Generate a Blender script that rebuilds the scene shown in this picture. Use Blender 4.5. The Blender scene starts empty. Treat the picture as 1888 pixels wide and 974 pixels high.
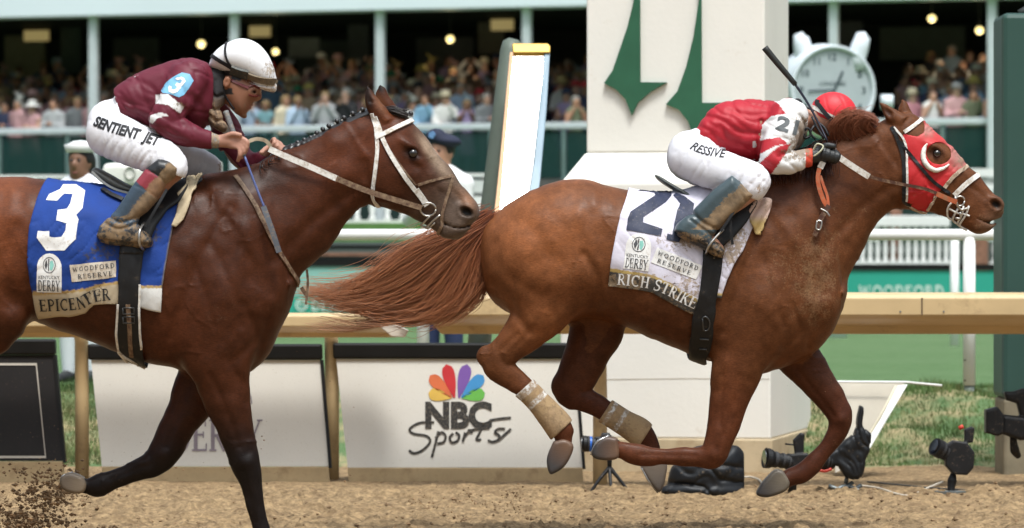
import bpy, bmesh, math, random
import numpy as np
from mathutils import Vector, Matrix
from mathutils.bvhtree import BVHTree
from mathutils.geometry import tessellate_polygon

sc = bpy.context.scene
col = sc.collection
random.seed(7)
RNG = np.random.default_rng(11)
R = math.radians

# ------------------------------------------------------------------ camera, sky, sun, exposure
FPX = 8000.0          # focal length in pixels of the 1888 px wide photograph
EYE = 1.225           # camera height, metres
CY = -20.0            # camera stands 20 m from the plane of the winning horse
cam_d = bpy.data.cameras.new('camera')
cam = bpy.data.objects.new('camera', cam_d)
col.objects.link(cam)
cam.location = (0, CY, EYE)
cam.rotation_euler = (R(90), 0, 0)
cam_d.sensor_width = 36.0
cam_d.lens = FPX / 1888.0 * 36.0
cam_d.shift_y = (495 - 487) / 1888.0
cam_d.clip_start = 0.5
cam_d.clip_end = 3000
cam_d.dof.use_dof = True
cam_d.dof.focus_distance = 19.4
cam_d.dof.aperture_fstop = 4.6
sc.camera = cam

world = bpy.data.worlds.new('World')
sc.world = world
world.use_nodes = True
wn = world.node_tree
for n in list(wn.nodes):
    wn.nodes.remove(n)
SUN_EL, SUN_AZ = 66.0, 163.0     # azimuth of the sun from north (+Y), clockwise: behind and left of the camera
sky = wn.nodes.new('ShaderNodeTexSky')
sky.sky_type = 'NISHITA'
sky.sun_disc = False
sky.sun_elevation = R(SUN_EL)
sky.sun_rotation = R(SUN_AZ)
sky.air_density = 1.0
sky.dust_density = 4.0
sky.ozone_density = 1.0
hsv = wn.nodes.new('ShaderNodeHueSaturation')
hsv.inputs['Saturation'].default_value = 0.36      # overcast: the blue is greyed by cloud
bg = wn.nodes.new('ShaderNodeBackground')
bg.inputs['Strength'].default_value = 0.10
wo = wn.nodes.new('ShaderNodeOutputWorld')
wn.links.new(sky.outputs[0], hsv.inputs['Color'])
# overcast sky: brightest overhead, falling to the horizon, little from below
wtc = wn.nodes.new('ShaderNodeTexCoord'); wsx = wn.nodes.new('ShaderNodeSeparateXYZ'); wn.links.new(wtc.outputs['Generated'], wsx.inputs[0])
wmr = wn.nodes.new('ShaderNodeMapRange'); wmr.inputs[1].default_value = -0.1; wmr.inputs[2].default_value = 1.0; wmr.inputs[3].default_value = 0.08; wmr.inputs[4].default_value = 2.8
wn.links.new(wsx.outputs[2], wmr.inputs[0])
wvm = wn.nodes.new('ShaderNodeVectorMath'); wvm.operation = 'SCALE'; wn.links.new(hsv.outputs[0], wvm.inputs[0]); wn.links.new(wmr.outputs[0], wvm.inputs['Scale'])
wt = wn.nodes.new('ShaderNodeVectorMath'); wt.operation = 'MULTIPLY'; wt.inputs[1].default_value = (0.93, 1.0, 1.03); wn.links.new(wvm.outputs[0], wt.inputs[0])
wn.links.new(wt.outputs[0], bg.inputs['Color'])
wn.links.new(bg.outputs[0], wo.inputs['Surface'])

sun_d = bpy.data.lights.new('sun', 'SUN')
sun_d.energy = 2.3
sun_d.angle = R(12)
sun_d.color = (1.0, 0.985, 0.945)
sun = bpy.data.objects.new('sun', sun_d)
col.objects.link(sun)
_sd = Vector((math.sin(R(SUN_AZ)) * math.cos(R(SUN_EL)), math.cos(R(SUN_AZ)) * math.cos(R(SUN_EL)), math.sin(R(SUN_EL))))
sun.rotation_euler = _sd.to_track_quat('Z', 'Y').to_euler()
sun.location = (0, -10, 30)

sc.view_settings.view_transform = 'Standard'
sc.view_settings.look = 'None'
sc.view_settings.gamma = 1
sc.view_settings.exposure = 0.2
sc.view_settings.use_curve_mapping = False

def P(u, v, D):
    """a pixel of the photograph, at distance D from the camera, as a point of the place"""
    return Vector(((u - 944) / FPX * D, D + CY, EYE + (495 - v) / FPX * D))

def zof(v, D): return EYE + (495 - v) / FPX * D
def xof(u, D): return (u - 944) / FPX * D

# ------------------------------------------------------------------ objects
def tag(o, label=None, cat=None, group=None, kind=None):
    if label: o['label'] = label
    if cat: o['category'] = cat
    if group: o['group'] = group
    if kind: o['kind'] = kind
    return o

def empty(name, loc, label=None, cat=None, group=None, rot=0.0):
    o = bpy.data.objects.new(name, None)
    col.objects.link(o)
    o.location = loc
    o.rotation_euler = (0, 0, rot)
    o.empty_display_size = 0.2
    return tag(o, label, cat, group)

def link(name, me, mat=None, parent=None, smooth=False):
    """parent: the mesh data is in world coordinates, shifted here to the parent's frame"""
    o = bpy.data.objects.new(name, me)
    col.objects.link(o)
    if mat is not None and len(me.materials) == 0:
        me.materials.append(mat)
    if smooth:
        me.polygons.foreach_set('use_smooth', np.ones(len(me.polygons), dtype=bool))
    if parent is not None:
        o.parent = parent
        m = Matrix.Identity(4)
        q = parent
        while q is not None:
            m = (Matrix.Translation(q.location) @ q.rotation_euler.to_matrix().to_4x4()) @ m
            q = q.parent
        me.transform(m.inverted())
    return o

def copy_tree(o, parent=None):
    c = o.copy()
    col.objects.link(c)
    c.parent = parent
    for ch in [x for x in bpy.data.objects if x.parent == o]:
        copy_tree(ch, c)
    return c

def kids(o):
    return list(o.children)

class MB:
    """collects shapes into one mesh"""
    def __init__(s):
        s.v, s.f, s.mi = [], [], []
    def add(s, vs, fs, mi=0):
        b = len(s.v)
        s.v += [tuple(x) for x in vs]
        s.f += [tuple(i + b for i in f) for f in fs]
        s.mi += [mi] * len(fs)
        return s
    def box(s, a, b, M=None, mi=0):
        x0, y0, z0 = a; x1, y1, z1 = b
        vs = [(x0, y0, z0), (x1, y0, z0), (x1, y1, z0), (x0, y1, z0), (x0, y0, z1), (x1, y0, z1), (x1, y1, z1), (x0, y1, z1)]
        if M is not None: vs = [M @ Vector(p) for p in vs]
        return s.add(vs, [(0, 3, 2, 1), (4, 5, 6, 7), (0, 1, 5, 4), (1, 2, 6, 5), (2, 3, 7, 6), (3, 0, 4, 7)], mi)
    def prism(s, loop, d, mi=0):
        """loop of 3-D points, pushed along the vector d"""
        n = len(loop); loop = [Vector(p) for p in loop]; d = Vector(d)
        vs = loop + [p + d for p in loop]
        fs = [tuple(range(n)), tuple(range(2 * n - 1, n - 1, -1))] + [(i, i + n, (i + 1) % n + n, (i + 1) % n) for i in range(n)]
        return s.add(vs, fs, mi)
    def tube(s, pts, rad, seg=8, mi=0, cap=True):
        pts = [Vector(p) for p in pts]
        n = len(pts)
        if not hasattr(rad, '__len__'): rad = [rad] * n
        vs = []; prev = None
        for i, p in enumerate(pts):
            t = (pts[min(i + 1, n - 1)] - pts[max(i - 1, 0)]).normalized()
            if prev is None:
                a = t.orthogonal().normalized()
            else:
                a = (prev - t * prev.dot(t))
                a = a.normalized() if a.length > 1e-6 else t.orthogonal().normalized()
            prev = a
            b = t.cross(a)
            for k in range(seg):
                an = 2 * math.pi * k / seg
                vs.append(p + (a * math.cos(an) + b * math.sin(an)) * rad[i])
        fs = []
        for i in range(n - 1):
            for k in range(seg):
                k2 = (k + 1) % seg
                fs.append((i * seg + k, i * seg + k2, (i + 1) * seg + k2, (i + 1) * seg + k))
        if cap:
            fs.append(tuple(range(seg - 1, -1, -1)))
            fs.append(tuple((n - 1) * seg + k for k in range(seg)))
        return s.add(vs, fs, mi)
    def lathe(s, prof, c=(0, 0, 0), seg=20, mi=0, M=None, cap=True):
        """prof: (radius, height) pairs round the z axis through c"""
        vs = []; fs = []; n = len(prof)
        for r, h in prof:
            for k in range(seg):
                an = 2 * math.pi * k / seg
                p = Vector((r * math.cos(an), r * math.sin(an), h))
                if M is not None: p = M @ p
                vs.append(p + Vector(c))
        for i in range(n - 1):
            for k in range(seg):
                k2 = (k + 1) % seg
                fs.append((i * seg + k, i * seg + k2, (i + 1) * seg + k2, (i + 1) * seg + k))
        if cap:
            fs.append(tuple(range(seg - 1, -1, -1)))
            fs.append(tuple((n - 1) * seg + k for k in range(seg)))
        return s.add(vs, fs, mi)
    def mesh(s, name):
        me = bpy.data.meshes.new(name)
        me.from_pydata(s.v, [], s.f)
        if any(s.mi): me.polygons.foreach_set('material_index', s.mi)
        me.update()
        return me
    def build(s, name, mat, parent=None, smooth=False, bevel=0, norm=True):
        me = s.mesh(name)
        if norm:
            bm = bmesh.new(); bm.from_mesh(me)
            bmesh.ops.recalc_face_normals(bm, faces=bm.faces)
            bm.to_mesh(me); bm.free()
        mats = mat if isinstance(mat, (list, tuple)) else [mat]
        for m in mats: me.materials.append(m)
        o = link(name, me, None, parent, smooth)
        if bevel:
            b = o.modifiers.new('bevel', 'BEVEL'); b.width = bevel; b.segments = 2; b.limit_method = 'ANGLE'; b.angle_limit = R(40)
        if smooth and bevel == 0:
            pass
        return o

# ------------------------------------------------------------------ materials
def nmat(name):
    m = bpy.data.materials.new(name); m.use_nodes = True
    nt = m.node_tree
    for n in list(nt.nodes): nt.nodes.remove(n)
    out = nt.nodes.new('ShaderNodeOutputMaterial')
    b = nt.nodes.new('ShaderNodeBsdfPrincipled')
    nt.links.new(b.outputs[0], out.inputs['Surface'])
    return m, nt, b

def mixc(nt, fac, a, b, mode='MIX'):
    n = nt.nodes.new('ShaderNodeMix'); n.data_type = 'RGBA'; n.blend_type = mode
    for sock, val in ((n.inputs[0], fac), (n.inputs[6], a), (n.inputs[7], b)):
        if hasattr(val, 'is_linked') or hasattr(val, 'links'): nt.links.new(val, sock)
        elif isinstance(val, (tuple, list)): sock.default_value = tuple(val) + (1,) if len(val) == 3 else val
        else: sock.default_value = val
    return n.outputs[2]

def noise(nt, scale, detail=4, rough=0.55, vec=None, dist=0.0):
    n = nt.nodes.new('ShaderNodeTexNoise')
    n.inputs['Scale'].default_value = scale; n.inputs['Detail'].default_value = detail
    n.inputs['Roughness'].default_value = rough; n.inputs['Distortion'].default_value = dist
    if vec is None:
        tc = nt.nodes.new('ShaderNodeTexCoord'); vec = tc.outputs['Object']
    nt.links.new(vec, n.inputs['Vector'])
    return n.outputs['Fac']

def ramp(nt, fac, lo, hi):
    n = nt.nodes.new('ShaderNodeMapRange')
    n.inputs[1].default_value = lo; n.inputs[2].default_value = hi
    nt.links.new(fac, n.inputs[0])
    return n.outputs[0]

def math_(nt, op, a, b):
    n = nt.nodes.new('ShaderNodeMath'); n.operation = op
    for i, x in enumerate((a, b)):
        if hasattr(x, 'links'): nt.links.new(x, n.inputs[i])
        else: n.inputs[i].default_value = x
    return n.outputs[0]

def bump(nt, b, h, strength=0.3, dist=0.01):
    n = nt.nodes.new('ShaderNodeBump')
    n.inputs['Strength'].default_value = strength; n.inputs['Distance'].default_value = dist
    nt.links.new(h, n.inputs['Height'])
    nt.links.new(n.outputs[0], b.inputs['Normal'])
    return n

MATS = {}
def mat(name, c, rough=0.6, metal=0.0, var=0.12, vscale=6.0, dirt=None, dfac=0.0, dscale=9.0, bmp=0.0, bscale=60.0, coat=0.0, spec=0.35):
    """plain painted / woven / cast surface: colour with slight variation, optional dirt patches, optional grain"""
    if name in MATS: return MATS[name]
    m, nt, b = nmat(name)
    nz = noise(nt, vscale, 5)
    c2 = tuple(max(0, x * (1 - var)) for x in c); c1 = tuple(min(1, x * (1 + var * 0.6)) for x in c)
    cc = mixc(nt, ramp(nt, nz, 0.3, 0.7), c2, c1)
    if dirt:
        dn = noise(nt, dscale, 8, 0.7)
        f = ramp(nt, dn, 0.62 - dfac * 0.25, 0.72 - dfac * 0.1)
        n = nt.nodes.new('ShaderNodeMath'); n.operation = 'MULTIPLY'; n.inputs[1].default_value = min(1, 0.5 + dfac * 0.5)
        nt.links.new(f, n.inputs[0])
        cc = mixc(nt, n.outputs[0], cc, dirt)
    nt.links.new(cc, b.inputs['Base Color'])
    b.inputs['Roughness'].default_value = rough
    b.inputs['Metallic'].default_value = metal
    b.inputs['Specular IOR Level'].default_value = spec
    if coat: b.inputs['Coat Weight'].default_value = coat
    if bmp: bump(nt, b, noise(nt, bscale, 4), bmp, 0.004)
    MATS[name] = m
    return m

def figmat(name, rough=0.6, mudcol=(0.24, 0.165, 0.10), bmp=0.15, bscale=90.0, sheen=0.0, spec=0.5, mudscale=55, stretch=None, vary=0.25, soft_=0.07, mudmax=0.85, coatw=0.0, hairvar=0.0):
    """surface coloured by its own 'Col' attribute (markings of the coat, stripes of the silks), mud splashes by 'Mud'"""
    m, nt, b = nmat(name)
    a = nt.nodes.new('ShaderNodeAttribute'); a.attribute_name = 'Col'
    d = nt.nodes.new('ShaderNodeAttribute'); d.attribute_name = 'Mud'
    vn = noise(nt, 7, 6, 0.6)
    c = mixc(nt, ramp(nt, vn, 0.25, 0.75), (1 - vary,) * 3, (1 + vary * 0.25,) * 3)
    base = mixc(nt, 1.0, a.outputs['Color'], c, 'MULTIPLY')
    if hairvar:
        tch = nt.nodes.new('ShaderNodeTexCoord'); mph = nt.nodes.new('ShaderNodeMapping'); mph.inputs['Scale'].default_value = (0.45, 1, 1.6); mph.inputs['Rotation'].default_value = (0, 0.5, 0); nt.links.new(tch.outputs['Object'], mph.inputs['Vector'])
        base = mixc(nt, 1.0, base, mixc(nt, ramp(nt, noise(nt, 150, 4, 0.7, mph.outputs[0]), 0.3, 0.7), (1 - hairvar,) * 3, (1 + hairvar,) * 3), 'MULTIPLY')
        base = mixc(nt, 1.0, base, mixc(nt, ramp(nt, noise(nt, 22, 5, 0.6), 0.35, 0.65), (1 - hairvar * 0.6,) * 3, (1 + hairvar * 0.5,) * 3), 'MULTIPLY')
    mn = noise(nt, mudscale, 8, 0.72)
    mn2 = noise(nt, mudscale * 0.16, 3, 0.6)
    mx = math_(nt, 'ADD', math_(nt, 'MULTIPLY', mn, 0.65), math_(nt, 'MULTIPLY', mn2, 0.35))
    # threshold falls as Mud rises
    thr = math_(nt, 'SUBTRACT', 0.70, math_(nt, 'MULTIPLY', d.outputs['Fac'], 0.42))
    f = math_(nt, 'DIVIDE', math_(nt, 'SUBTRACT', mx, thr), soft_)
    n = nt.nodes.new('ShaderNodeClamp'); nt.links.new(f, n.inputs[0])
    gate = nt.nodes.new('ShaderNodeClamp'); nt.links.new(math_(nt, 'MULTIPLY', d.outputs['Fac'], 6.0), gate.inputs[0])
    f = math_(nt, 'MULTIPLY', math_(nt, 'MULTIPLY', n.outputs[0], gate.outputs[0]), mudmax)
    mc = mixc(nt, ramp(nt, noise(nt, 30, 4), 0.3, 0.7), tuple(x * 0.6 for x in mudcol), tuple(x * 1.35 for x in mudcol))
    fin = mixc(nt, f, base, mc)
    nt.links.new(fin, b.inputs['Base Color'])
    rr = math_(nt, 'ADD', math_(nt, 'MULTIPLY', f, 0.85 - rough), rough)
    rr = math_(nt, 'ADD', rr, math_(nt, 'MULTIPLY', math_(nt, 'SUBTRACT', vn, 0.5), 0.25))
    nt.links.new(rr, b.inputs['Roughness'])
    b.inputs['Specular IOR Level'].default_value = spec
    if coatw:
        b.inputs['Coat Weight'].default_value = coatw; b.inputs['Coat Roughness'].default_value = 0.22
    if sheen: b.inputs['Sheen Weight'].default_value = sheen
    vec = None
    if stretch:
        tc = nt.nodes.new('ShaderNodeTexCoord'); mp = nt.nodes.new('ShaderNodeMapping')
        mp.inputs['Scale'].default_value = stretch; nt.links.new(tc.outputs['Object'], mp.inputs['Vector']); vec = mp.outputs[0]
    h = math_(nt, 'ADD', noise(nt, bscale, 3, 0.6, vec), math_(nt, 'MULTIPLY', f, 0.8))
    bump(nt, b, h, bmp, 0.004)
    return m

# ------------------------------------------------------------------ solid modelling on a grid (smooth unions of traced, inflated shapes)
def spline(pts, n=6):
    """Catmull-Rom through rows of numbers"""
    p = np.array(pts, float)
    if len(p) < 3: 
        t = np.linspace(0, 1, n + 1)[:, None]
        return p[0] * (1 - t) + p[-1] * t
    q = np.vstack([2 * p[0] - p[1], p, 2 * p[-1] - p[-2]])
    out = []
    for i in range(1, len(q) - 2):
        t = np.linspace(0, 1, n, endpoint=False)[:, None]
        a, b, c, d = q[i - 1], q[i], q[i + 1], q[i + 2]
        out.append(0.5 * ((2 * b) + (c - a) * t + (2 * a - 5 * b + 4 * c - d) * t * t + (3 * b - a - 3 * c + d) * t ** 3))
    out.append(p[-1][None])
    return np.vstack(out)

def vnoise(x, y, seed=0):
    """smooth value noise, -1..1"""
    xi = np.floor(x).astype(np.int64); yi = np.floor(y).astype(np.int64); fx = x - xi; fy = y - yi
    fx = fx * fx * (3 - 2 * fx); fy = fy * fy * (3 - 2 * fy)
    def hsh(a, b):
        h = (a * 374761393 + b * 668265263 + seed * 1442695041) & 0x7fffffff
        h = ((h ^ (h >> 13)) * 1274126177) & 0x7fffffff
        return ((h ^ (h >> 16)) & 0xffff) / 32767.5 - 1
    return (hsh(xi, yi) * (1 - fx) + hsh(xi + 1, yi) * fx) * (1 - fy) + (hsh(xi, yi + 1) * (1 - fx) + hsh(xi + 1, yi + 1) * fx) * fy

class Solid:
    def __init__(s, h=2.5):
        s.h = h; s.prims = []
    def add(s, kind, k, tags, bb, fn, sub=False):
        s.prims.append((kind, k, tags, bb, fn, sub)); return s
    def chain(s, pts, k=8, tags='', smooth=7, sub=False):
        """pts: (u, v, w, r, hw) - r half thickness in the picture plane, hw half depth"""
        p = spline([tuple(q) if len(q) == 5 else tuple(q) + (q[3],) for q in pts], smooth) if smooth > 1 and len(pts) > 2 else np.array([tuple(q) if len(q) == 5 else tuple(q) + (q[3],) for q in pts], float)
        p[:, 3:] = np.maximum(p[:, 3:], 0.4 * s.h)
        m = p[:, 3:5].max()
        bb = (p[:, :3].min(0) - m, p[:, :3].max(0) + m)
        def fn(U, V, W, inf):
            d = None
            for a, b in zip(p[:-1], p[1:]):
                ab = b[:3] - a[:3]; L = max((ab ** 2).sum(), 1e-6)
                t = np.clip(((U - a[0]) * ab[0] + (V - a[1]) * ab[1] + (W - a[2]) * ab[2]) / L, 0, 1)
                r = a[3] + (b[3] - a[3]) * t; hw = a[4] + (b[4] - a[4]) * t
                q = np.sqrt((U - a[0] - ab[0] * t) ** 2 + (V - a[1] - ab[1] * t) ** 2 + ((W - a[2] - ab[2] * t) * r / hw) ** 2) - r
                q = q * np.minimum(1, hw / r)
                d = q if d is None else np.minimum(d, q)
            return d - inf
        return s.add('chain', k, tags, bb, fn, sub)
    def slab(s, upper, lower, hws, wc=0, p=2.2, k=10, tags='', axis=None, sub=False, n=8):
        """a body between two traced outlines; hws: (u, v, half depth) stations"""
        up = spline(upper, n); lo = spline(lower, n)
        a0 = (np.array(upper[0], float) + np.array(lower[0], float)) / 2; a1 = (np.array(upper[-1], float) + np.array(lower[-1], float)) / 2
        e = np.array(axis, float) if axis is not None else a1 - a0
        e = e / np.linalg.norm(e); nrm = np.array([-e[1], e[0]])
        fx = lambda q: q[:, :2] @ e
        fy = lambda q: q[:, :2] @ nrm
        def mono(q):
            x = fx(q); y = fy(q); o = np.argsort(x); return x[o], y[o]
        xu, yu = mono(up); xl, yl = mono(lo)
        hh = spline(hws, n); xh = fx(hh); o = np.argsort(xh); xh = xh[o]; yh = hh[o, 2]
        x0 = max(xu[0], xl[0]); x1 = min(xu[-1], xl[-1])
        allp = np.vstack([up[:, :2], lo[:, :2]]); m = np.array([4.0, 4.0, hh[:, 2].max() + 4])
        bb = (np.append(allp.min(0), wc) - m, np.append(allp.max(0), wc) + m)
        def fn(U, V, W, inf):
            U2 = U[:, :, :1]; V2 = V[:, :, :1]
            X = U2 * e[0] + V2 * e[1]; Y = U2 * nrm[0] + V2 * nrm[1]
            xc = np.clip(X, x0, x1)
            a = np.interp(xc, xu, yu); b = np.interp(xc, xl, yl); hw = np.maximum(np.interp(xc, xh, yh), 2) + inf
            c = (a + b) / 2; h = np.maximum(np.abs(a - b) / 2, 2) + inf
            f = ((np.abs((Y - c) / h) ** p + np.abs((W - wc) / hw) ** p) ** (1 / p) - 1) * np.minimum(h, hw)
            dx = np.abs(X - xc)
            return np.where(dx > 0, np.sqrt(np.maximum(f, 0) ** 2 + dx ** 2) + np.minimum(f, 0) * 0, f)
        return s.add('slab', k, tags, bb, fn, sub)
    def poly(s, loop, wc, hw, e=None, k=6, tags='', smooth=0, sub=False):
        """a traced outline with thickness 2*hw and edges rounded by e"""
        L = np.array(loop, float)
        if smooth:
            L = spline(np.vstack([L, L[:1]]), smooth)[:-1]
        if e is None: e = hw * 0.9
        m = np.array([3.0, 3.0, hw + 3])
        bb = (np.append(L.min(0), wc) - m, np.append(L.max(0), wc) + m)
        def fn(U, V, W, inf):
            u = U[:, :, 0]; v = V[:, :, 0]
            d2 = np.full(u.shape, 1e9); ins = np.zeros(u.shape, bool)
            for a, b in zip(L, np.roll(L, -1, 0)):
                ab = b - a; LL = max((ab ** 2).sum(), 1e-9)
                t = np.clip(((u - a[0]) * ab[0] + (v - a[1]) * ab[1]) / LL, 0, 1)
                d2 = np.minimum(d2, (u - a[0] - ab[0] * t) ** 2 + (v - a[1] - ab[1] * t) ** 2)
                if a[1] != b[1]:
                    c = (a[1] > v) != (b[1] > v)
                    ins ^= c & (u < (b[0] - a[0]) * (v - a[1]) / (b[1] - a[1]) + a[0])
            sd = (np.where(ins, -1, 1) * np.sqrt(d2))[:, :, None] - inf
            qx = sd + e; qy = (np.abs(W - wc) - hw - inf) + min(e, hw * 0.98)
            ey = min(e, hw * 0.98)
            qy = qy * (e / ey)
            return np.sqrt(np.maximum(qx, 0) ** 2 + np.maximum(qy, 0) ** 2) + np.minimum(np.maximum(qx, qy), 0) - e
        return s.add('poly', k, tags, bb, fn, sub)
    def ell(s, c, r, ang=0, k=6, tags='', sub=False):
        ca, sa = math.cos(R(ang)), math.sin(R(ang)); m = max(r)
        bb = (np.array(c, float) - m, np.array(c, float) + m)
        def fn(U, V, W, inf):
            x = (U - c[0]) * ca + (V - c[1]) * sa; y = -(U - c[0]) * sa + (V - c[1]) * ca
            k0 = np.sqrt((x / (r[0] + inf)) ** 2 + (y / (r[1] + inf)) ** 2 + ((W - c[2]) / (r[2] + inf)) ** 2)
            return (k0 - 1) * (min(r) + inf)
        return s.add('ell', k, tags, bb, fn, sub)
    def mesh(s, tags=None, inf=0.0, relief=None, h=None, taubin=3, cut=None, wcut=None, tuck=()):
        """evaluate: returns verts (u,v,w), quads"""
        h = h or s.h
        pr = [q for q in s.prims if tags is None or any(t in q[2].split() for t in tags)]
        lo = np.min([q[3][0] for q in pr if not q[5]], 0) - inf - 3 * h; hi = np.max([q[3][1] for q in pr if not q[5]], 0) + inf + 3 * h
        n = np.ceil((hi - lo) / h).astype(int) + 1
        F = np.full(n, 1e3, np.float32)
        ax = [lo[i] + h * np.arange(n[i]) for i in range(3)]
        for kind, k, tg, bb, fn, sub in pr:
            mg = inf + k + 2.5 * h
            i0 = np.clip(((bb[0] - mg - lo) / h).astype(int), 0, n - 1); i1 = np.clip(((bb[1] + mg - lo) / h).astype(int) + 2, 1, n)
            if (i1 <= i0).any(): continue
            sl = tuple(slice(i0[i], i1[i]) for i in range(3))
            U, V, W = np.meshgrid(ax[0][sl[0]], ax[1][sl[1]], ax[2][sl[2]], indexing='ij')
            d = fn(U, V, W, (inf if not sub else 0) - (2.2 if any(t in tg.split() for t in tuck) else 0)).astype(np.float32)
            A = F[sl]
            if sub:
                hh = np.maximum(k - np.abs(A + d), 0) / k
                F[sl] = np.maximum(A, -d) + hh * hh * k * 0.25
            else:
                hh = np.maximum(k - np.abs(A - d), 0) / k
                F[sl] = np.minimum(A, d) - hh * hh * k * 0.25
        if relief is not None or cut is not None or wcut is not None:
            U2, V2 = np.meshgrid(ax[0], ax[1], indexing='ij')
            if relief is not None:
                F += relief(U2, V2).astype(np.float32)[:, :, None]
            if cut is not None:      # keep only where cut(u,v) < 0
                F = np.maximum(F, cut(U2, V2).astype(np.float32)[:, :, None])
            if wcut is not None:
                F = np.maximum(F, wcut(U2[:, :, None], V2[:, :, None], ax[2][None, None, :]).astype(np.float32))
        V, Q = surface_nets(F, lo, h)
        if taubin: V = smooth_verts(V, Q, taubin)
        return V, Q

def surface_nets(F, lo, h):
    S = F < 0
    nx, ny, nz = F.shape
    cnt = np.zeros((nx - 1, ny - 1, nz - 1), np.int8)
    for i in (0, 1):
        for j in (0, 1):
            for k in (0, 1):
                cnt += S[i:nx - 1 + i, j:ny - 1 + j, k:nz - 1 + k]
    act = np.argwhere((cnt > 0) & (cnt < 8))
    idx = np.full(cnt.shape, -1, np.int64); idx[tuple(act.T)] = np.arange(len(act))
    corners = [(i, j, k) for i in (0, 1) for j in (0, 1) for k in (0, 1)]
    vals = np.stack([F[act[:, 0] + c[0], act[:, 1] + c[1], act[:, 2] + c[2]] for c in corners], 1)
    acc = np.zeros((len(act), 3)); num = np.zeros(len(act))
    for a in range(8):
        for b in range(a + 1, 8):
            ca, cb = np.array(corners[a]), np.array(corners[b])
            if np.abs(ca - cb).sum() != 1: continue
            va, vb = vals[:, a], vals[:, b]
            m = (va < 0) != (vb < 0)
            t = np.where(m, va / np.where(m, va - vb, 1), 0)
            acc += np.where(m[:, None], ca + (cb - ca) * t[:, None], 0); num += m
    V = (act + acc / num[:, None]) * h + lo
    Q = []
    for axd in range(3):
        o1, o2 = [(1, 2), (2, 0), (0, 1)][axd]
        a = [slice(None)] * 3; b = [slice(None)] * 3
        a[axd] = slice(0, -1); b[axd] = slice(1, None)
        ch = S[tuple(a)] != S[tuple(b)]
        e = np.argwhere(ch)
        lim = np.array(cnt.shape)
        ok = (e[:, o1] > 0) & (e[:, o2] > 0) & (e[:, o1] < lim[o1]) & (e[:, o2] < lim[o2])
        e = e[ok]
        inside = S[tuple(a)][tuple(e.T)]
        d1 = np.zeros(3, int); d1[o1] = 1; d2 = np.zeros(3, int); d2[o2] = 1
        g = lambda q: idx[tuple(q.T)]
        q = np.stack([g(e - d1 - d2), g(e - d2), g(e), g(e - d1)], 1)
        q[~inside] = q[~inside][:, ::-1]
        Q.append(q)
    Q = np.vstack(Q)
    Q = Q[(Q >= 0).all(1)]
    return V, Q

def smooth_verts(V, Q, it, lam=0.55, mu=-0.57):
    E = np.vstack([Q[:, [0, 1]], Q[:, [1, 2]], Q[:, [2, 3]], Q[:, [3, 0]]])
    n = len(V); deg = np.bincount(E[:, 0], minlength=n) + np.bincount(E[:, 1], minlength=n)
    deg = np.maximum(deg, 1)
    for i in range(it * 2):
        f = lam if i % 2 == 0 else mu
        A = np.zeros_like(V)
        for c in range(3):
            A[:, c] = np.bincount(E[:, 0], V[E[:, 1], c], n) + np.bincount(E[:, 1], V[E[:, 0], c], n)
        V = V + f * (A / deg[:, None] - V)
    return V

class Fig:
    """a figure modelled in photo units at distance D: (u, v, w) -> world, w away from the camera"""
    def __init__(s, D): s.D = D; s.s = D / FPX
    def W(s, q):
        q = np.asarray(q, float).reshape(-1, 3)
        return np.stack([(q[:, 0] - 944) * s.s, s.D + CY + q[:, 2] * s.s, EYE + (495 - q[:, 1]) * s.s], 1)
    def w(s, u, v, w=0): return Vector(s.W((u, v, w))[0])
    def obj(s, name, V, Q, mt, parent, colf=None, mudf=None, smooth=True):
        me = bpy.data.meshes.new(name)
        Wv = s.W(V)
        me.from_pydata(Wv.tolist(), [], np.asarray(Q)[:, ::-1].tolist() if isinstance(Q, np.ndarray) else [tuple(f) for f in Q])
        me.update()
        if colf is not None:
            c = np.ones((len(V), 4)); c[:, :3] = colf(V[:, 0], V[:, 1], V[:, 2])
            at = me.attributes.new('Col', 'FLOAT_COLOR', 'POINT'); at.data.foreach_set('color', c.ravel())
            at = me.attributes.new('Mud', 'FLOAT', 'POINT')
            at.data.foreach_set('value', np.clip(mudf(V[:, 0], V[:, 1], V[:, 2]), 0, 1) if mudf is not None else np.zeros(len(V)))
        return link(name, me, mt, parent, smooth)

def bvh_of(V, Q):
    return BVHTree.FromPolygons([Vector(x) for x in V.tolist()], Q.tolist())

def hit(bvh, u, v, side=-1, off=2.0):
    """surface point seen at (u, v) from the near (side -1) or the far side, lifted by off"""
    loc, nor, i, d = bvh.ray_cast(Vector((u, v, side * 600)), Vector((0, 0, -side)))
    if loc is None:
        loc, nor, i, d = bvh.find_nearest(Vector((u, v, side * 10)))
    if nor.z * side < 0: nor = -nor
    return loc + nor * off, nor

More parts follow.
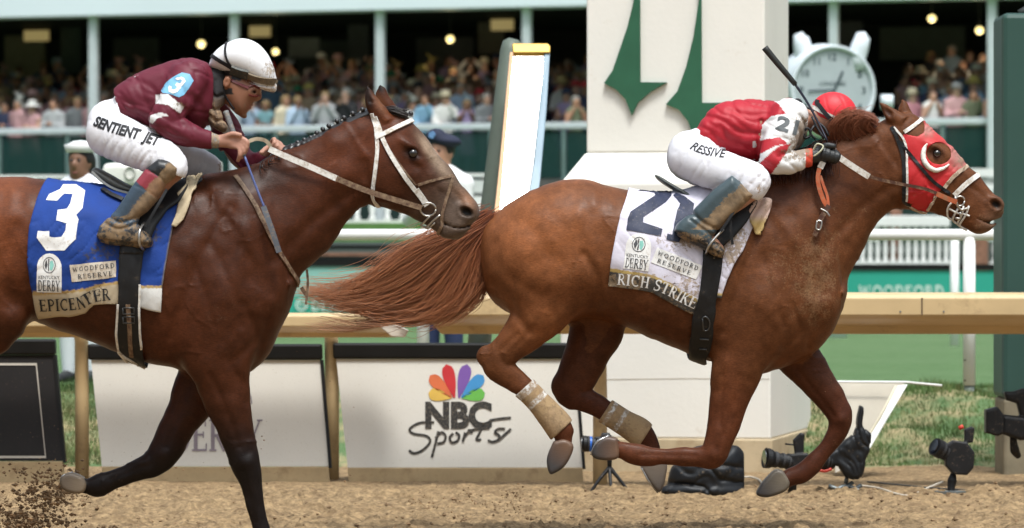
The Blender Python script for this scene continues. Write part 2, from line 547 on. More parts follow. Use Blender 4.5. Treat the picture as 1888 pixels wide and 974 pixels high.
def decal(fig, bvh, loops, name, mt, parent, off=1.2, side=-1, step=6.0, thick=0.0, waves=None, colf=None, mudf=None):
    """shapes printed, sewn or draped on a surface: every loop is filled, cut fine and laid on it"""
    bm = bmesh.new()
    for lp in loops:
        pts = [Vector((p[0], p[1], 0)) for p in lp]
        try: tris = tessellate_polygon([pts])
        except Exception: continue
        vs = [bm.verts.new(p) for p in pts]
        for t in tris:
            try: bm.faces.new([vs[i] for i in t])
            except ValueError: pass
    for it in range(6):
        es = [e for e in bm.edges if e.calc_length() > step]
        if not es: break
        bmesh.ops.subdivide_edges(bm, edges=es, cuts=1)
        bmesh.ops.triangulate(bm, faces=[f for f in bm.faces if len(f.verts) > 3])
    for v in bm.verts:
        u0, v0 = v.co.x, v.co.y
        o = off + (waves(u0, v0) if waves else 0)
        p, n = hit(bvh, u0, v0, side, o)
        v.co = p
    V = np.array([v.co[:] for v in bm.verts]); bm.verts.ensure_lookup_table(); bm.verts.index_update()
    F = [[v.index for v in f.verts] for f in bm.faces]
    bm.free()
    # face the camera on the near side
    out = []
    for f in F:
        a, b, c = V[f[0]], V[f[1]], V[f[2]]
        nz = (b[0] - a[0]) * (c[1] - a[1]) - (b[1] - a[1]) * (c[0] - a[0])
        out.append(f if nz * side > 0 else f[::-1])
    o = fig.obj(name, V, out, mt, parent, colf, mudf)
    if thick:
        m = o.modifiers.new('thick', 'SOLIDIFY'); m.thickness = thick; m.offset = 1
    return o

def strap_geo(path, nrm, width, thick):
    """flat band along path with surface normals"""
    P_ = [Vector(p) for p in path]; n = len(P_); vs = []; fs = []
    for i in range(n):
        t = (P_[min(i + 1, n - 1)] - P_[max(i - 1, 0)]).normalized()
        nn = Vector(nrm[i]); nn = (nn - t * nn.dot(t))
        nn = nn.normalized() if nn.length > 1e-6 else Vector((0, 0, -1))
        b = t.cross(nn)
        wd = width[i] if hasattr(width, '__len__') else width
        for sx, sy in ((-1, 0), (1, 0), (1, 1), (-1, 1)):
            vs.append(P_[i] + b * sx * wd / 2 + nn * sy * thick)
    for i in range(n - 1):
        for k in range(4):
            k2 = (k + 1) % 4
            fs.append((i * 4 + k, i * 4 + k2, (i + 1) * 4 + k2, (i + 1) * 4 + k))
    fs.append((3, 2, 1, 0)); fs.append(tuple((n - 1) * 4 + k for k in range(4)))
    return vs, fs

def straps(fig, bvh, specs, name, mt, parent, off=0.6, colf=None, mudf=None):
    """specs: (points, width, thickness, sides); points (u,v) are laid on the surface, (u,v,w) hang free"""
    first = None
    for side in (-1, 1):
        mb = MB()
        for pts, wd, th, sides in specs:
            if side not in sides: continue
            q = spline(pts, 6)
            if q.shape[1] == 2:
                pn = [hit(bvh, a, b, side, off) for a, b in q]
                path = [x[0] for x in pn]; nr = [x[1] for x in pn]
            else:
                path = [Vector((a[0], a[1], a[2] if side < 0 else -a[2])) for a in q]; nr = [Vector((0, 0, side))] * len(q)
            mb.add(*strap_geo(path, nr, wd, th))
        if not mb.v: continue
        V = np.array([tuple(x) for x in mb.v])
        me = bpy.data.meshes.new(name)
        me.from_pydata(fig.W(V).tolist(), [], mb.f)
        bm = bmesh.new(); bm.from_mesh(me); bmesh.ops.recalc_face_normals(bm, faces=bm.faces); bm.to_mesh(me); bm.free()
        me.update()
        o = link(name, me, mt, parent)
        first = first or o
    return first

def ftube(fig, pts, rad, name, mt, parent, seg=10, n=5):
    """round cord, ring or rod given in photo units; rad in the same units"""
    mb = MB()
    groups = pts if isinstance(pts[0][0], (tuple, list)) else [pts]
    for g in groups:
        q = spline(g, n) if len(g) > 2 else np.array(g, float)
        r = rad if not hasattr(rad, '__len__') else np.interp(np.linspace(0, 1, len(q)), np.linspace(0, 1, len(rad)), rad)
        mb.tube([Vector(x) for x in q], r, seg)
    V = np.array([tuple(x) for x in mb.v]); mb.v = [tuple(x) for x in fig.W(V)]
    return mb.build(name, mt, parent, smooth=True)

def gauss_map(items):
    """relief: list of ('g', [points], width, depth) grooves / ('b', (u,v), (ru,rv), angle, height) swellings"""
    def fn(U, V):
        G = np.zeros(U.shape)
        for it in items:
            if it[0] == 'g':
                q = spline(it[1], 5); d2 = np.full(U.shape, 1e9)
                for a, b in zip(q[:-1], q[1:]):
                    ab = b - a; L = max((ab ** 2).sum(), 1e-9)
                    t = np.clip(((U - a[0]) * ab[0] + (V - a[1]) * ab[1]) / L, 0, 1)
                    d2 = np.minimum(d2, (U - a[0] - ab[0] * t) ** 2 + (V - a[1] - ab[1] * t) ** 2)
                G += it[3] * np.exp(-d2 / it[2] ** 2)
            else:
                _, c, r, ang, hgt = it; ca, sa = math.cos(R(ang)), math.sin(R(ang))
                x = ((U - c[0]) * ca + (V - c[1]) * sa) / r[0]; y = (-(U - c[0]) * sa + (V - c[1]) * ca) / r[1]
                G -= hgt * np.exp(-(x * x + y * y))
        return G
    return fn

def creases(seed, fu, fv, ang=0.0, amp=1.5, warp=8.0, sharp=0.22, mask=None):
    """folds of thin cloth: sharp ridged lines running across the direction ang"""
    ca, sa = math.cos(R(ang)), math.sin(R(ang))
    def fn(U, V):
        X = (U * ca + V * sa); Y = (-U * sa + V * ca)
        X = X + warp * vnoise(U / 31, V / 31, seed + 1); Y = Y + warp * vnoise(U / 27, V / 27, seed + 2)
        n = vnoise(X / fu, Y / fv, seed)
        g = amp * np.exp(-(n / sharp) ** 2) - amp * 0.8 * np.maximum(n, 0)
        return g * (mask(U, V) if mask is not None else 1)
    return fn
def both(*f):
    return lambda U, V: sum(g(U, V) for g in f)
def soft(x, a, b):
    """0 at a, 1 at b, eased"""
    t = np.clip((x - a) / (b - a), 0, 1); return t * t * (3 - 2 * t)
def blob(U, V, u, v, ru, rv, ang=0):
    ca, sa = math.cos(R(ang)), math.sin(R(ang))
    x = ((U - u) * ca + (V - v) * sa) / ru; y = (-(U - u) * sa + (V - v) * ca) / rv
    return np.exp(-(x * x + y * y))
def lerpc(a, b, t):
    return np.asarray(a)[None] * (1 - t)[:, None] + np.asarray(b)[None] * t[:, None] if np.ndim(a) == 1 else a * (1 - t)[:, None] + np.asarray(b)[None] * t[:, None]
def inpoly(U, V, L):
    ins = np.zeros(U.shape, bool); L = [tuple(map(float, p)) for p in L]
    for a, b in zip(L, L[1:] + L[:1]):
        if a[1] == b[1]: continue
        c = (a[1] > V) != (b[1] > V)
        ins ^= c & (U < (b[0] - a[0]) * (V - a[1]) / (b[1] - a[1]) + a[0])
    return ins
# ------------------------------------------------------------------ lettering
def sd_poly(U, V, L):
    d2 = np.full(U.shape, 1e9); L = [tuple(map(float, p)) for p in L]
    for a, b in zip(L, L[1:] + L[:1]):
        ab = (b[0] - a[0], b[1] - a[1]); LL = max(ab[0] ** 2 + ab[1] ** 2, 1e-9)
        t = np.clip(((U - a[0]) * ab[0] + (V - a[1]) * ab[1]) / LL, 0, 1)
        d2 = np.minimum(d2, (U - a[0] - ab[0] * t) ** 2 + (V - a[1] - ab[1] * t) ** 2)
    return np.where(inpoly(U, V, L), -1, 1) * np.sqrt(d2)

def arc(cx, cy, rx, ry, a0, a1, n=9):
    return [(cx + rx * math.cos(R(a0 + (a1 - a0) * i / n)), cy + ry * math.sin(R(a0 + (a1 - a0) * i / n))) for i in range(n + 1)]
TK, TN, SF = 0.15, 0.06, 0.05
def _st(x, y0=0.0, y1=1.0, s0=True, s1=True):
    o = [([(x, y0), (x, y1)], TK)]
    if s0: o.append(([(x - 0.16, y0 + SF / 2), (x + 0.16, y0 + SF / 2)], SF))
    if s1: o.append(([(x - 0.16, y1 - SF / 2), (x + 0.16, y1 - SF / 2)], SF))
    return o
GLY = {
    'I': (0.42, _st(0.2)),
    'E': (0.72, _st(0.17) + [([(0.2, 0.03), (0.64, 0.03)], TN), ([(0.2, 0.52), (0.5, 0.52)], TN), ([(0.2, 0.97), (0.6, 0.97)], TN), ([(0.63, 0.0), (0.63, 0.24)], SF), ([(0.59, 0.78), (0.59, 1.0)], SF), ([(0.5, 0.42), (0.5, 0.62)], SF)]),
    'F': (0.66, _st(0.17) + [([(0.2, 0.5), (0.48, 0.5)], TN), ([(0.2, 0.97), (0.58, 0.97)], TN), ([(0.57, 0.76), (0.57, 1.0)], SF), ([(0.48, 0.4), (0.48, 0.6)], SF)]),
    'P': (0.68, _st(0.17) + [([(0.2, 0.97)] + arc(0.34, 0.72, 0.24, 0.25, 90, -90) + [(0.2, 0.47)], 0.09)]),
    'R': (0.78, _st(0.17) + [([(0.2, 0.97)] + arc(0.34, 0.73, 0.22, 0.24, 90, -90) + [(0.2, 0.49)], 0.09), ([(0.38, 0.48), (0.68, 0.03)], 0.13), ([(0.6, 0.025), (0.8, 0.025)], SF)]),
    'B': (0.7, _st(0.17) + [([(0.2, 0.97)] + arc(0.34, 0.75, 0.2, 0.22, 90, -90) + [(0.2, 0.53)], 0.09), ([(0.3, 0.525)] + arc(0.36, 0.275, 0.24, 0.245, 90, -90) + [(0.2, 0.03)], 0.1)]),
    'D': (0.82, _st(0.17) + [([(0.2, 0.97)] + arc(0.36, 0.5, 0.36, 0.47, 90, -90, 14) + [(0.2, 0.03)], 0.1)]),
    'C': (0.8, [(arc(0.44, 0.5, 0.36, 0.46, 50, 310, 18), 0.11), ([(0.69, 0.68), (0.69, 1.0)], SF)]),
    'O': (0.92, [(arc(0.45, 0.5, 0.37, 0.46, 0, 360, 24), 0.11)]),
    'T': (0.74, _st(0.36, s1=False) + [([(0.03, 0.97), (0.69, 0.97)], TN), ([(0.05, 0.76), (0.05, 1.0)], SF), ([(0.67, 0.76), (0.67, 1.0)], SF)]),
    'H': (0.88, _st(0.18) + _st(0.68) + [([(0.2, 0.5), (0.66, 0.5)], TN)]),
    'N': (0.9, [([(0.18, 0.0), (0.18, 1.0)], 0.07), ([(0.16, 0.98), (0.70, 0.02)], 0.14), ([(0.72, 0.0), (0.72, 1.0)], 0.07), ([(0.04, 0.025), (0.32, 0.025)], SF), ([(0.58, 0.975), (0.86, 0.975)], SF), ([(0.02, 0.975), (0.2, 0.975)], SF)]),
    'K': (0.84, _st(0.17) + [([(0.22, 0.42), (0.66, 0.97)], TN), ([(0.36, 0.6), (0.72, 0.03)], 0.13), ([(0.6, 0.025), (0.86, 0.025)], SF), ([(0.54, 0.975), (0.78, 0.975)], SF)]),
    'S': (0.64, [(arc(0.32, 0.74, 0.2, 0.22, 40, 270, 10)[:-1] + arc(0.32, 0.26, 0.23, 0.23, 90, -140, 12), 0.11), ([(0.5, 0.74), (0.5, 1.0)], SF), ([(0.1, 0.0), (0.1, 0.26)], SF)]),
    'V': (0.84, [([(0.12, 0.98), (0.42, 0.02)], 0.13), ([(0.44, 0.04), (0.72, 0.98)], TN), ([(0.0, 0.975), (0.27, 0.975)], SF), ([(0.6, 0.975), (0.84, 0.975)], SF)]),
    'W': (1.15, [([(0.12, 0.98), (0.34, 0.02)], 0.13), ([(0.36, 0.04), (0.57, 0.9)], TN), ([(0.56, 0.94), (0.78, 0.02)], 0.13), ([(0.8, 0.04), (1.0, 0.98)], TN), ([(0.0, 0.975), (0.27, 0.975)], SF), ([(0.88, 0.975), (1.12, 0.975)], SF)]),
    'Y': (0.8, [([(0.12, 0.98), (0.4, 0.48)], 0.13), ([(0.42, 0.5), (0.68, 0.98)], TN), ([(0.4, 0.0), (0.4, 0.5)], TK), ([(0.24, 0.025), (0.56, 0.025)], SF), ([(0.0, 0.975), (0.27, 0.975)], SF), ([(0.56, 0.975), (0.8, 0.975)], SF)]),
    'U': (0.85, [([(0.18, 0.98), (0.18, 0.3)] + arc(0.42, 0.3, 0.24, 0.27, 180, 360, 10) + [(0.66, 0.98)], 0.11), ([(0.04, 0.975), (0.34, 0.975)], SF), ([(0.54, 0.975), (0.78, 0.975)], SF)]),
    ' ': (0.34, []),
}
def strip2d(pts, w):
    vs = []; fs = []; n = len(pts)
    for i, p in enumerate(pts):
        a = pts[max(i - 1, 0)]; b = pts[min(i + 1, n - 1)]
        tx, ty = b[0] - a[0], b[1] - a[1]; L = math.hypot(tx, ty) or 1; tx /= L; ty /= L
        vs += [(p[0] - ty * w / 2, p[1] + tx * w / 2), (p[0] + ty * w / 2, p[1] - tx * w / 2)]
    for i in range(n - 1): fs.append((2 * i, 2 * i + 1, 2 * i + 3, 2 * i + 2))
    return vs, fs
def serif(text, track=0.06, bold=1.0):
    """list of (verts2d, faces) strokes, unit cap height, and total width"""
    x = 0; out = []
    for ch in text:
        w, st = GLY[ch]
        for pts, th in st:
            vs, fs = strip2d(pts, th * bold)
            out.append(([(a + x, b) for a, b in vs], fs))
        x += w + track
    return out, x - track
def sans(text, bold=0.0, shear=0.0, track=1.0):
    """the built-in typeface as flat faces, unit cap height"""
    c = bpy.data.curves.new('t', 'FONT'); c.body = text; c.offset = bold; c.shear = shear; c.space_character = track; c.resolution_u = 3; c.fill_mode = 'FRONT'
    o = bpy.data.objects.new('t', c); col.objects.link(o)
    dg = bpy.context.evaluated_depsgraph_get()
    me = bpy.data.meshes.new_from_object(o.evaluated_get(dg))
    vs = [(v.co.x, v.co.y) for v in me.vertices]; fs = [tuple(p.vertices) for p in me.polygons]
    bpy.data.objects.remove(o); bpy.data.curves.remove(c); bpy.data.meshes.remove(me)
    x0 = min(v[0] for v in vs); x1 = max(v[0] for v in vs); y0 = 0; y1 = 0.73
    return [([((a - x0) / 0.73, b / 0.73) for a, b in vs], fs)], (x1 - x0) / 0.73
def on_path(glyphs, width, base, hgt, fit=True, stretch=None):
    """lay lettering along a base line of picture points (v down), letters hgt tall"""
    q = np.array(spline(base, 8), float)[:, :2]
    L = np.concatenate([[0], np.cumsum(np.linalg.norm(np.diff(q, axis=0), axis=1))])
    sx = L[-1] / width if fit else hgt
    out = []
    for vs, fs in glyphs:
        nv = []
        for x, y in vs:
            d = np.clip(x * sx, -5, L[-1] + 5)
            px = np.interp(d, L, q[:, 0]); py = np.interp(d, L, q[:, 1])
            e = 1.0
            tx = np.interp(d + e, L, q[:, 0]) - np.interp(d - e, L, q[:, 0]); ty = np.interp(d + e, L, q[:, 1]) - np.interp(d - e, L, q[:, 1])
            n = math.hypot(tx, ty) or 1
            nv.append((px + ty / n * y * hgt, py - tx / n * y * hgt))
        out.append((nv, fs))
    return out
def lay(fig, bvh, groups, name, mt, parent, off=2.0, side=-1, step=7.0, lift=0.12):
    """print groups of flat faces (u, v) on a surface"""
    bm = bmesh.new(); lay_ = bm.verts.layers.float.new('o')
    for gi, (vs, fs) in enumerate(groups):
        bv = []
        for a, b in vs:
            v = bm.verts.new((a, b, 0)); v[lay_] = off + lift * (gi % 7); bv.append(v)
        for f in fs:
            if len(set(f)) > 2:
                try: bm.faces.new([bv[i] for i in f])
                except ValueError: pass
    bmesh.ops.triangulate(bm, faces=bm.faces)
    for it in range(5):
        es = [e for e in bm.edges if e.calc_length() > step]
        if not es: break
        bmesh.ops.subdivide_edges(bm, edges=es, cuts=1)
        bmesh.ops.triangulate(bm, faces=[f for f in bm.faces if len(f.verts) > 3])
    bm.verts.index_update()
    V = []
    for v in bm.verts:
        p, n = hit(bvh, v.co.x, v.co.y, side, v[lay_]); V.append(tuple(p))
    V = np.array(V)
    F = []
    for f in bm.faces:
        i = [v.index for v in f.verts]; a, b, c = V[i[0]], V[i[1]], V[i[2]]
        nz = (b[0] - a[0]) * (c[1] - a[1]) - (b[1] - a[1]) * (c[0] - a[0])
        F.append(i if nz * side > 0 else i[::-1])
    bm.free()
    return fig.obj(name, V, F, mt, parent)
def loop_group(L):
    pts = [Vector((p[0], p[1], 0)) for p in L]
    return (list(map(tuple, [(p.x, p.y) for p in pts])), [tuple(t) for t in tessellate_polygon([pts])])
def flat_print(groups, name, mt, parent, O, ux, uz, n, off=0.003, lift=0.0004):
    """lettering on a flat board: O origin, ux and uz the metre vectors of one unit across and up, n the outward normal"""
    O, ux, uz, n = map(Vector, (O, ux, uz, n)); mb = MB()
    for gi, (vs, fs) in enumerate(groups):
        mb.add([O + ux * a + uz * b + n * (off + lift * (gi % 7)) for a, b in vs], fs)
    return mb.build(name, mt, parent, norm=False)
DIGIT3 = [(290, 218), (303, 186), (360, 158), (372, 130), (440, 130), (498, 165), (493, 265), (462, 300), (476, 325), (462, 430), (402, 495), (300, 497), (248, 425), (252, 388), (318, 390), (318, 418), (345, 424), (385, 420), (405, 385), (408, 345), (352, 330), (358, 272), (408, 266), (425, 236), (432, 185), (385, 182), (352, 222)]
# ================================================================== the setting
def grid_mesh(name, xs, ys, zf, m, kind='structure'):
    X, Y = np.meshgrid(xs, ys, indexing='ij'); Z = zf(X, Y)
    V = np.stack([X.ravel(), Y.ravel(), Z.ravel()], 1); nx, ny = len(xs), len(ys)
    i = np.arange(nx * ny).reshape(nx, ny)
    Q = np.stack([i[:-1, :-1].ravel(), i[1:, :-1].ravel(), i[1:, 1:].ravel(), i[:-1, 1:].ravel()], 1)
    me = bpy.data.meshes.new(name)
    me.vertices.add(len(V)); me.vertices.foreach_set('co', V.ravel())
    me.loops.add(Q.size); me.loops.foreach_set('vertex_index', Q.ravel())
    me.polygons.add(len(Q)); me.polygons.foreach_set('loop_start', np.arange(0, Q.size, 4)); me.polygons.foreach_set('loop_total', np.full(len(Q), 4))
    me.update(); me.validate()
    o = link(name, me, m, None, True); o['kind'] = kind
    return o
def dirt_h(X, Y):
    h = 0.016 * vnoise(X * 2.3, Y * 2.3, 1) + 0.014 * vnoise(X * 7, Y * 6, 2) + 0.012 * vnoise(X * 19, Y * 17, 3) + 0.010 * vnoise(X * 41, Y * 39, 4) + 0.006 * vnoise(X * 64, Y * 50, 5)
    lump = np.maximum(vnoise(X * 9 + 3, Y * 8, 6) - 0.2, 0) * 0.05 * (0.6 + 0.4 * vnoise(X * 60, Y * 60, 8))
    far = np.clip((Y - 3.6) / 1.0, 0, 1)      # smoother, watered strip by the rail
    return (h + lump) * (1 - 0.75 * far)
m, nt, b = nmat('sandy_dirt')
n1 = noise(nt, 1.6, 6); n2 = noise(nt, 26, 9, 0.7); n3 = noise(nt, 120, 6, 0.7); n4 = noise(nt, 7, 5, 0.6)
cc = mixc(nt, ramp(nt, n2, 0.34, 0.66), (0.065, 0.040, 0.021), (0.39, 0.27, 0.145))
cc = mixc(nt, math_(nt, 'MULTIPLY', ramp(nt, n1, 0.35, 0.7), 0.35), cc, (0.33, 0.22, 0.115))
cc = mixc(nt, math_(nt, 'MULTIPLY', ramp(nt, n3, 0.55, 0.75), 0.5), cc, (0.48, 0.36, 0.21))
cc = mixc(nt, math_(nt, 'MULTIPLY', ramp(nt, n4, 0.5, 0.68), 0.65), cc, (0.12, 0.074, 0.040))
nt.links.new(cc, b.inputs['Base Color']); b.inputs['Roughness'].default_value = 0.95; b.inputs['Specular IOR Level'].default_value = 0.2
bump(nt, b, n3, 0.6, 0.01)
dirt_m = m
xs = np.concatenate([np.linspace(-90, -4.2, 40)[:-1], np.arange(-4.2, 4.2, 0.015), np.linspace(4.2, 90, 40)])
ys = np.concatenate([np.linspace(-70, -2.5, 30)[:-1], np.arange(-2.5, 7.4, 0.019), [7.5, 8.5]])
grid_mesh('dirt_track', xs, ys, dirt_h, dirt_m)
grass_m, nt, b = nmat('turf')
n1 = noise(nt, 0.5, 5); n2 = noise(nt, 9, 8, 0.7); n3 = noise(nt, 3.2, 6, 0.65)
cc = mixc(nt, ramp(nt, n2, 0.3, 0.7), (0.055, 0.11, 0.038), (0.115, 0.19, 0.08))
cc = mixc(nt, math_(nt, 'MULTIPLY', ramp(nt, n1, 0.35, 0.65), 0.4), cc, (0.12, 0.18, 0.085))
sx = nt.nodes.new('ShaderNodeSeparateXYZ'); tc = nt.nodes.new('ShaderNodeTexCoord'); nt.links.new(tc.outputs['Object'], sx.inputs[0])
near = nt.nodes.new('ShaderNodeMapRange'); near.inputs[1].default_value = 9.0; near.inputs[2].default_value = 8.2; nt.links.new(sx.outputs[1], near.inputs[0])
cc = mixc(nt, math_(nt, 'MULTIPLY', near.outputs[0], ramp(nt, n3, 0.42, 0.62)), cc, (0.36, 0.28, 0.16))
nt.links.new(cc, b.inputs['Base Color']); b.inputs['Roughness'].default_value = 0.9; b.inputs['Specular IOR Level'].default_value = 0.2
bump(nt, b, n2, 0.8, 0.03)
def turf_h(X, Y):
    t = np.clip((Y - 6.75) / 1.7, 0, 1); t = t * t * (3 - 2 * t)
    z = -0.05 + 0.06 * np.clip((Y - 6.7) / 0.1, 0, 1) + 0.38 * t + 0.03 * np.clip((Y - 8.4) / 1.5, 0, 1)
    return z + (0.035 * vnoise(X * 2.1, Y * 2.5, 21) + 0.02 * vnoise(X * 6, Y * 7, 22)) * np.clip((Y - 6.75) * 5, 0, 1) * np.clip((12 - Y) / 3, 0, 1)
xs = np.concatenate([np.linspace(-90, -6, 30)[:-1], np.arange(-6, 6, 0.05), np.linspace(6, 90, 30)])
ys = np.concatenate([np.arange(6.7, 10, 0.04), np.linspace(10, 40, 20)])
grid_mesh('turf_course', xs, ys, turf_h, grass_m)
far_m = mat('far_ground', (0.10, 0.15, 0.06), 0.95, var=0.4, vscale=0.2)
grid_mesh('ground', np.linspace(-900, 900, 7), np.linspace(-600, 1400, 9), lambda X, Y: X * 0 - 0.30, far_m)
# grass blades on the bank
rng = np.random.default_rng(31)
vs = []; fs = []
def blades(x0, x1, y0, y1, n, hmin, hmax):
    gx = rng.uniform(x0, x1, n); gy = rng.uniform(y0, y1, n); gz = turf_h(gx, gy)
    for x, y, z in zip(gx, gy, gz):
        hh = rng.uniform(hmin, hmax) * (0.6 + 0.8 * max(0, math.sin(x * 5.1) * math.sin(y * 7.3 + x))); a = rng.uniform(0, 3.14); w_ = 0.004
        dx, dy = math.cos(a) * w_, math.sin(a) * w_; lx, ly = rng.normal(0, 0.4, 2) * hh
        i = len(vs); vs.extend([(x - dx, y - dy, z - 0.01), (x + dx, y + dy, z - 0.01), (x + lx, y + ly, z + hh)]); fs.append((i, i + 1, i + 2))
blades(1.8, 4.2, 6.8, 9.4, 20000, 0.02, 0.065); blades(-3.3, -2.3, 6.8, 9.4, 9000, 0.03, 0.10)
me = bpy.data.meshes.new('grass'); me.from_pydata(vs, [], fs)
gm = mat('grass_blades', (0.085, 0.15, 0.04), 0.8, var=0.6, vscale=4, dirt=(0.34, 0.28, 0.14), dfac=0.45, dscale=3)
tag(link('grass', me, gm), kind='stuff')
# clods lying on the track, and the dirt thrown up by the hooves
def chunks(name, items, m):
    vs = []; fs = []
    base = [(1, 0, 0), (-1, 0, 0), (0, 1, 0), (0, -1, 0), (0, 0, 1), (0, 0, -1)]; bf = [(0, 2, 4), (2, 1, 4), (1, 3, 4), (3, 0, 4), (2, 0, 5), (1, 2, 5), (3, 1, 5), (0, 3, 5)]
    for x, y, z, r in items:
        i = len(vs)
        for q in base:
            k = rng.uniform(0.55, 1.25, 3) * r
            vs.append((x + q[0] * k[0] + rng.normal(0, .2) * r, y + q[1] * k[1], z + q[2] * k[2] * 0.8))
        fs += [(a + i, b_ + i, c_ + i) for a, b_, c_ in bf]
    me = bpy.data.meshes.new(name); me.from_pydata(vs, [], fs)
    return tag(link(name, me, m), kind='stuff')
it = []
for k in range(9000):
    x = rng.uniform(-3.4, 3.4); y = 0.2 + 4.2 * rng.random() ** 1.3; r = 0.0025 + 0.014 * rng.random() ** 7
    if vnoise(np.array(x * 2.2), np.array(y * 2.6), 55) < rng.uniform(-0.5, 0.35): continue
    it.append((x, y, float(dirt_h(np.array(x), np.array(y))) + r * 0.4, r))
clod_m = mat('clod', (0.22, 0.14, 0.075), 0.95, var=0.6, vscale=30)
chunks('dirt_clods', it, clod_m)
it = []
def spray(u, v, ru, rv, D, n, rmax, tilt=0.0):
    nc = max(4, n // 28); cs_ = rng.normal(0, 1, (nc, 2)); wgt = rng.random(nc) ** 2; wgt /= wgt.sum()
    for k in range(n):
        c_ = cs_[rng.choice(nc, p=wgt)]; sc_ = rng.random() ** 0.5 * 0.55; a, b_ = c_ + rng.normal(0, 1, 2) * sc_
        p = P(u + a * ru + b_ * tilt, v + b_ * rv, D + rng.normal(0, 0.12))
        if p.z > 0.01: it.append((p.x, p.y, p.z, 0.0009 + rmax * rng.random() ** 4))
spray(75, 930, 40, 30, 18.6, 1900, 0.013, -20); spray(105, 885, 30, 16, 18.7, 700, 0.010); spray(60, 962, 60, 12, 18.6, 1000, 0.014); spray(160, 900, 50, 30, 18.8, 120, 0.005)
spray(900, 935, 55, 14, 20.8, 420, 0.007); spray(960, 915, 26, 14, 20.8, 120, 0.007); spray(500, 810, 70, 35, 20.5, 55, 0.005); spray(430, 880, 120, 30, 20, 70, 0.006)
spray(700, 780, 330, 90, 20.5, 110, 0.0028); spray(150, 720, 120, 90, 19, 110, 0.0028); spray(1000, 600, 500, 140, 19, 70, 0.0018)
chunks('flying_dirt', it, mat('thrown_dirt', (0.27, 0.165, 0.085), 0.95, var=0.7, vscale=40))

# ------------------------------------------------------------------ running rail
tan = mat('tan_rail_paint', (0.56, 0.41, 0.22), 0.45, var=0.1, vscale=3, dirt=(0.30, 0.20, 0.11), dfac=0.25, dscale=5)
tanw = mat('tan_wood', (0.46, 0.34, 0.19), 0.7, var=0.2, vscale=8, dirt=(0.25, 0.17, 0.09), dfac=0.5, dscale=8)
def rail(label, u0, u1, D0, ztop, k, cut0=0, cut1=0, posts=()):
    r = empty('running_rail', (xof((u0 + u1) / 2, D0), D0 + CY + 0.3, 0), label, 'rail', 'tan rails along the dirt track')
    pf = [(0.0, -0.03), (0.02, -0.008), (0.10, 0.0), (0.42, 0.0), (0.5, -0.03), (0.5, -0.235), (0.40, -0.235), (0.37, -0.19), (0.07, -0.145), (0.0, -0.125)]
    mb = MB(); n = len(pf)
    vs = []
    for u_, cut in ((u0, cut0), (u1, cut1)):
        for a, z in pf: vs.append((xof(u_, D0) + cut * (-z) / 0.235 * k, D0 + CY + a * k, ztop + z * k))
    mb.add(vs, [tuple(range(n)), tuple(range(2 * n - 1, n - 1, -1))] + [(i, i + n, (i + 1) % n + n, (i + 1) % n) for i in range(n)])
    mb.build('rail_cover', tan, r, bevel=0.006)
    for u_ in posts:
        D = D0 + 0.62
        x = xof(u_, D); mb = MB()
        mb.tube([(x + 0.004, D + CY, -0.1), (x + 0.004, D + CY, 0.5), (x, D + CY, ztop - 0.28 * k), (x - 0.004, D + CY - 0.1, ztop - 0.12 * k)], [0.041, 0.041, 0.04, 0.04], 14)
        mb.build('post', tan, r, smooth=True)
    return r
rail('tan running rail on the right, passing in front of the green column', 742, 2700, 24.05, 1.0897, 1.0, cut0=0.21, posts=(1105, 1560 + 900, 2600))
rail('lower tan running rail on the left ending in a slanted pale tip', -1500, 690, 24.5, 0.972, 0.60, cut1=0.20, posts=(-780, -310, 150, 611))
rr_ = bpy.data.objects['running_rail']
for u in (860, 1700, 2300):
    x = xof(u, 24.05); mb = MB(); mb.box((x - 0.004, 24.045 + CY, 0.9647), (x + 0.004, 24.06 + CY, 1.062)); mb.build('joint', mat('joint_band', (0.16, 0.11, 0.06), 0.7), rr_)  # dark bands mark the joints of the rail cover
for u in (1660, 1740):
    x = xof(u, 24.05); mb = MB(); mb.lathe([(0.006, 0), (0.005, 0.004)], (0, 0, 0), 8, M=Matrix.Rotation(R(90), 4, 'X')); mb.v = [(p_[0] + x, p_[1] + 24.05 + CY, p_[2] + 0.985) for p_ in mb.v]; mb.build('bolt', mat('bolt_steel', (0.3, 0.3, 0.3), 0.4, 0.7), rr_)
e = MB(); z0 = 0.972
e.prism([(xof(665, 24.5), 4.49, 0.985), (xof(690, 24.5), 4.49, 0.975), (xof(752, 24.5), 4.49, 0.872), (xof(746, 24.5), 4.49, 0.835), (xof(722, 24.5), 4.49, 0.84)], (0, 0.25, 0))
e.build('end_cap', mat('pale_end_cap', (0.62, 0.56, 0.48), 0.6), bpy.data.objects['running_rail.001'], bevel=0.005)

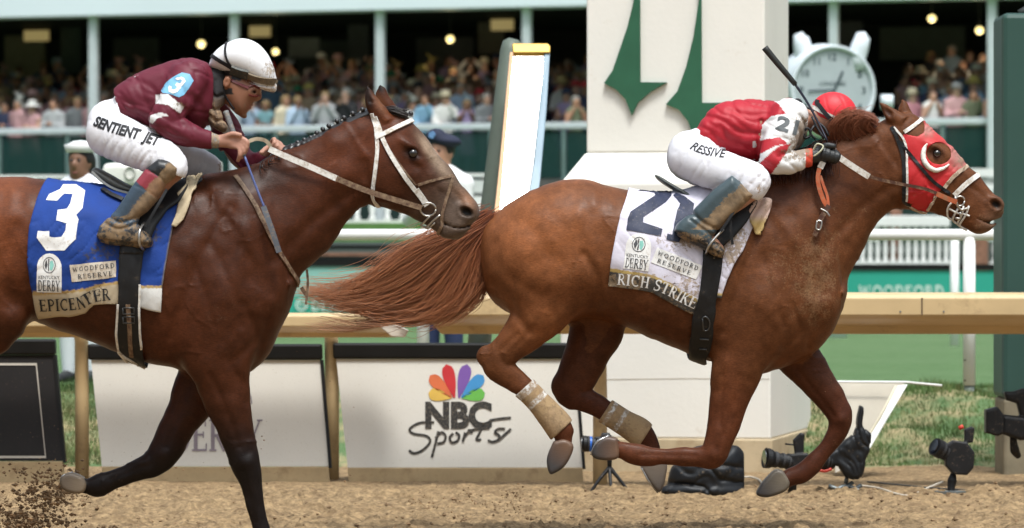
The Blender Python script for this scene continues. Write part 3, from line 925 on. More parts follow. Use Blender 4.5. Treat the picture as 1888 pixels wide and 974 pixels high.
# ------------------------------------------------------------------ sponsor boards under the rail
board_w = mat('board_white', (0.66, 0.63, 0.57), 0.6, var=0.06, vscale=2, dirt=(0.3, 0.22, 0.13), dfac=0.12, dscale=110)
board_k = mat('board_black', (0.009, 0.0065, 0.006), 0.6, var=0.3, vscale=5, dirt=(0.2, 0.13, 0.08), dfac=0.0, dscale=60)
capm = mat('black_cap', (0.008, 0.0075, 0.007), 0.45, var=0.3, spec=0.25)
DB = 24.95
def board(label, TL, TR, BR, BL, face, cap=True):
    r = empty('advertising_board', (xof((BL[0] + BR[0]) / 2, DB), DB + CY, 0), label, 'board', 'boards along the foot of the rail')
    lean = 0.10
    tl, tr, br_, bl = P(*TL, DB + lean), P(*TR, DB + lean), P(*BR, DB), P(*BL, DB)
    mb = MB(); mb.prism([tl, tr, br_, bl], (0, 0.03, 0)); mb.build('panel', face, r)
    dx = tr - tl
    mb = MB(); mb.prism([tl + Vector((-.02, -0.02, 0.092)), tr + Vector((.01, -0.02, 0.092)), tr + Vector((.014, -0.02, 0.001)), tl + Vector((-.016, -0.02, 0.001))], (0, 0.10, 0)); mb.build('cap', capm, r, bevel=0.012)
    mb = MB(); mb.prism([bl + Vector((-.0, -0.012, -0.003)), br_ + Vector((0, -0.012, -0.003)), br_ + Vector((.01, -0.012, -0.14)), bl + Vector((.01, -0.012, -0.14))], (0, 0.05, 0)); mb.build('kick_plank', tanw, r, bevel=0.004)
    mb = MB(); mb.prism([tr + Vector((.001, -0.012, 0.001)), tr + Vector((.018, -0.012, 0.001)), br_ + Vector((.018, -0.012, -0.01)), br_ + Vector((.001, -0.012, -0.01))], (0, 0.06, 0)); mb.build('side_frame', capm, r)
    n = (br_ - bl).cross(tl - bl); n.normalize()
    if n.y > 0: n = -n
    return r, (lambda u, v: ray_plane(u, v, bl, n)), n
def ray_plane(u, v, O, n):
    c_ = Vector((0, CY, EYE)); d = Vector(((u - 944) / FPX, 1, (495 - v) / FPX)); t = (O - c_).dot(n) / d.dot(n)
    return c_ + d * t
def print_px(groups, pl, n, name, m_, parent, off=0.004):
    mb = MB()
    for gi, (vs, fs) in enumerate(groups): mb.add([pl(a, b_) + n * (off + 0.0005 * (gi % 6)) for a, b_ in vs], fs)
    return mb.build(name, m_, parent, norm=False)
r1, pl, n = board('dark brown board framed by a thin pale line, at the far left', (-330, 655), (98, 655), (116, 850), (-310, 850), board_k)
print_px([strip2d([(-300, 672), (67, 672), (84, 843), (-290, 843)], 4.5)], pl, n, 'pale_frame_line', mat('pale_line', (0.5, 0.46, 0.40), 0.6), r1)
r2, pl, n = board('cream board with mauve lettering behind the legs of the bay horse', (168, 664), (590, 664), (606, 860), (188, 860), board_w)
mauve = mat('mauve_ink', (0.24, 0.20, 0.23), 0.6)
g, W_ = serif('DERBY', 0.03, 1.1); print_px(on_path(g, W_, [(318, 832), (400, 832), (484, 832)], 58), pl, n, 'derby_lettering', mauve, r2)
g, W_ = serif('KENTUCKY', 0.05, 1.2); print_px(on_path(g, W_, [(348, 772), (402, 770), (456, 772)], 17), pl, n, 'small_lettering', mauve, r2)
print_px([strip2d([(402 + 62 * math.cos(R(a)), 745 - 55 * math.sin(R(a))) for a in range(0, 181, 12)], 2.5)], pl, n, 'emblem_arch', mauve, r2)
r3, pl, n = board('cream board with a rainbow feather fan above black lettering, left of the white base', (620, 662), (1058, 662), (1074, 862), (641, 862), board_w)
def feather(c0, ang, L, w_):
    ca, sa = math.cos(R(ang)), math.sin(R(ang)); pts = []
    for t in np.linspace(0, 1, 12):
        x = L * t; y = w_ * (0.12 + 0.88 * math.sin(min(t, 0.72) / 0.72 * math.pi / 2) ** 1.1) * (1 if t < 0.72 else math.sqrt(max(0, 1 - ((t - 0.72) / 0.28) ** 2))); pts.append((x, y))
    loop = pts + [(x, -y) for x, y in reversed(pts)]
    return loop_group([(c0[0] + x * ca + y * sa, c0[1] - x * sa + y * ca) for x, y in loop])
for nm, ang, cx, cl_ in (('gold', 168, 832, (0.66, 0.42, 0.08)), ('orange', 134, 833, (0.60, 0.14, 0.05)), ('red', 104, 838, (0.50, 0.025, 0.03)), ('purple', 76, 846, (0.17, 0.08, 0.32)), ('blue', 46, 851, (0.05, 0.25, 0.52)), ('green', 12, 852, (0.13, 0.42, 0.07))):
    print_px([feather((cx, 734), ang, 64 if nm in ('red', 'purple') else (58 if nm in ('orange', 'blue') else 43), 11.5)], pl, n, 'feather', mat(nm + '_ink', cl_, 0.6), r3)
ink = mat('speckled_black_ink', (0.03, 0.028, 0.026), 0.7, dirt=(0.3, 0.24, 0.17), dfac=0.4, dscale=90)
g, W_ = sans('NBC', 0.05); print_px(on_path(g, W_, [(784, 788), (845, 788), (907, 788)], 47), pl, n, 'bold_lettering', ink, r3)
K = lambda *p: [(500 + a / 1.823, 440 + b_ / 1.823) for a, b_ in p]
scr = [K((548, 618), (500, 620), (466, 640), (478, 656), (522, 664), (534, 684), (508, 712), (480, 722), (463, 712)), K((562, 648), (552, 690), (540, 736)), K((552, 672), (572, 652), (586, 664), (580, 684), (558, 690)),
       K((612, 655), (600, 670), (608, 686), (626, 680), (632, 662), (620, 652)), K((652, 652), (644, 684)), K((648, 668), (664, 650), (678, 652)), K((716, 620), (700, 655), (690, 676), (706, 676)), K((734, 612), (770, 606), (806, 603)), K((660, 646), (700, 640), (735, 636)),
       K((786, 640), (764, 640), (752, 652), (766, 662), (764, 676), (744, 684), (728, 678)), K((806, 640), (790, 655), (764, 678))]
print_px([strip2d([tuple(q) for q in spline(k_, 6)], 4.6) for k_ in scr], pl, n, 'script_lettering', ink, r3)

# ------------------------------------------------------------------ white finish pylon
cream = mat('cream_stucco', (0.80, 0.775, 0.715), 0.75, var=0.05, vscale=1.5, dirt=(0.5, 0.42, 0.31), dfac=0.0, dscale=3.5, bmp=0.25, bscale=35)
stain = mat('stained_stucco', (0.50, 0.40, 0.26), 0.8, var=0.15, vscale=3, dirt=(0.34, 0.25, 0.15), dfac=0.5, dscale=4, bmp=0.25, bscale=35)
TH = R(-11.2); eX = Vector((math.cos(TH), math.sin(TH), 0)); eN = Vector((math.sin(TH), -math.cos(TH), 0)); eB = -eN
py = empty('finish_pylon', (xof(1260, 26.3), 26.9 + CY, 0), 'tall cream pylon with green spires, standing on a wide flared base', 'pylon')
C0 = P(1410, 495, 26.2); C0.z = 0
wF = 334 * 26.2 / FPX
def ring(c, wl, dp, z, ex=0.0): # c = near right corner
    a = c + eX * ex - eB * ex
    return [Vector((p.x, p.y, z)) for p in (a - eX * (wl + 2 * ex), a, a + eB * (dp + 2 * ex), a - eX * (wl + 2 * ex) + eB * (dp + 2 * ex))]
def loft(rings):
    mb = MB(); vs = [p for r_ in rings for p in r_]; n_ = 4
    fs = [(3, 2, 1, 0), tuple(len(vs) - 4 + k for k in range(4))]
    for i in range(len(rings) - 1):
        for k in range(4): fs.append((i * 4 + k, i * 4 + (k + 1) % 4, i * 4 + 4 + (k + 1) % 4, i * 4 + 4 + k))
    return mb.add(vs, fs)
z280 = zof(280, 26.2); z332 = zof(338, 26.2)
loft([ring(C0, wF, wF, z280), ring(C0, wF, wF, 5.2)]).build('shaft', cream, py, bevel=0.012)
Cb = P(1421, 495, 26.0); Cb.z = 0; wB = 395 * 26 / FPX
loft([ring(Cb, wB, 1.9, 0.20), ring(Cb, wB, 1.9, z332), ring(C0, wF, wF, z280 - 0.002, 0.006)]).build('flared_base', cream, py, bevel=0.012)
loft([ring(Cb, wB, 1.9, -0.1, 0.012), ring(Cb, wB, 1.9, 0.201, 0.012)]).build('base_plinth', stain, py, bevel=0.01)
seam = mat('stucco_seam', (0.50, 0.45, 0.37), 0.8)
pf_ = lambda u, v: ray_plane(u, v, Cb, eN)
mb = MB(); mb.add(*[[pf_(a_, b_) + eN * 0.002 for a_, b_ in strip2d([(1104, 700), (1260, 698), (1419, 699)], 1.3)[0]], strip2d([(0, 0), (1, 0), (2, 0)], 1)[1]]); mb.build('seam', seam, py, norm=False)
green = mat('emblem_green', (0.028, 0.115, 0.062), 0.5, var=0.12)
pe = lambda u, v: ray_plane(u, v, C0, eN)
for nm, L in (('spire', [(1174, -130), (1170.6, 0), (1158, 51), (1144, 92), (1131, 130), (1115, 154), (1138, 166), (1155, 184), (1166, 213), (1177, 190), (1200, 170), (1230.6, 152.4), (1181.5, 152), (1181, 0), (1178, -130)]),
              ('spire', [(1291, -130), (1290, 0), (1280, 68), (1266, 125), (1250, 169), (1229, 193), (1253, 203), (1270, 224), (1279, 250), (1285, 275), (1298, 240), (1320, 210), (1350, 190), (1295, 190), (1294, 0), (1293, -130)])):
    mb = MB(); vs, fs = loop_group(L)
    top = [pe(a, b_) + eN * 0.030 for a, b_ in vs]; n_ = len(vs)
    mb.add(top + [pe(a, b_) + eN * 0.001 for a, b_ in vs], fs + [(i, (i + 1) % n_, (i + 1) % n_ + n_, i + n_) for i in range(n_)])
    mb.build(nm, green, py)

# ------------------------------------------------------------------ slanted panel with white brace, right of the base
rp = empty('slanted_panel', (xof(1600, 25.6), 25.6 + CY, 0), 'beige slanted panel with a white diagonal brace beside the base', 'panel')
MB().prism([P(1540, 705, 25.8), P(1668, 706, 25.8), P(1592, 850, 25.5), P(1540, 872, 25.5)], (0, 0.05, 0)).build('panel_face', mat('beige_panel', (0.42, 0.38, 0.31), 0.7, var=0.1), rp)
MB().prism([P(1655, 712, 25.6), P(1674, 709, 25.6), P(1592, 848, 25.4), P(1576, 848, 25.4)], (0, 0.045, 0)).build('white_brace', mat('white_paint', (0.78, 0.78, 0.76), 0.5, var=0.05), rp, bevel=0.004)
MB().tube([P(1536, 704, 25.7), P(1672, 705, 25.7), P(1736, 711, 25.8)], 0.007, 8).build('top_edge', bpy.data.materials['white_paint'], rp)
MB().tube([P(1652, 712, 25.45), P(1622, 770, 25.35), P(1585, 830, 25.3), P(1583, 868, 25.2)], 0.008, 8).build('strap', mat('cream_strap', (0.6, 0.55, 0.42), 0.8), rp, smooth=True)

# ------------------------------------------------------------------ green column at the right edge
white_p = bpy.data.materials['white_paint']
gcol = mat('column_green', (0.030, 0.075, 0.062), 0.45, var=0.12, vscale=1.5)
gp = empty('green_column', (xof(1925, 25.6), 25.9 + CY, 0), 'thick dark green square column at the right edge of the view', 'column')
x0, x1 = xof(1848, 25.7), xof(2000, 25.7)
MB().box((x0, 25.7 + CY, zof(735, 25.7)), (x1, 26.2 + CY, zof(24, 25.7))).build('shaft', gcol, gp, bevel=0.03)
MB().box((x0 + 0.008, 25.708 + CY, -0.1), (x1 - 0.008, 26.19 + CY, zof(735, 25.7))).build('muddy_foot', mat('muddy_green', (0.22, 0.19, 0.13), 0.85, var=0.25), gp, bevel=0.02)
MB().lathe([(0.10, 0), (0.12, 0.03), (0.07, 0.06), (0.09, 0.12), (0.09, 0.3)], (xof(1915, 25.9), 25.95 + CY, zof(24, 25.7) - 0.001), 16).build('cap_fitting', mat('grey_fitting', (0.09, 0.10, 0.10), 0.5), gp, smooth=True)

# ------------------------------------------------------------------ leaning finish mirror
mp = empty('finish_mirror', (xof(840, 25.7), 25.7 + CY, 0), 'leaning grey green post with a bright white gilt framed panel', 'mirror')
def lean_loft(pts, depth, D, m_, name, bevel=0.01):
    mb = MB(); mb.prism([P(u, v, D - 0.55 + (420 - v) / 340 * 0.72) for u, v in pts], (0, depth, -depth * 0.2)); return mb.build(name, m_, mp, bevel=bevel)
pg = mat('post_grey_green', (0.105, 0.13, 0.105), 0.5, var=0.1)
mb = MB(); mb.tube([P(862, 880, 25.75), P(905, 395, 25.75), P(942, 96, 25.98), P(945, 80, 26.0), P(947, 72, 26.0)], [0.072, 0.068, 0.066, 0.06, 0.03], 20); mb.build('post', pg, mp, smooth=True)
lean_loft([(946, 94), (1004, 94), (999, 160), (984, 300), (965, 420), (918, 420), (927, 300)], 0.03, 25.50, mat('mirror_panel', (0.95, 0.95, 0.95), 0.18, 1.0, var=0.0), 'white_panel', 0.004)
gold = mat('gilt', (0.55, 0.34, 0.06), 0.4, 0.3, var=0.2)
lean_loft([(944, 80), (1010, 80), (1015, 86), (1014, 97), (946, 97)], 0.06, 25.47, gold, 'gilt_top', 0.006)
lean_loft([(940, 96), (947, 96), (929, 300), (919, 420), (908, 420), (921, 300)], 0.05, 25.48, mat('copper_edge', (0.42, 0.25, 0.14), 0.5, 0.2), 'side_trim', 0.003)
lean_loft([(1004, 97), (1014, 97), (1008, 200), (996, 330), (984, 420), (966, 420), (985, 300), (999, 160)], 0.05, 25.49, mat('blue_grey_edge', (0.20, 0.29, 0.36), 0.4), 'outer_edge', 0.003)

# ------------------------------------------------------------------ white turf rail
tr_ = empty('turf_rail', (xof(1787, 28.4), 28.4 + CY, 0.40), 'white plastic rail on round posts along the grass course', 'rail')
MB().tube([(xof(-900, 28.4), 28.4 + CY, zof(433, 28.4)), (xof(2900, 28.4), 28.4 + CY, zof(433, 28.4))], 0.037, 14).build('top_rail', white_p, tr_, smooth=True)
for u in (-227, 276, 780, 1283, 1787, 2290):
    p_ = P(u, 495, 28.4)
    MB().tube([(p_.x, p_.y, 0.46), (p_.x, p_.y, zof(438, 28.4))], 0.041, 16).build('post', white_p, tr_, smooth=True)
    MB().tube([(p_.x, p_.y, 0.3), (p_.x, p_.y, 0.459)], 0.033, 12).build('post_sleeve', mat('grey_sleeve', (0.22, 0.25, 0.24), 0.6), tr_, smooth=True)

for v_ in (664, 702):
    mb = MB(); q = P(1779, v_, 28.36); mb.lathe([(0.006, 0), (0.006, 0.006)], (0, 0, 0), 8, M=Matrix.Rotation(R(90), 4, 'X')); mb.v = [(p_[0] + q.x, p_[1] + q.y, p_[2] + q.z) for p_ in mb.v]; mb.build('screw', capm, tr_)
# ------------------------------------------------------------------ banners and terraces across the grass
teal = mat('teal_banner', (0.03, 0.34, 0.25), 0.45, var=0.1, vscale=0.6)
teal_p = mat('pale_teal_banner', (0.25, 0.47, 0.42), 0.4, var=0.15, vscale=0.8)
cream_ink = mat('pale_lettering', (0.62, 0.72, 0.66), 0.6)
def wallbox(name, u0, u1, v0, v1, D, dp, m_, parent=None, bevel=0, zb=None):
    mb = MB(); mb.box((xof(u0, D), D + CY, zof(v1, D) if zb is None else zb), (xof(u1, D), D + CY + dp, zof(v0, D))); return mb.build(name, m_, parent, bevel=bevel)
b1 = empty('banner', (xof(1700, 58), 58 + CY, 0.4), 'long teal banner with pale block lettering behind the right rail', 'banner')
wallbox('banner_sheet', 1475, 2300, 499, 560, 58, 0.12, teal, b1); wallbox('top_binding', 1475, 2300, 487, 498.5, 57.98, 0.15, capm, b1)
g, W_ = serif('WOODFORD', 0.12, 1.4)
print_px(on_path(g, W_, [(1583, 552), (1660, 552), (1740, 552)], 25), lambda a, b_: ray_plane(a, b_, P(1600, 540, 57.98), Vector((0, -1, 0))), Vector((0, -1, 0)), 'banner_lettering', cream_ink, b1, off=0.01)
b2 = empty('banner', (xof(600, 58), 58 + CY, 0.4), 'pale teal banner seen above the tail of the chestnut', 'banner')
wallbox('banner_sheet', -500, 1060, 492, 560, 58, 0.12, teal_p, b2); wallbox('top_binding', -500, 1060, 482, 491.5, 57.98, 0.15, capm, b2)
b3 = empty('banner', (xof(600, 50), 50 + CY, 0.4), 'low teal banner with pale letters and a round emblem by the tail', 'banner')
wallbox('banner_sheet', -500, 745, 546, 590, 50, 0.10, teal, b3)
nb = Vector((0, -1, 0)); plb = lambda a, b_: ray_plane(a, b_, P(600, 540, 49.98), nb)
g, W_ = serif('KENTUCKY', 0.06, 1.4); gs = on_path(g, W_, [(385, 573), (460, 573), (536, 573)], 21)
g, W_ = serif('DERBY', 0.06, 1.4); gs += on_path(g, W_, [(574, 573), (610, 573), (655, 573)], 21)
gs += [strip2d([(556 + 10 * math.cos(t), 562 + 10 * math.sin(t)) for t in np.linspace(0, 6.283, 17)], 3), strip2d([(550, 566), (554, 556), (557, 566), (561, 556), (563, 566)], 2.4)]
print_px(gs, plb, nb, 'banner_lettering', cream_ink, b3, off=0.008)
brick = mat('brick', (0.26, 0.13, 0.085), 0.85, var=0.3, vscale=10)
stone = mat('terrace_concrete', (0.10, 0.125, 0.115), 0.85, var=0.2, vscale=1.5)
terr = empty('terrace_wall', (0, 59.5 + CY, 0.3), 'low grey and brick terrace wall behind the teal banners', 'wall')
wallbox('wall_face', -1500, 3200, 446, 500, 61, 3.0, stone, terr, zb=-0.3)
for v0, v1, m_, dd in ((452, 458, capm, 60.99), (466, 472, brick, 60.97), (476, 483, capm, 60.98)):
    wallbox('seat_band', -1500, 1060, v0, v1, dd, 0.02, m_, terr)
lawn = mat('terrace_lawn', (0.09, 0.19, 0.05), 0.9, var=0.4, vscale=2)
gr = MB(); gr.box((-40, 61.2 + CY, zof(446, 61)), (40, 82 + CY, zof(446, 61) + 0.012)); tag(gr.build('terrace_lawn', lawn), kind='structure')
def balustrade(label, u0, u1, D, vt, vb, step, bw, rail_h=14, group='white balustrades of the terraces'):
    r = empty('balustrade', (xof((u0 + u1) / 2, D), D + CY, zof(vb, D)), label, 'balustrade', group)
    wallbox('top_rail', u0, u1, vt, vt + rail_h, D, 0.12, white_p, r, 0.01); wallbox('bottom_rail', u0, u1, vb - 6, vb, D, 0.12, white_p, r)
    n_ = int((u1 - u0) / step); s_ = D / FPX; z0_ = zof(vb - 6, D); z1_ = zof(vt + rail_h, D); H_ = z1_ - z0_; first = None
    for i in range(n_):
        x = xof(u0 + (i + 0.5) * step, D); w_ = bw * s_ / 2
        if first is None:
            mb = MB(); mb.lathe([(w_ * 0.9, 0), (w_ * 0.9, H_ * .08), (w_ * .5, H_ * .12), (w_, H_ * .35), (w_ * .45, H_ * .6), (w_ * .4, H_ * .85), (w_ * .8, H_ * .92), (w_ * .8, H_)], (0, 0, 0), 8)
            first = mb.build('baluster', white_p, None, smooth=True); o = first
        else: o = first.copy(); col.objects.link(o)
        o.parent = r; o.location = (x - r.location.x, D + CY + 0.06 - r.location.y, z0_ - r.location.z)
    return r
balustrade('white balustrade with slim balusters behind the nose of the chestnut', 1570, 1752, 60.3, 398, 488, 14, 9, 20)
balustrade('white balustrade with stout balusters next to the green column', 1824, 1990, 60.5, 396, 490, 28, 19, 18)
balustrade('white balustrade glimpsed under the throat of the bay horse', 560, 790, 61.4, 322, 412, 28, 13, 8)
pr = MB(); pr.box((xof(1793, 60.5), 60.5 + CY, -0.2), (xof(1822, 60.5), 61.1 + CY, zof(400, 60.5))); tag(pr.build('brick_pier', brick, bevel=0.02), 'brown brick pier between the two white balustrades on the right', 'pier')
pr = MB(); pr.box((xof(1642, 60.6), 60.6 + CY, -0.2), (xof(1663, 60.6), 60.95 + CY, zof(386, 60.6))); tag(pr.build('brick_pier', brick, bevel=0.02), 'narrow brown pier under the jaw of the chestnut horse', 'pier')
MBp = MB(); MBp.tube([(xof(1760, 45), 45 + CY, 0.3), (xof(1760, 45), 45 + CY, zof(440, 45))], 0.045, 12); tag(MBp.build('white_post', white_p, smooth=True), 'slim white post on the grass, just left of the rail post', 'post')
hedge = MB(); hedge.box((xof(-700, 61.3), 61.25 + CY, zof(447, 61)), (xof(1000, 61.3), 63.4 + CY, zof(411, 61.3))); ho = hedge.build('garden_bed', lawn); tag(ho, 'grassy raised bed in front of the terrace on the left', 'garden bed')
wr = empty('white_fence', (xof(500, 61.1), 61.1 + CY, 1.6), 'white panelled fence across the back left, head height', 'fence')
wallbox('top_bar', -300, 558, 323, 329, 61.1, 0.06, white_p, wr); wallbox('top_bar', 792, 905, 320, 326, 61.1, 0.06, white_p, wr)
wallbox('fence_panel', 806, 905, 332, 356, 61.12, 0.04, mat('fence_white_panel', (0.62, 0.64, 0.62), 0.5), wr); wallbox('lower_bar', 792, 905, 362, 398, 61.1, 0.06, white_p, wr)
for u in (-200, 60, 330, 552, 797, 904): wallbox('fence_post', u, u + 7, 323, 446, 61.11, 0.05, white_p, wr, zb=zof(447, 61))
wr2 = empty('white_fence', (xof(1800, 62), 62 + CY, 1.6), 'white double barred fence with a printed strip at the far right', 'fence')
wallbox('top_bar', 1600, 2200, 311, 326, 62, 0.08, white_p, wr2); wallbox('lower_bar', 1600, 2200, 340, 351, 62, 0.08, white_p, wr2)
wallbox('printed_strip', 1795, 2200, 328, 339, 62.02, 0.02, mat('grey_strip', (0.34, 0.36, 0.34), 0.6, var=0.5, vscale=18), wr2)
for u in (1610, 1790, 1960): wallbox('fence_post', u, u + 9, 326, 446, 62.01, 0.06, white_p, wr2, zb=zof(447, 61))
# ================================================================== the winning chestnut horse and its rider
F2 = Fig(20.0)
H2 = empty('racehorse', (F2.w(1250, 495)[0], 0, 0), 'chestnut racehorse in a red hood leading the gallop, long tail streaming behind it', 'horse')
coat2 = figmat('chestnut_coat', 0.46, mudcol=(0.27, 0.17, 0.09), bmp=0.35, bscale=170, stretch=(0.5, 1, 1.8), spec=0.13, hairvar=0.28, mudscale=120, soft_=0.22, mudmax=0.62, coatw=0.03)

def veins(seed):
    def fn(U, V):
        X = U + 14 * vnoise(U / 33, V / 33, seed); Y = V + 14 * vnoise(U / 29, V / 29, seed + 1)
        n = vnoise(X / 42, Y / 42, seed + 2); m_ = np.clip(vnoise(U / 60, V / 60, seed + 3) * 2 + 0.2, 0, 1)
        return -1.3 * np.exp(-(n / 0.055) ** 2) * m_
    return fn
s2 = Solid(2.5)
s2.slab([(884, 455), (893, 420), (918, 390), (950, 368), (985, 348), (1040, 331), (1090, 335), (1150, 349), (1210, 356), (1270, 350), (1330, 332), (1385, 318), (1430, 322), (1480, 345), (1520, 395), (1540, 455), (1549, 540)],
        [(884, 455), (885, 490), (896, 535), (922, 566), (970, 592), (1040, 596), (1090, 584), (1150, 603), (1200, 624), (1250, 645), (1300, 663), (1350, 674), (1400, 690), (1440, 680), (1480, 664), (1512, 642), (1536, 606), (1546, 575), (1549, 540)],
        [(884, 0, 14), (900, 0, 55), (940, 0, 88), (1000, 0, 104), (1080, 0, 104), (1180, 0, 112), (1270, 0, 112), (1350, 0, 98), (1420, 0, 86), (1480, 0, 80), (1530, 0, 60), (1549, 0, 40)],
        p=2.25, k=12, tags='trunk', axis=(1, 0))
s2.slab([(1370, 322), (1430, 298), (1490, 273), (1540, 255), (1590, 238), (1640, 221), (1672, 212)],
        [(1480, 640), (1540, 580), (1553, 545), (1572, 500), (1595, 455), (1618, 415), (1645, 388), (1690, 368)],
        [(1440, 460, 76), (1500, 420, 64), (1550, 380, 48), (1600, 335, 38), (1680, 290, 33)],
        p=2.1, k=26, tags='trunk neck', axis=(0.8, -0.6))
s2.chain([(1600, 272, 0, 30, 28), (1640, 252, 0, 33, 27), (1662, 245, 0, 32, 28)], k=14, tags='trunk')
s2.slab([(1632, 232), (1650, 216), (1672, 211), (1692, 218), (1715, 234), (1741, 259), (1764, 284), (1781, 302), (1798, 319), (1821, 345), (1838, 363), (1849, 377), (1852, 392)],
        [(1605, 300), (1630, 345), (1655, 378), (1690, 386), (1715, 391), (1741, 398), (1763, 408), (1783, 424), (1804, 432), (1824, 427), (1838, 413), (1847, 403), (1852, 392)],
        [(1620, 270, 26), (1655, 300, 37), (1700, 310, 38), (1735, 335, 32), (1775, 365, 23), (1805, 380, 21), (1830, 392, 22), (1852, 392, 8)],
        p=2.35, k=12, tags='trunk head', axis=(0.82, 0.57))
s2.ell((1526, 545, 0), (30, 62, 58), 4, k=14, tags='trunk')
# cheeks, brow, nostril, lips
for sd in (-1, 1):
    s2.ell((1682, 330, 26 * sd), (34, 38, 14), 20, k=10, tags='head')
    s2.ell((1717, 272, 32 * sd), (19, 9, 8), 30, k=6, tags='head')
    s2.chain([(1738, 312, 26 * sd, 5, 4), (1770, 335, 20 * sd, 4, 3)], k=8, tags='head')
    s2.ell((1832, 378, 15 * sd), (19, 17, 11), 30, k=5, tags='head')
    s2.ell((1833, 377, 25 * sd), (12, 8.5, 10), 35, k=3, tags='head', sub=True)
    s2.ell((1815, 418, 12 * sd), (22, 9, 9), -10, k=5, tags='head')
    s2.ell((1723, 283, 39 * sd), (11, 8, 7), 25, k=3, tags='head', sub=True)
s2.chain([(1800, 404, -30, 2.0, 30), (1822, 411, -28, 2.4, 28), (1846, 404, -20, 2.0, 20)], k=3, tags='head', sub=True)
# ears: cups, hollowed
s2.slab([(1618, 188), (1632, 192), (1650, 203), (1672, 214)], [(1618, 188), (1625, 208), (1636, 226), (1656, 238)], [(1618, 188, 1.5), (1634, 206, 9), (1660, 225, 14)], wc=-17, p=2, k=5, tags='ear', axis=(0.75, 0.66))
s2.slab([(1620, 190), (1632, 197), (1645, 210)], [(1620, 190), (1627, 206), (1638, 219)], [(1620, 190, 1), (1634, 206, 6), (1645, 214, 3)], wc=-27, p=2, k=2, tags='ear', axis=(0.75, 0.66), sub=True)
s2.slab([(1666, 183), (1674, 190), (1682, 207), (1690, 222)], [(1666, 183), (1659, 196), (1656, 210), (1660, 225)], [(1666, 183, 1.5), (1670, 200, 9), (1674, 222, 12)], wc=17, p=2, k=5, tags='ear', axis=(0.15, 0.99))
# near hind
s2.chain([(1010, 520, -52, 78, 44), (1000, 560, -52, 60, 38), (975, 602, -50, 41, 28), (942, 637, -48, 32, 21), (917, 667, -47, 29, 17), (940, 692, -47, 24, 14), (966, 713, -47, 19, 12), (990, 737, -47, 18.5, 13), (1012, 762, -47, 21, 15), (1031, 786, -47, 23, 17), (1037, 806, -47, 17, 13), (1036, 824, -47, 17, 15)], k=14, tags='leg')
s2.ell((893, 652, -46), (13, 17, 9), 40, k=9, tags='leg')
# far hind
s2.chain([(1090, 540, 50, 70, 44), (1104, 590, 50, 55, 36), (1085, 648, 48, 42, 28), (1066, 692, 46, 38, 22), (1052, 722, 46, 31, 17), (1083, 741, 46, 23, 14), (1115, 758, 46, 20, 12), (1150, 780, 46, 20, 13), (1182, 800, 46, 23, 16), (1200, 822, 46, 18, 13), (1206, 845, 46, 16, 14)], k=12, tags='leg')
s2.ell((1034, 712, 46), (13, 16, 9), 40, k=8, tags='leg')
# near fore
s2.chain([(1395, 560, -62, 74, 34), (1375, 620, -58, 58, 32), (1360, 668, -54, 48, 29), (1345, 720, -50, 39, 25), (1334, 770, -48, 31, 21), (1322, 812, -47, 27, 19), (1312, 836, -46, 25, 18), (1283, 841, -46, 17.5, 13), (1240, 840, -46, 16, 11), (1200, 840, -46, 17, 12), (1170, 836, -46, 20, 14), (1148, 829, -46, 17, 12), (1128, 825, -46, 17, 15)], k=14, tags='leg')
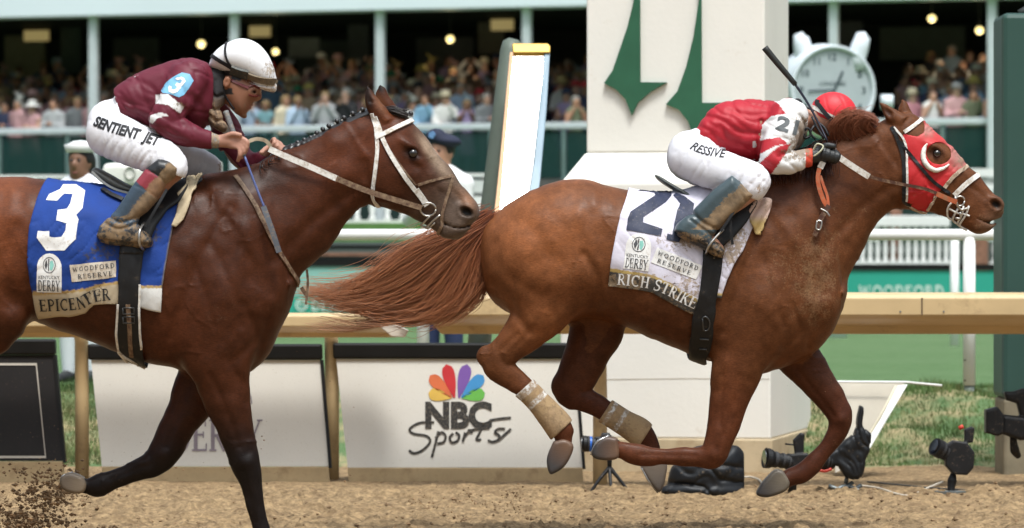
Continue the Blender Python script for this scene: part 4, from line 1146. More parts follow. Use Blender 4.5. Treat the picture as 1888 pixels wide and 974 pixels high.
# far fore
s2.chain([(1440, 610, 52, 52, 34), (1470, 652, 50, 43, 30), (1508, 702, 47, 33, 24), (1538, 742, 45, 27, 20), (1552, 774, 44, 23, 18), (1541, 806, 44, 18, 13), (1520, 838, 44, 15.5, 11), (1498, 862, 44, 17, 12), (1482, 874, 44, 18, 13), (1462, 882, 44, 15, 12), (1448, 888, 44, 15, 14)], k=12, tags='leg')
rel2 = both(lambda U, V: 1.5 * vnoise(U / 34, V / 40, 71) + 0.8 * vnoise(U / 15, V / 18, 72), veins(73), gauss_map([
    ('b', (1250, 500), (60, 70), 0, 1.5), ('g', [(905, 520), (935, 545), (955, 580), (975, 610)], 9, 3.1),          # hamstring line
    ('g', [(1075, 470), (1098, 510), (1100, 560)], 9, 4.3),                  # flank in front of the stifle
    ('g', [(940, 400), (985, 430), (1010, 470)], 16, 2.5), ('b', (1066, 505), (34, 40), 0, 5),
    ('b', (1058, 402), (26, 22), 0, 3.0), ('g', [(1090, 400), (1105, 450), (1120, 520)], 14, 2.2),
    ('b', (960, 480), (40, 60), -10, 5), ('g', [(900, 440), (930, 500), (1000, 545)], 12, 1.9),
    ('g', [(1090, 585), (1130, 570), (1200, 590)], 12, -1.9),
    ('g', [(1420, 385), (1385, 450), (1352, 540), (1330, 610)], 9, 2.8),   # behind the shoulder blade
    ('g', [(1455, 400), (1490, 470), (1500, 540)], 12, 2.5), ('b', (1405, 560), (32, 60), 12, 6),
    ('b', (1445, 450), (20, 60), 15, 4), ('g', [(1400, 470), (1420, 540), (1440, 600)], 7, 1.6), ('b', (1520, 565), (24, 40), 0, 5),
    ('g', [(1455, 560), (1470, 610), (1440, 640)], 7, 1.9), ('g', [(1500, 590), (1485, 640)], 6, 1.9),
    ('g', [(1500, 480), (1550, 420), (1600, 370), (1640, 345)], 10, 2.5),    # jugular groove
    ('g', [(1470, 370), (1540, 330), (1600, 290)], 22, 1.6), ('g', [(1648, 300), (1655, 340), (1652, 372)], 8, 2.5),
    ('g', [(1722, 300), (1770, 335), (1798, 352)], 5, 1.1), ('g', [(1745, 300), (1790, 345), (1815, 366)], 5, 1.1), ('g', [(1715, 385), (1750, 385), (1790, 405)], 4, 0.93),
    ('g', [(1330, 690), (1325, 760), (1330, 800)], 5, 1.6), ('g', [(1360, 690), (1345, 760), (1320, 825)], 5, 1.1), ('g', [(1280, 838), (1180, 836)], 3.5, 1.4),
    ('g', [(1470, 680), (1515, 735), (1540, 768)], 5, 1.9), ('g', [(955, 615), (925, 645), (925, 665)], 5, 2), ('g', [(985, 600), (950, 640)], 4, 1.1), ('g', [(1075, 690), (1070, 720)], 5, 1.9),
    ('b', (1312, 838), (10, 10), 0, 2.0), ('b', (1553, 775), (11, 11), 0, 2.5),
    ('g', [(1175, 560), (1215, 575), (1265, 605)], 10, -0.93),
] + [('g', [(1180 + i * 26, 520 + i * 4), (1172 + i * 26, 580 + i * 6), (1185 + i * 26, 618 + i * 7)], 6, 0.62) for i in range(5)]))
V2, Q2 = s2.mesh(relief=rel2, taubin=3)
bvh2 = bvh_of(V2, Q2)
def col2(u, v, w):
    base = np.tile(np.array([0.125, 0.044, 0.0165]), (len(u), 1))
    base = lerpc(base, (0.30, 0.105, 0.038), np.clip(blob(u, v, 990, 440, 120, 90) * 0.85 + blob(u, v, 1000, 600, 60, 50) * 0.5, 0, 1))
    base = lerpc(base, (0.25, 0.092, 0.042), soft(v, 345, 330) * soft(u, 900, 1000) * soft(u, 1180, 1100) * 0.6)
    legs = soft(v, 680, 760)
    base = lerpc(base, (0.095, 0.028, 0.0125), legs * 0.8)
    base = lerpc(base, (0.075, 0.023, 0.0095), np.clip(blob(u, v, 1560, 350, 110, 60, -35) * 0.6 + blob(u, v, 1210, 600, 120, 40, 14) * 0.7 + blob(u, v, 1440, 350, 70, 34, -28) * 0.9, 0, 1))  # darker neck; shade under belly and rider painted into the coat
    base = lerpc(base, (0.055, 0.016, 0.008), ((w > 20) & (v > 560)) * 0.65)  # far legs darkened, the body's shade painted into the coat
    base = lerpc(base, (0.16, 0.050, 0.020), blob(u, v, 1340, 720, 26, 70) * 0.6)
    muz = soft(u * 0.82 + v * 0.57, 1700, 1745) * (u > 1700)
    base = lerpc(base, (0.16, 0.10, 0.068), muz * 0.75)
    inn = blob(u, v, 1834, 377, 10, 7.5, 35)
    base = lerpc(base, (0.012, 0.007, 0.006), np.clip(inn * 1.8 - 0.35, 0, 1))
    ear = blob(u, v, 1634, 208, 18, 5, 48) * (w < -14)
    base = lerpc(base, (0.05, 0.022, 0.015), np.clip(ear * 1.3 - 0.2, 0, 1) * 0.8)
    eyer = blob(u, v, 1724, 284, 16, 12, 20)
    base = lerpc(base, (0.06, 0.03, 0.022), np.clip(eyer * 1.5 - 0.3, 0, 1) * 0.8)
    return base
def mud2(u, v, w):
    return 0.10 + 0.62 * blob(u, v, 1500, 520, 55, 120) + 0.3 * blob(u, v, 1590, 400, 60, 60) + 0.25 * blob(u, v, 1410, 480, 50, 90) + 0.3 * blob(u, v, 1060, 500, 45, 40) + 0.35 * blob(u, v, 1815, 410, 40, 30) \
        + 0.2 * blob(u, v, 1100, 345, 90, 25) + 0.25 * blob(u, v, 1190, 430, 60, 20) * 0 + 0.2 * soft(v, 660, 800)
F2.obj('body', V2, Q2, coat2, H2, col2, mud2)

# eyes
eye_m = mat('dark_eye', (0.012, 0.008, 0.006), 0.05, var=0.0, coat=1.0)
for sd in (-1, 1):
    MB().lathe([(math.sin(a) * 7.6 * F2.s, -math.cos(a) * 7.6 * F2.s) for a in np.linspace(0.05, math.pi - 0.05, 12)], F2.w(1724, 284, 32 * sd), 16).build('eye', eye_m, H2, smooth=True)

# hooves
hoof_m = figmat('hoof_horn', 0.5, mudcol=(0.3, 0.2, 0.12), bmp=0.3, bscale=40, stretch=(1, 1, 6))
shoe_m = mat('horseshoe_steel', (0.55, 0.55, 0.56), 0.35, 0.9)
def hoof(fig, root, loop, wc, hw, dark=(0.045, 0.04, 0.04), light=(0.17, 0.09, 0.05), crown=None, name='hoof', shoe=None):
    s = Solid(1.8)
    s.poly(loop, wc, hw, e=min(7, hw * 0.8), k=3, smooth=3)
    V, Q = s.mesh(taubin=2)
    cr = np.array(crown, float)
    def cf(u, v, w):
        t = np.clip(((u - cr[0]) ** 2 + (v - cr[1]) ** 2) ** 0.5 / cr[2], 0, 1)
        return lerpc(np.tile(np.array(light), (len(u), 1)), dark, t)
    o = fig.obj(name, V, Q, hoof_m, root, cf, lambda u, v, w: 0.14 + 0 * u)
    if shoe:
        ftube(fig, [(a, b, wc + c) for a, b, c in shoe], 1.9, 'horseshoe', shoe_m, o, 6)
    return o
hoof(F2, H2, [(1020, 812), (1009, 838), (1008, 856), (1013, 871), (1022, 870), (1040, 858), (1053, 836), (1056, 818), (1040, 808)], -47, 19, crown=(1043, 818, 45))
hoof(F2, H2, [(1190, 848), (1183, 863), (1195, 885), (1214, 909), (1224, 900), (1229, 880), (1231, 858), (1218, 845)], 46, 19, light=(0.32, 0.27, 0.22), dark=(0.12, 0.10, 0.09), crown=(1210, 850, 50), shoe=[(1184, 864, -14), (1197, 889, -17), (1214, 910, 0), (1197, 889, 17), (1184, 864, 14)])
hoof(F2, H2, [(1137, 806), (1116, 803), (1099, 813), (1090, 832), (1094, 842), (1108, 846), (1128, 846), (1140, 838)], -46, 20, crown=(1140, 824, 45), shoe=[(1122, 802, -10), (1101, 812, -17), (1089, 836, 0), (1101, 812, 17), (1122, 802, 10)])
hoof(F2, H2, [(1446, 870), (1432, 868), (1414, 884), (1402, 900), (1397, 914), (1412, 919), (1430, 916), (1452, 906), (1458, 890)], 44, 19, light=(0.17, 0.14, 0.10), crown=(1447, 884, 46))

# bandages on both hind cannons
band_m = figmat('bandage_cloth', 0.85, mudcol=(0.3, 0.2, 0.11), bmp=0.5, bscale=120)
def bandage(tagu, cx):
    def cut(U, V):
        # along-limb coordinate
        d = (U - cx[0]) * cx[2] + (V - cx[1]) * cx[3]
        return np.maximum(-d, d - cx[4])
    return cut
for wc, pts, cx, whites in ((-47, [(940, 692, -47, 24, 14), (966, 713, -47, 19, 12), (990, 737, -47, 18.5, 13), (1012, 762, -47, 21, 15), (1031, 786, -47, 23, 17), (1037, 806, -47, 17, 13)], (969, 711, 0.68, 0.733, 104), ((0, 14), (28, 38))),
                            (46, [(1083, 741, 46, 23, 14), (1115, 758, 46, 20, 12), (1150, 780, 46, 20, 13), (1182, 800, 46, 23, 16), (1200, 822, 46, 18, 13)], (1118, 757, 0.84, 0.54, 88), ((6, 14), (30, 38)))):
    s = Solid(1.8); s.chain(pts, k=5)
    V, Q = s.mesh(inf=2.6, cut=bandage(None, cx), taubin=1)
    def cf(u, v, w, cx=cx, whites=whites):
        d = (u - cx[0]) * cx[2] + (v - cx[1]) * cx[3]
        c = np.tile(np.array([0.40, 0.27, 0.14]), (len(u), 1))
        for a, b in whites:
            c = lerpc(c, (0.72, 0.71, 0.69), ((d > a) & (d < b)) * 0.95)
        return c
    F2.obj('leg_bandage', V, Q, band_m, H2, cf, lambda u, v, w: 0.60 + 0 * u)

# ---- hair: tail, mane tuft, forelock
def hairmat(name, c, c2, rough=0.35):
    m, nt, b = nmat(name)
    a = nt.nodes.new('ShaderNodeAttribute'); a.attribute_name = 'Col'
    nt.links.new(a.outputs['Color'], b.inputs['Base Color'])
    b.inputs['Roughness'].default_value = rough; b.inputs['Specular IOR Level'].default_value = 0.6
    return m
hair2 = hairmat('chestnut_hair', None, None)
def strands(fig, guides, count, name, mt, parent, cols, rad=(1.3, 0.4), spread=1.0, wsp=10, seed=3, lens=(0.75, 1.0), curl=3.0, n=8, jit=1.0):
    """guides: polylines (u,v,w,spread) from root to tip; each strand follows a blend of neighbouring guides"""
    rng = np.random.default_rng(seed)
    G = [spline(g, n) for g in guides]
    m = min(len(g) for g in G)
    G = np.array([g[np.linspace(0, len(g) - 1, m).round().astype(int)] for g in G])
    vs = []; fs = []; cs = []
    clumps = rng.random((max(4, count // 9), 3))
    t = np.linspace(0, 1, m)
    tri = [(0.0, 1.0), (0.87, -0.5), (-0.87, -0.5)]
    fb = []
    for j in range(m - 1):
        for k in range(3):
            k2 = (k + 1) % 3; fb.append((j * 3 + k, j * 3 + k2, j * 3 + 3 + k2, j * 3 + 3 + k))
    fb = np.array(fb); VV = []; CC_ = []; FF = []
    for i in range(count):
        cl = clumps[rng.integers(len(clumps))]
        x = np.clip(cl[0] + rng.normal(0, 0.035), 0, 0.9999) * (len(G) - 1); a = int(x); f = x - a
        g = G[a] * (1 - f) + G[min(a + 1, len(G) - 1)] * f
        L = rng.uniform(*lens)
        q = np.stack([np.interp(t * L, t, g[:, c]) for c in range(4)], 1)
        ph = cl[1] * 6.28; am = curl * (0.5 + cl[2])
        off = rng.normal(0, 1, 2); fly = 2.4 if rng.random() < 0.12 else 1.0
        q[:, 0] += q[:, 3] * off[0] * 0.35 * spread * fly + np.sin(t * 5 + ph) * am * t + rng.normal(0, 1) * t * 2 * jit
        q[:, 1] += q[:, 3] * off[1] * 0.35 * spread * fly + np.cos(t * 6 + ph * 1.7) * am * t + rng.normal(0, 1.4) * t * t * 3 * jit
        q[:, 2] += rng.normal(0, 1) * wsp * (0.3 + t) + (cl[1] - 0.5) * wsp * 2
        shade = np.clip(0.25 + 0.55 * cl[2] + rng.normal(0, 0.18), 0, 1)
        c0 = np.array(cols[0]) * (1 - shade) + np.array(cols[1]) * shade
        rr = (rad[0] * (1 - t ** 1.5) + rad[1] * t ** 1.5) * rng.uniform(0.7, 1.3) * fig.s
        pts = fig.W(q[:, :3])
        dirs = np.gradient(q[:, :2], axis=0); dirs /= np.maximum(np.linalg.norm(dirs, axis=1, keepdims=True), 1e-6)
        ring = np.stack([pts + np.stack([-dirs[:, 1] * rr * a_, -rr * b_, -dirs[:, 0] * rr * a_], 1) for a_, b_ in tri], 1)
        FF.append(fb + len(VV) * m * 3); VV.append(ring.reshape(-1, 3))
        tt = (t ** 1.3 * 0.8)[:, None]
        cc = c0[None] * (1 - tt) + np.array(cols[2])[None] * tt
        CC_.append(np.repeat(np.concatenate([cc, np.ones((m, 1))], 1), 3, 0))
    vs = np.vstack(VV); cs = np.vstack(CC_); fs = np.vstack(FF)
    me = bpy.data.meshes.new(name)
    me.vertices.add(len(vs)); me.vertices.foreach_set('co', vs.ravel())
    me.loops.add(fs.size); me.loops.foreach_set('vertex_index', fs.ravel())
    me.polygons.add(len(fs)); me.polygons.foreach_set('loop_start', np.arange(0, fs.size, 4)); me.polygons.foreach_set('loop_total', np.full(len(fs), 4)); me.update()
    at = me.attributes.new('Col', 'FLOAT_COLOR', 'POINT'); at.data.foreach_set('color', cs.ravel())
    return link(name, me, mt, parent, smooth=True)

tail_guides = [
    [(905, 398, 0, 8), (860, 425, 0, 12), (800, 445, 0, 16), (740, 470, 0, 18), (690, 505, 2, 14), (630, 525, 4, 12), (560, 530, 6, 8)],
    [(903, 402, 0, 8), (865, 430, 0, 12), (810, 458, 0, 16), (750, 498, 0, 18), (690, 528, 2, 14), (620, 545, 4, 10), (550, 540, 6, 8)],
    [(900, 408, 0, 8), (865, 440, 0, 14), (820, 480, 0, 18), (760, 530, 0, 18), (700, 553, 2, 14), (640, 560, 4, 12), (575, 548, 6, 8)],
    [(898, 414, 0, 8), (868, 452, 0, 14), (835, 500, 0, 18), (790, 550, 0, 14), (730, 570, 2, 12), (680, 566, 4, 10), (620, 556, 6, 8)],
    [(896, 422, 0, 8), (872, 465, 0, 14), (852, 515, 0, 16), (825, 560, 0, 12), (780, 585, 0, 10), (730, 588, 4, 8), (670, 580, 6, 6)],
    [(893, 432, 0, 8), (880, 475, 0, 12), (872, 515, 0, 14), (858, 550, 0, 10), (835, 575, 0, 8), (812, 588, 4, 6), (790, 592, 6, 5)],
    [(891, 440, 0, 6), (890, 480, 0, 8), (892, 515, 0, 8), (880, 540, 0, 6), (862, 556, 0, 5), (845, 566, 2, 5), (825, 574, 4, 4)],
]
hc = [(0.10, 0.026, 0.011), (0.36, 0.11, 0.040), (0.52, 0.215, 0.09)]
strands(F2, tail_guides, 3600, 'tail', hair2, H2, hc, rad=(0.75, 0.22), wsp=10, seed=5, lens=(0.35, 1.05), curl=10, spread=1.5, n=5)
strands(F2, [[(780, 570, -6, 2), (720, 585, -6, 3), (660, 598, -6, 4), (600, 596, -6, 4), (560, 612, -6, 4)], [(760, 575, -6, 2), (700, 600, -6, 3), (640, 612, -6, 4), (600, 606, -6, 4), (570, 604, -6, 4)], [(800, 560, -6, 2), (740, 592, -6, 3), (690, 580, -6, 3), (640, 590, -6, 3), (575, 600, -6, 3)]],
        70, 'tail_wisps', hair2, H2, [(0.3, 0.12, 0.06), (0.45, 0.2, 0.1), (0.55, 0.3, 0.16)], rad=(0.55, 0.25), wsp=8, seed=9, curl=9)
# mane blown back over the rider's helmet
mane_guides = [
    [(1532, 262, -10, 5), (1530, 245, -14, 8), (1535, 228, -18, 8), (1550, 215, -20, 8), (1566, 209, -22, 8)],
    [(1548, 258, -10, 5), (1542, 240, -16, 8), (1546, 225, -20, 8), (1562, 212, -24, 8), (1585, 207, -26, 6)],
    [(1575, 262, -10, 6), (1556, 245, -18, 8), (1560, 226, -24, 8), (1580, 212, -26, 8), (1605, 214, -26, 6)],
    [(1600, 258, -10, 6), (1580, 245, -18, 8), (1572, 228, -24, 8), (1590, 214, -26, 8), (1615, 225, -26, 6)],
    [(1618, 244, -10, 4), (1606, 236, -18, 5), (1600, 226, -22, 5), (1606, 216, -24, 4), (1618, 230, -24, 4)],
]
def mcol(u, v, w): return np.tile(np.array([0.085, 0.022, 0.010]), (len(u), 1))
sm = Solid(2.5)
sm.slab([(1520, 262), (1530, 232), (1552, 213), (1585, 205), (1612, 213), (1624, 238)], [(1522, 268), (1545, 275), (1568, 280), (1590, 272), (1610, 258), (1624, 244)], [(1520, 265, 6), (1560, 240, 15), (1600, 240, 14), (1624, 240, 5)], wc=-6, k=5, axis=(1, -0.05))
V, Q = sm.mesh(relief=gauss_map([('g', [(1535 + i * 11, 270), (1532 + i * 12, 240), (1550 + i * 11, 212)], 2.5, 2.5) for i in range(7)]))
mane2 = F2.obj('mane', V, Q, hair2, H2, mcol)
strands(F2, mane_guides, 2200, 'loose_mane', hair2, mane2, [(0.075, 0.017, 0.008), (0.25, 0.065, 0.027), (0.40, 0.15, 0.08)], rad=(0.8, 0.25), wsp=6, seed=6, lens=(0.6, 1.0), curl=2, spread=1.0, n=5, jit=0.25)
strands(F2, [[(1400, 312, -6, 3), (1385, 316, -22, 5), (1378, 328, -34, 6), (1380, 345, -44, 6)], [(1450, 292, -6, 3), (1435, 300, -24, 6), (1430, 318, -38, 8), (1432, 345, -48, 6)], [(1500, 270, -6, 4), (1488, 282, -24, 6), (1482, 305, -38, 8), (1480, 340, -46, 8)], [(1540, 258, -6, 4), (1532, 275, -24, 6), (1530, 300, -36, 8), (1532, 330, -42, 8)]],
        900, 'neck_mane', hair2, mane2, [(0.012, 0.005, 0.004), (0.05, 0.016, 0.009), (0.08, 0.026, 0.015)], rad=(1.0, 0.4), wsp=7, seed=8, curl=4, spread=1.6, n=5)  # dark neck hair, deepened by rider's shade put into its colour
# ---- tack of the chestnut
leather = mat('brown_leather', (0.075, 0.03, 0.018), 0.5, var=0.3, vscale=40, dirt=(0.25, 0.17, 0.1), dfac=0.5, dscale=40)
blk_leather = mat('black_leather', (0.010, 0.010, 0.011), 0.5, var=0.3, vscale=30, dirt=(0.10, 0.07, 0.045), dfac=0.12, dscale=30, spec=0.3)
wht_leather = mat('white_leather', (0.72, 0.70, 0.66), 0.5, var=0.1, vscale=30, dirt=(0.32, 0.23, 0.14), dfac=0.6, dscale=50)
org_leather = mat('orange_leather', (0.42, 0.09, 0.03), 0.5, var=0.25, vscale=30, dirt=(0.25, 0.17, 0.1), dfac=0.6, dscale=40)
steel = mat('bit_steel', (0.5, 0.48, 0.45), 0.3, 0.9, var=0.1, dirt=(0.25, 0.18, 0.1), dfac=0.4, dscale=60)
cloth_m = figmat('race_silk', 0.55, mudcol=(0.22, 0.155, 0.10), bmp=0.25, bscale=45, spec=0.35, vary=0.14)
cloth_w = figmat('woven_cloth', 0.85, mudcol=(0.30, 0.22, 0.14), bmp=0.25, bscale=60, spec=0.2, vary=0.12)
BOTH = (-1, 1); NEAR = (-1,)
hood_loop = [(1657, 236), (1672, 250), (1688, 253), (1701, 245), (1702, 222), (1718, 228), (1745, 250), (1768, 276), (1790, 300), (1762, 322), (1738, 344), (1722, 362), (1708, 395), (1690, 392), (1667, 378), (1667, 300), (1664, 262)]
def hood_cut(U, V):
    e = (((U - 1728) / 23) ** 2 + ((V - 284) / 20) ** 2) ** 0.5
    return np.maximum(sd_poly(U, V, hood_loop), (1 - e) * 20)
Vh, Qh = s2.mesh(tags=['head'], inf=1.9, relief=both(rel2, creases(44, 30, 8, -40, 0.9, warp=5)), cut=hood_cut, h=2.0, taubin=1)
def hoodcol(u, v, w):
    c = np.tile(np.array([0.50, 0.018, 0.022]), (len(u), 1))
    # folds are worn paler, the front lies grey under the dirt
    return lerpc(c, (0.36, 0.20, 0.17), np.clip(blob(u, v, 1765, 292, 34, 22, 50) + blob(u, v, 1708, 240, 14, 14), 0, 1) * 0.85)
hood = F2.obj('hood', Vh, Qh, cloth_m, H2, hoodcol, lambda u, v, w: 0.18 + 0.35 * blob(u, v, 1770, 296, 30, 25) + 0.3 * blob(u, v, 1710, 240, 20, 16))
bvhh = bvh_of(Vh, Qh)
class Two:
    """first surface met of several"""
    def __init__(s, *b): s.b = b
    def ray_cast(s, o, d):
        best = (None, None, None, None)
        for x in s.b:
            r = x.ray_cast(o, d)
            if r[0] is not None and (best[0] is None or r[3] < best[3]): best = r
        return best
    def find_nearest(s, o):
        best = (None, None, None, 1e9)
        for x in s.b:
            r = x.find_nearest(o)
            if r[0] is not None and r[3] < best[3]: best = r
        return best
hd = Two(bvh2, bvhh)
cup_m = mat('eye_cup_white', (0.74, 0.72, 0.66), 0.4, dirt=(0.35, 0.27, 0.18), dfac=0.4, dscale=60)
for sd in BOTH:
    pts = [(1707, 267), (1700, 277), (1698, 291), (1704, 306), (1718, 315), (1733, 313), (1745, 305)]
    q = [tuple(hit(hd, a, b, sd, 3.0)[0]) for a, b in spline(pts, 3)]
    ftube(F2, q, [1.5, 4.2, 5.0, 5.0, 4.5, 3.5, 1.5], 'eye_cup', cup_m, hood, 8, 2)
bridle2 = straps(F2, hd, [([(1642, 236), (1652, 258), (1662, 290), (1664, 330), (1664, 372)], 7, 2, BOTH), ([(1656, 262), (1690, 306), (1715, 334), (1735, 349), (1748, 358)], 6, 2.2, BOTH), ([(1664, 372), (1676, 381)], 6, 2, BOTH)], 'bridle', blk_leather, H2)
straps(F2, hd, [([(1646, 236), (1665, 262), (1669, 300), (1669, 372)], 4, 1.6, BOTH)], 'hood_piping', wht_leather, hood)
straps(F2, hd, [([(1664, 245), (1678, 236), (1694, 224), (1700, 217)], 7, 2.4, BOTH)], 'browband', wht_leather, bridle2)
straps(F2, hd, [([(1756, 361), (1775, 343), (1790, 331), (1804, 322)], 9, 3, BOTH)], 'noseband', wht_leather, bridle2)
straps(F2, hd, [([(1737, 348), (1750, 331), (1766, 317), (1785, 305)], 7, 2, BOTH), ([(1668, 376), (1690, 388), (1708, 392)], 5, 2, BOTH), ([(1708, 388), (1716, 374), (1721, 362)], 5, 2.4, BOTH)], 'hood_binding', mat('binding_tape', (0.5, 0.4, 0.31), 0.7, dirt=(0.3, 0.2, 0.12), dfac=0.8, dscale=60), hood)
for sd in BOTH:
    a = [tuple(hit(hd, 1767 + 9 * math.cos(t), 371 + 9 * math.sin(t), sd, 3.2)[0]) for t in np.linspace(0, 6.283, 13)]
    bit = ftube(F2, a, 1.7, 'bit_ring', steel, bridle2, 7, 1)
tt = []
for g in ([(1752, 372), (1745, 384), (1747, 398), (1753, 405)], [(1764, 384), (1757, 398), (1755, 410), (1764, 416)], [(1774, 380), (1772, 396), (1766, 410), (1764, 426)], [(1784, 380), (1779, 396), (1770, 412), (1768, 430), (1776, 434)], [(1748, 384), (1762, 392), (1776, 394), (1786, 398)]):
    tt.append([tuple(hit(bvh2, a, b, -1, 3.4)[0]) for a, b in g])
ftube(F2, tt, 2.0, 'tongue_tie', wht_leather, bridle2, 6, 3)
ftube(F2, [[tuple(hit(bvh2, a, b, -1, 4)[0]) for a, b in g] for g in ([(1757, 363), (1762, 378), (1770, 386), (1782, 384)], [(1760, 400), (1770, 402), (1768, 390)])], 2.4, 'bit_cheek', steel, bridle2, 6, 3)
# reins: white grips out of the gloves, brown leather on to the bit
rein_w = straps(F2, bvh2, [([(1532, 284, -62), (1552, 298, -60), (1575, 313, -56), (1598, 327, -50)], 11, 2.2, NEAR)], 'rein', wht_leather, H2)
straps(F2, bvh2, [([(1597, 326, -50), (1622, 333, -46), (1660, 341, -44), (1700, 349, -44), (1724, 358, -44)], 6, 2.2, NEAR)], 'leather_rein', leather, rein_w)
straps(F2, bvh2, [([(1722, 358, -44), (1745, 368, -40), (1760, 373, -36)], 9, 2.4, NEAR)], 'rein_end', org_leather, rein_w)
straps(F2, bvh2, [([(1540, 292, 40), (1600, 326, 46), (1680, 345, 42), (1765, 372, 32)], 8, 2.2, NEAR)], 'far_rein', leather, rein_w)
straps(F2, bvh2, [([(1513, 300, -66), (1507, 312, -66)], 11, 2, NEAR)], 'rein_grip', wht_leather, rein_w)
straps(F2, bvh2, [([(1506, 312, -66), (1503, 330, -68), (1506, 350, -70), (1513, 370, -72), (1520, 382, -73)], 8, 2, NEAR), ([(1508, 326, -64), (1514, 345, -68), (1520, 362, -71), (1522, 380, -74)], 5, 2, NEAR)], 'rein_loop', org_leather, rein_w)
straps(F2, bvh2, [([(1523, 380, -75), (1514, 394, -77), (1506, 408, -78), (1501, 424, -80), (1496, 436, -80)], 9, 2.2, NEAR)], 'rein_tail', leather, rein_w)
ftube(F2, [[(1507, 386, -78), (1518, 392, -79), (1524, 400, -79)], [(1501, 408, -81), (1509, 410, -81), (1506, 424, -82), (1499, 422, -82), (1501, 408, -81)]], 1.7, 'buckle', steel, rein_w, 6)

# ---- saddle cloth, girth, saddle
crs2 = creases(92, 60, 17, 60, -1.1, warp=6)
def drape(u, v): return float(crs2(np.array(u), np.array(v))) + 1.6 * np.sin(u * 0.11 + v * 0.035) * np.clip((v - 380) / 120, 0, 1) + 0.8 * np.sin(u * 0.05 - v * 0.09)
cloth_loop = [(1162, 340), (1152, 370), (1141, 400), (1132, 440), (1126, 475), (1119, 527), (1160, 531), (1203, 540), (1240, 562), (1277, 580), (1292, 560), (1312, 548), (1324, 549), (1332, 520), (1346, 490), (1363, 464), (1384, 417), (1386, 380), (1400, 352), (1340, 330), (1270, 345), (1215, 351)]
def c21(u, v, w):
    c = np.tile(np.array([0.66, 0.63, 0.72]), (len(u), 1))
    # dark name band with its gold line
    base = np.interp(u, [1119, 1160, 1203, 1240, 1280, 1300, 1330], [500, 506, 514, 532, 556, 560, 575])
    base = np.where(u > 1305, 545, base)
    c = lerpc(c, (0.50, 0.36, 0.13), ((v > base - 6) & (v < base)) * 1.0)
    c = lerpc(c, (0.075, 0.07, 0.065), (v >= base) * 1.0)
    return c
def m21(u, v, w): return 0.16 + 0.55 * (v > 505) * (u < 1290) * 0.6 + 0.5 * blob(u, v, 1250, 445, 30, 22) + 0.55 * blob(u, v, 1345, 450, 30, 50) + 0.25 * blob(u, v, 1150, 500, 30, 30)
for sd in BOTH:
    o = decal(F2, bvh2, [cloth_loop], 'saddle_cloth', cloth_w, H2, off=3.0, side=sd, step=5, thick=0.003, waves=drape, colf=c21, mudf=m21)
    if sd == -1: cl2 = o; 
def bvh_obj(fig, o):
    """surface of a built part, back in photo units"""
    mw = Matrix.Identity(4); q = o
    chain = []
    while q is not None: chain.append(q); q = q.parent
    for q in reversed(chain): mw = mw @ (Matrix.Translation(q.location) @ q.rotation_euler.to_matrix().to_4x4())
    vs = []
    for v in o.data.vertices:
        p = mw @ v.co
        vs.append(Vector((p.x / fig.s + 944, 495 - (p.z - EYE) / fig.s, (p.y - fig.D - CY) / fig.s)))
    return BVHTree.FromPolygons(vs, [tuple(p.vertices) for p in o.data.polygons])
bc2 = bvh_obj(F2, cl2)
navy = mat('navy_print', (0.022, 0.028, 0.06), 0.6, var=0.25, vscale=30, dirt=(0.3, 0.25, 0.2), dfac=0.2, dscale=60)
white_print = mat('white_print', (0.78, 0.77, 0.75), 0.6, dirt=(0.35, 0.26, 0.17), dfac=0.3, dscale=60)
black_print = mat('black_print', (0.02, 0.02, 0.022), 0.6)
gray_print = mat('grey_print', (0.07, 0.07, 0.075), 0.6)
teal_print = mat('teal_print', (0.25, 0.55, 0.48), 0.6)
c = lambda a, b: (1090 + a / 2.564, 300 + b / 2.564)
two = [c(218, 138), (c(235, 105)), c(262, 100), c(330, 112), c(378, 135), c(378, 160), c(345, 195), c(240, 262), c(238, 288), c(328, 318), c(320, 352), c(160, 322), c(166, 268), c(178, 238), c(300, 160), c(296, 148), c(258, 140)]
one = [c(398, 150), c(435, 165), c(478, 200), c(470, 250), c(425, 330), c(404, 380), c(345, 368), c(350, 340), c(372, 345), c(398, 230), c(415, 200), c(385, 160)]
lay(F2, bc2, [loop_group(two), loop_group(one)], 'cloth_number', navy, cl2, off=2.4, step=5)
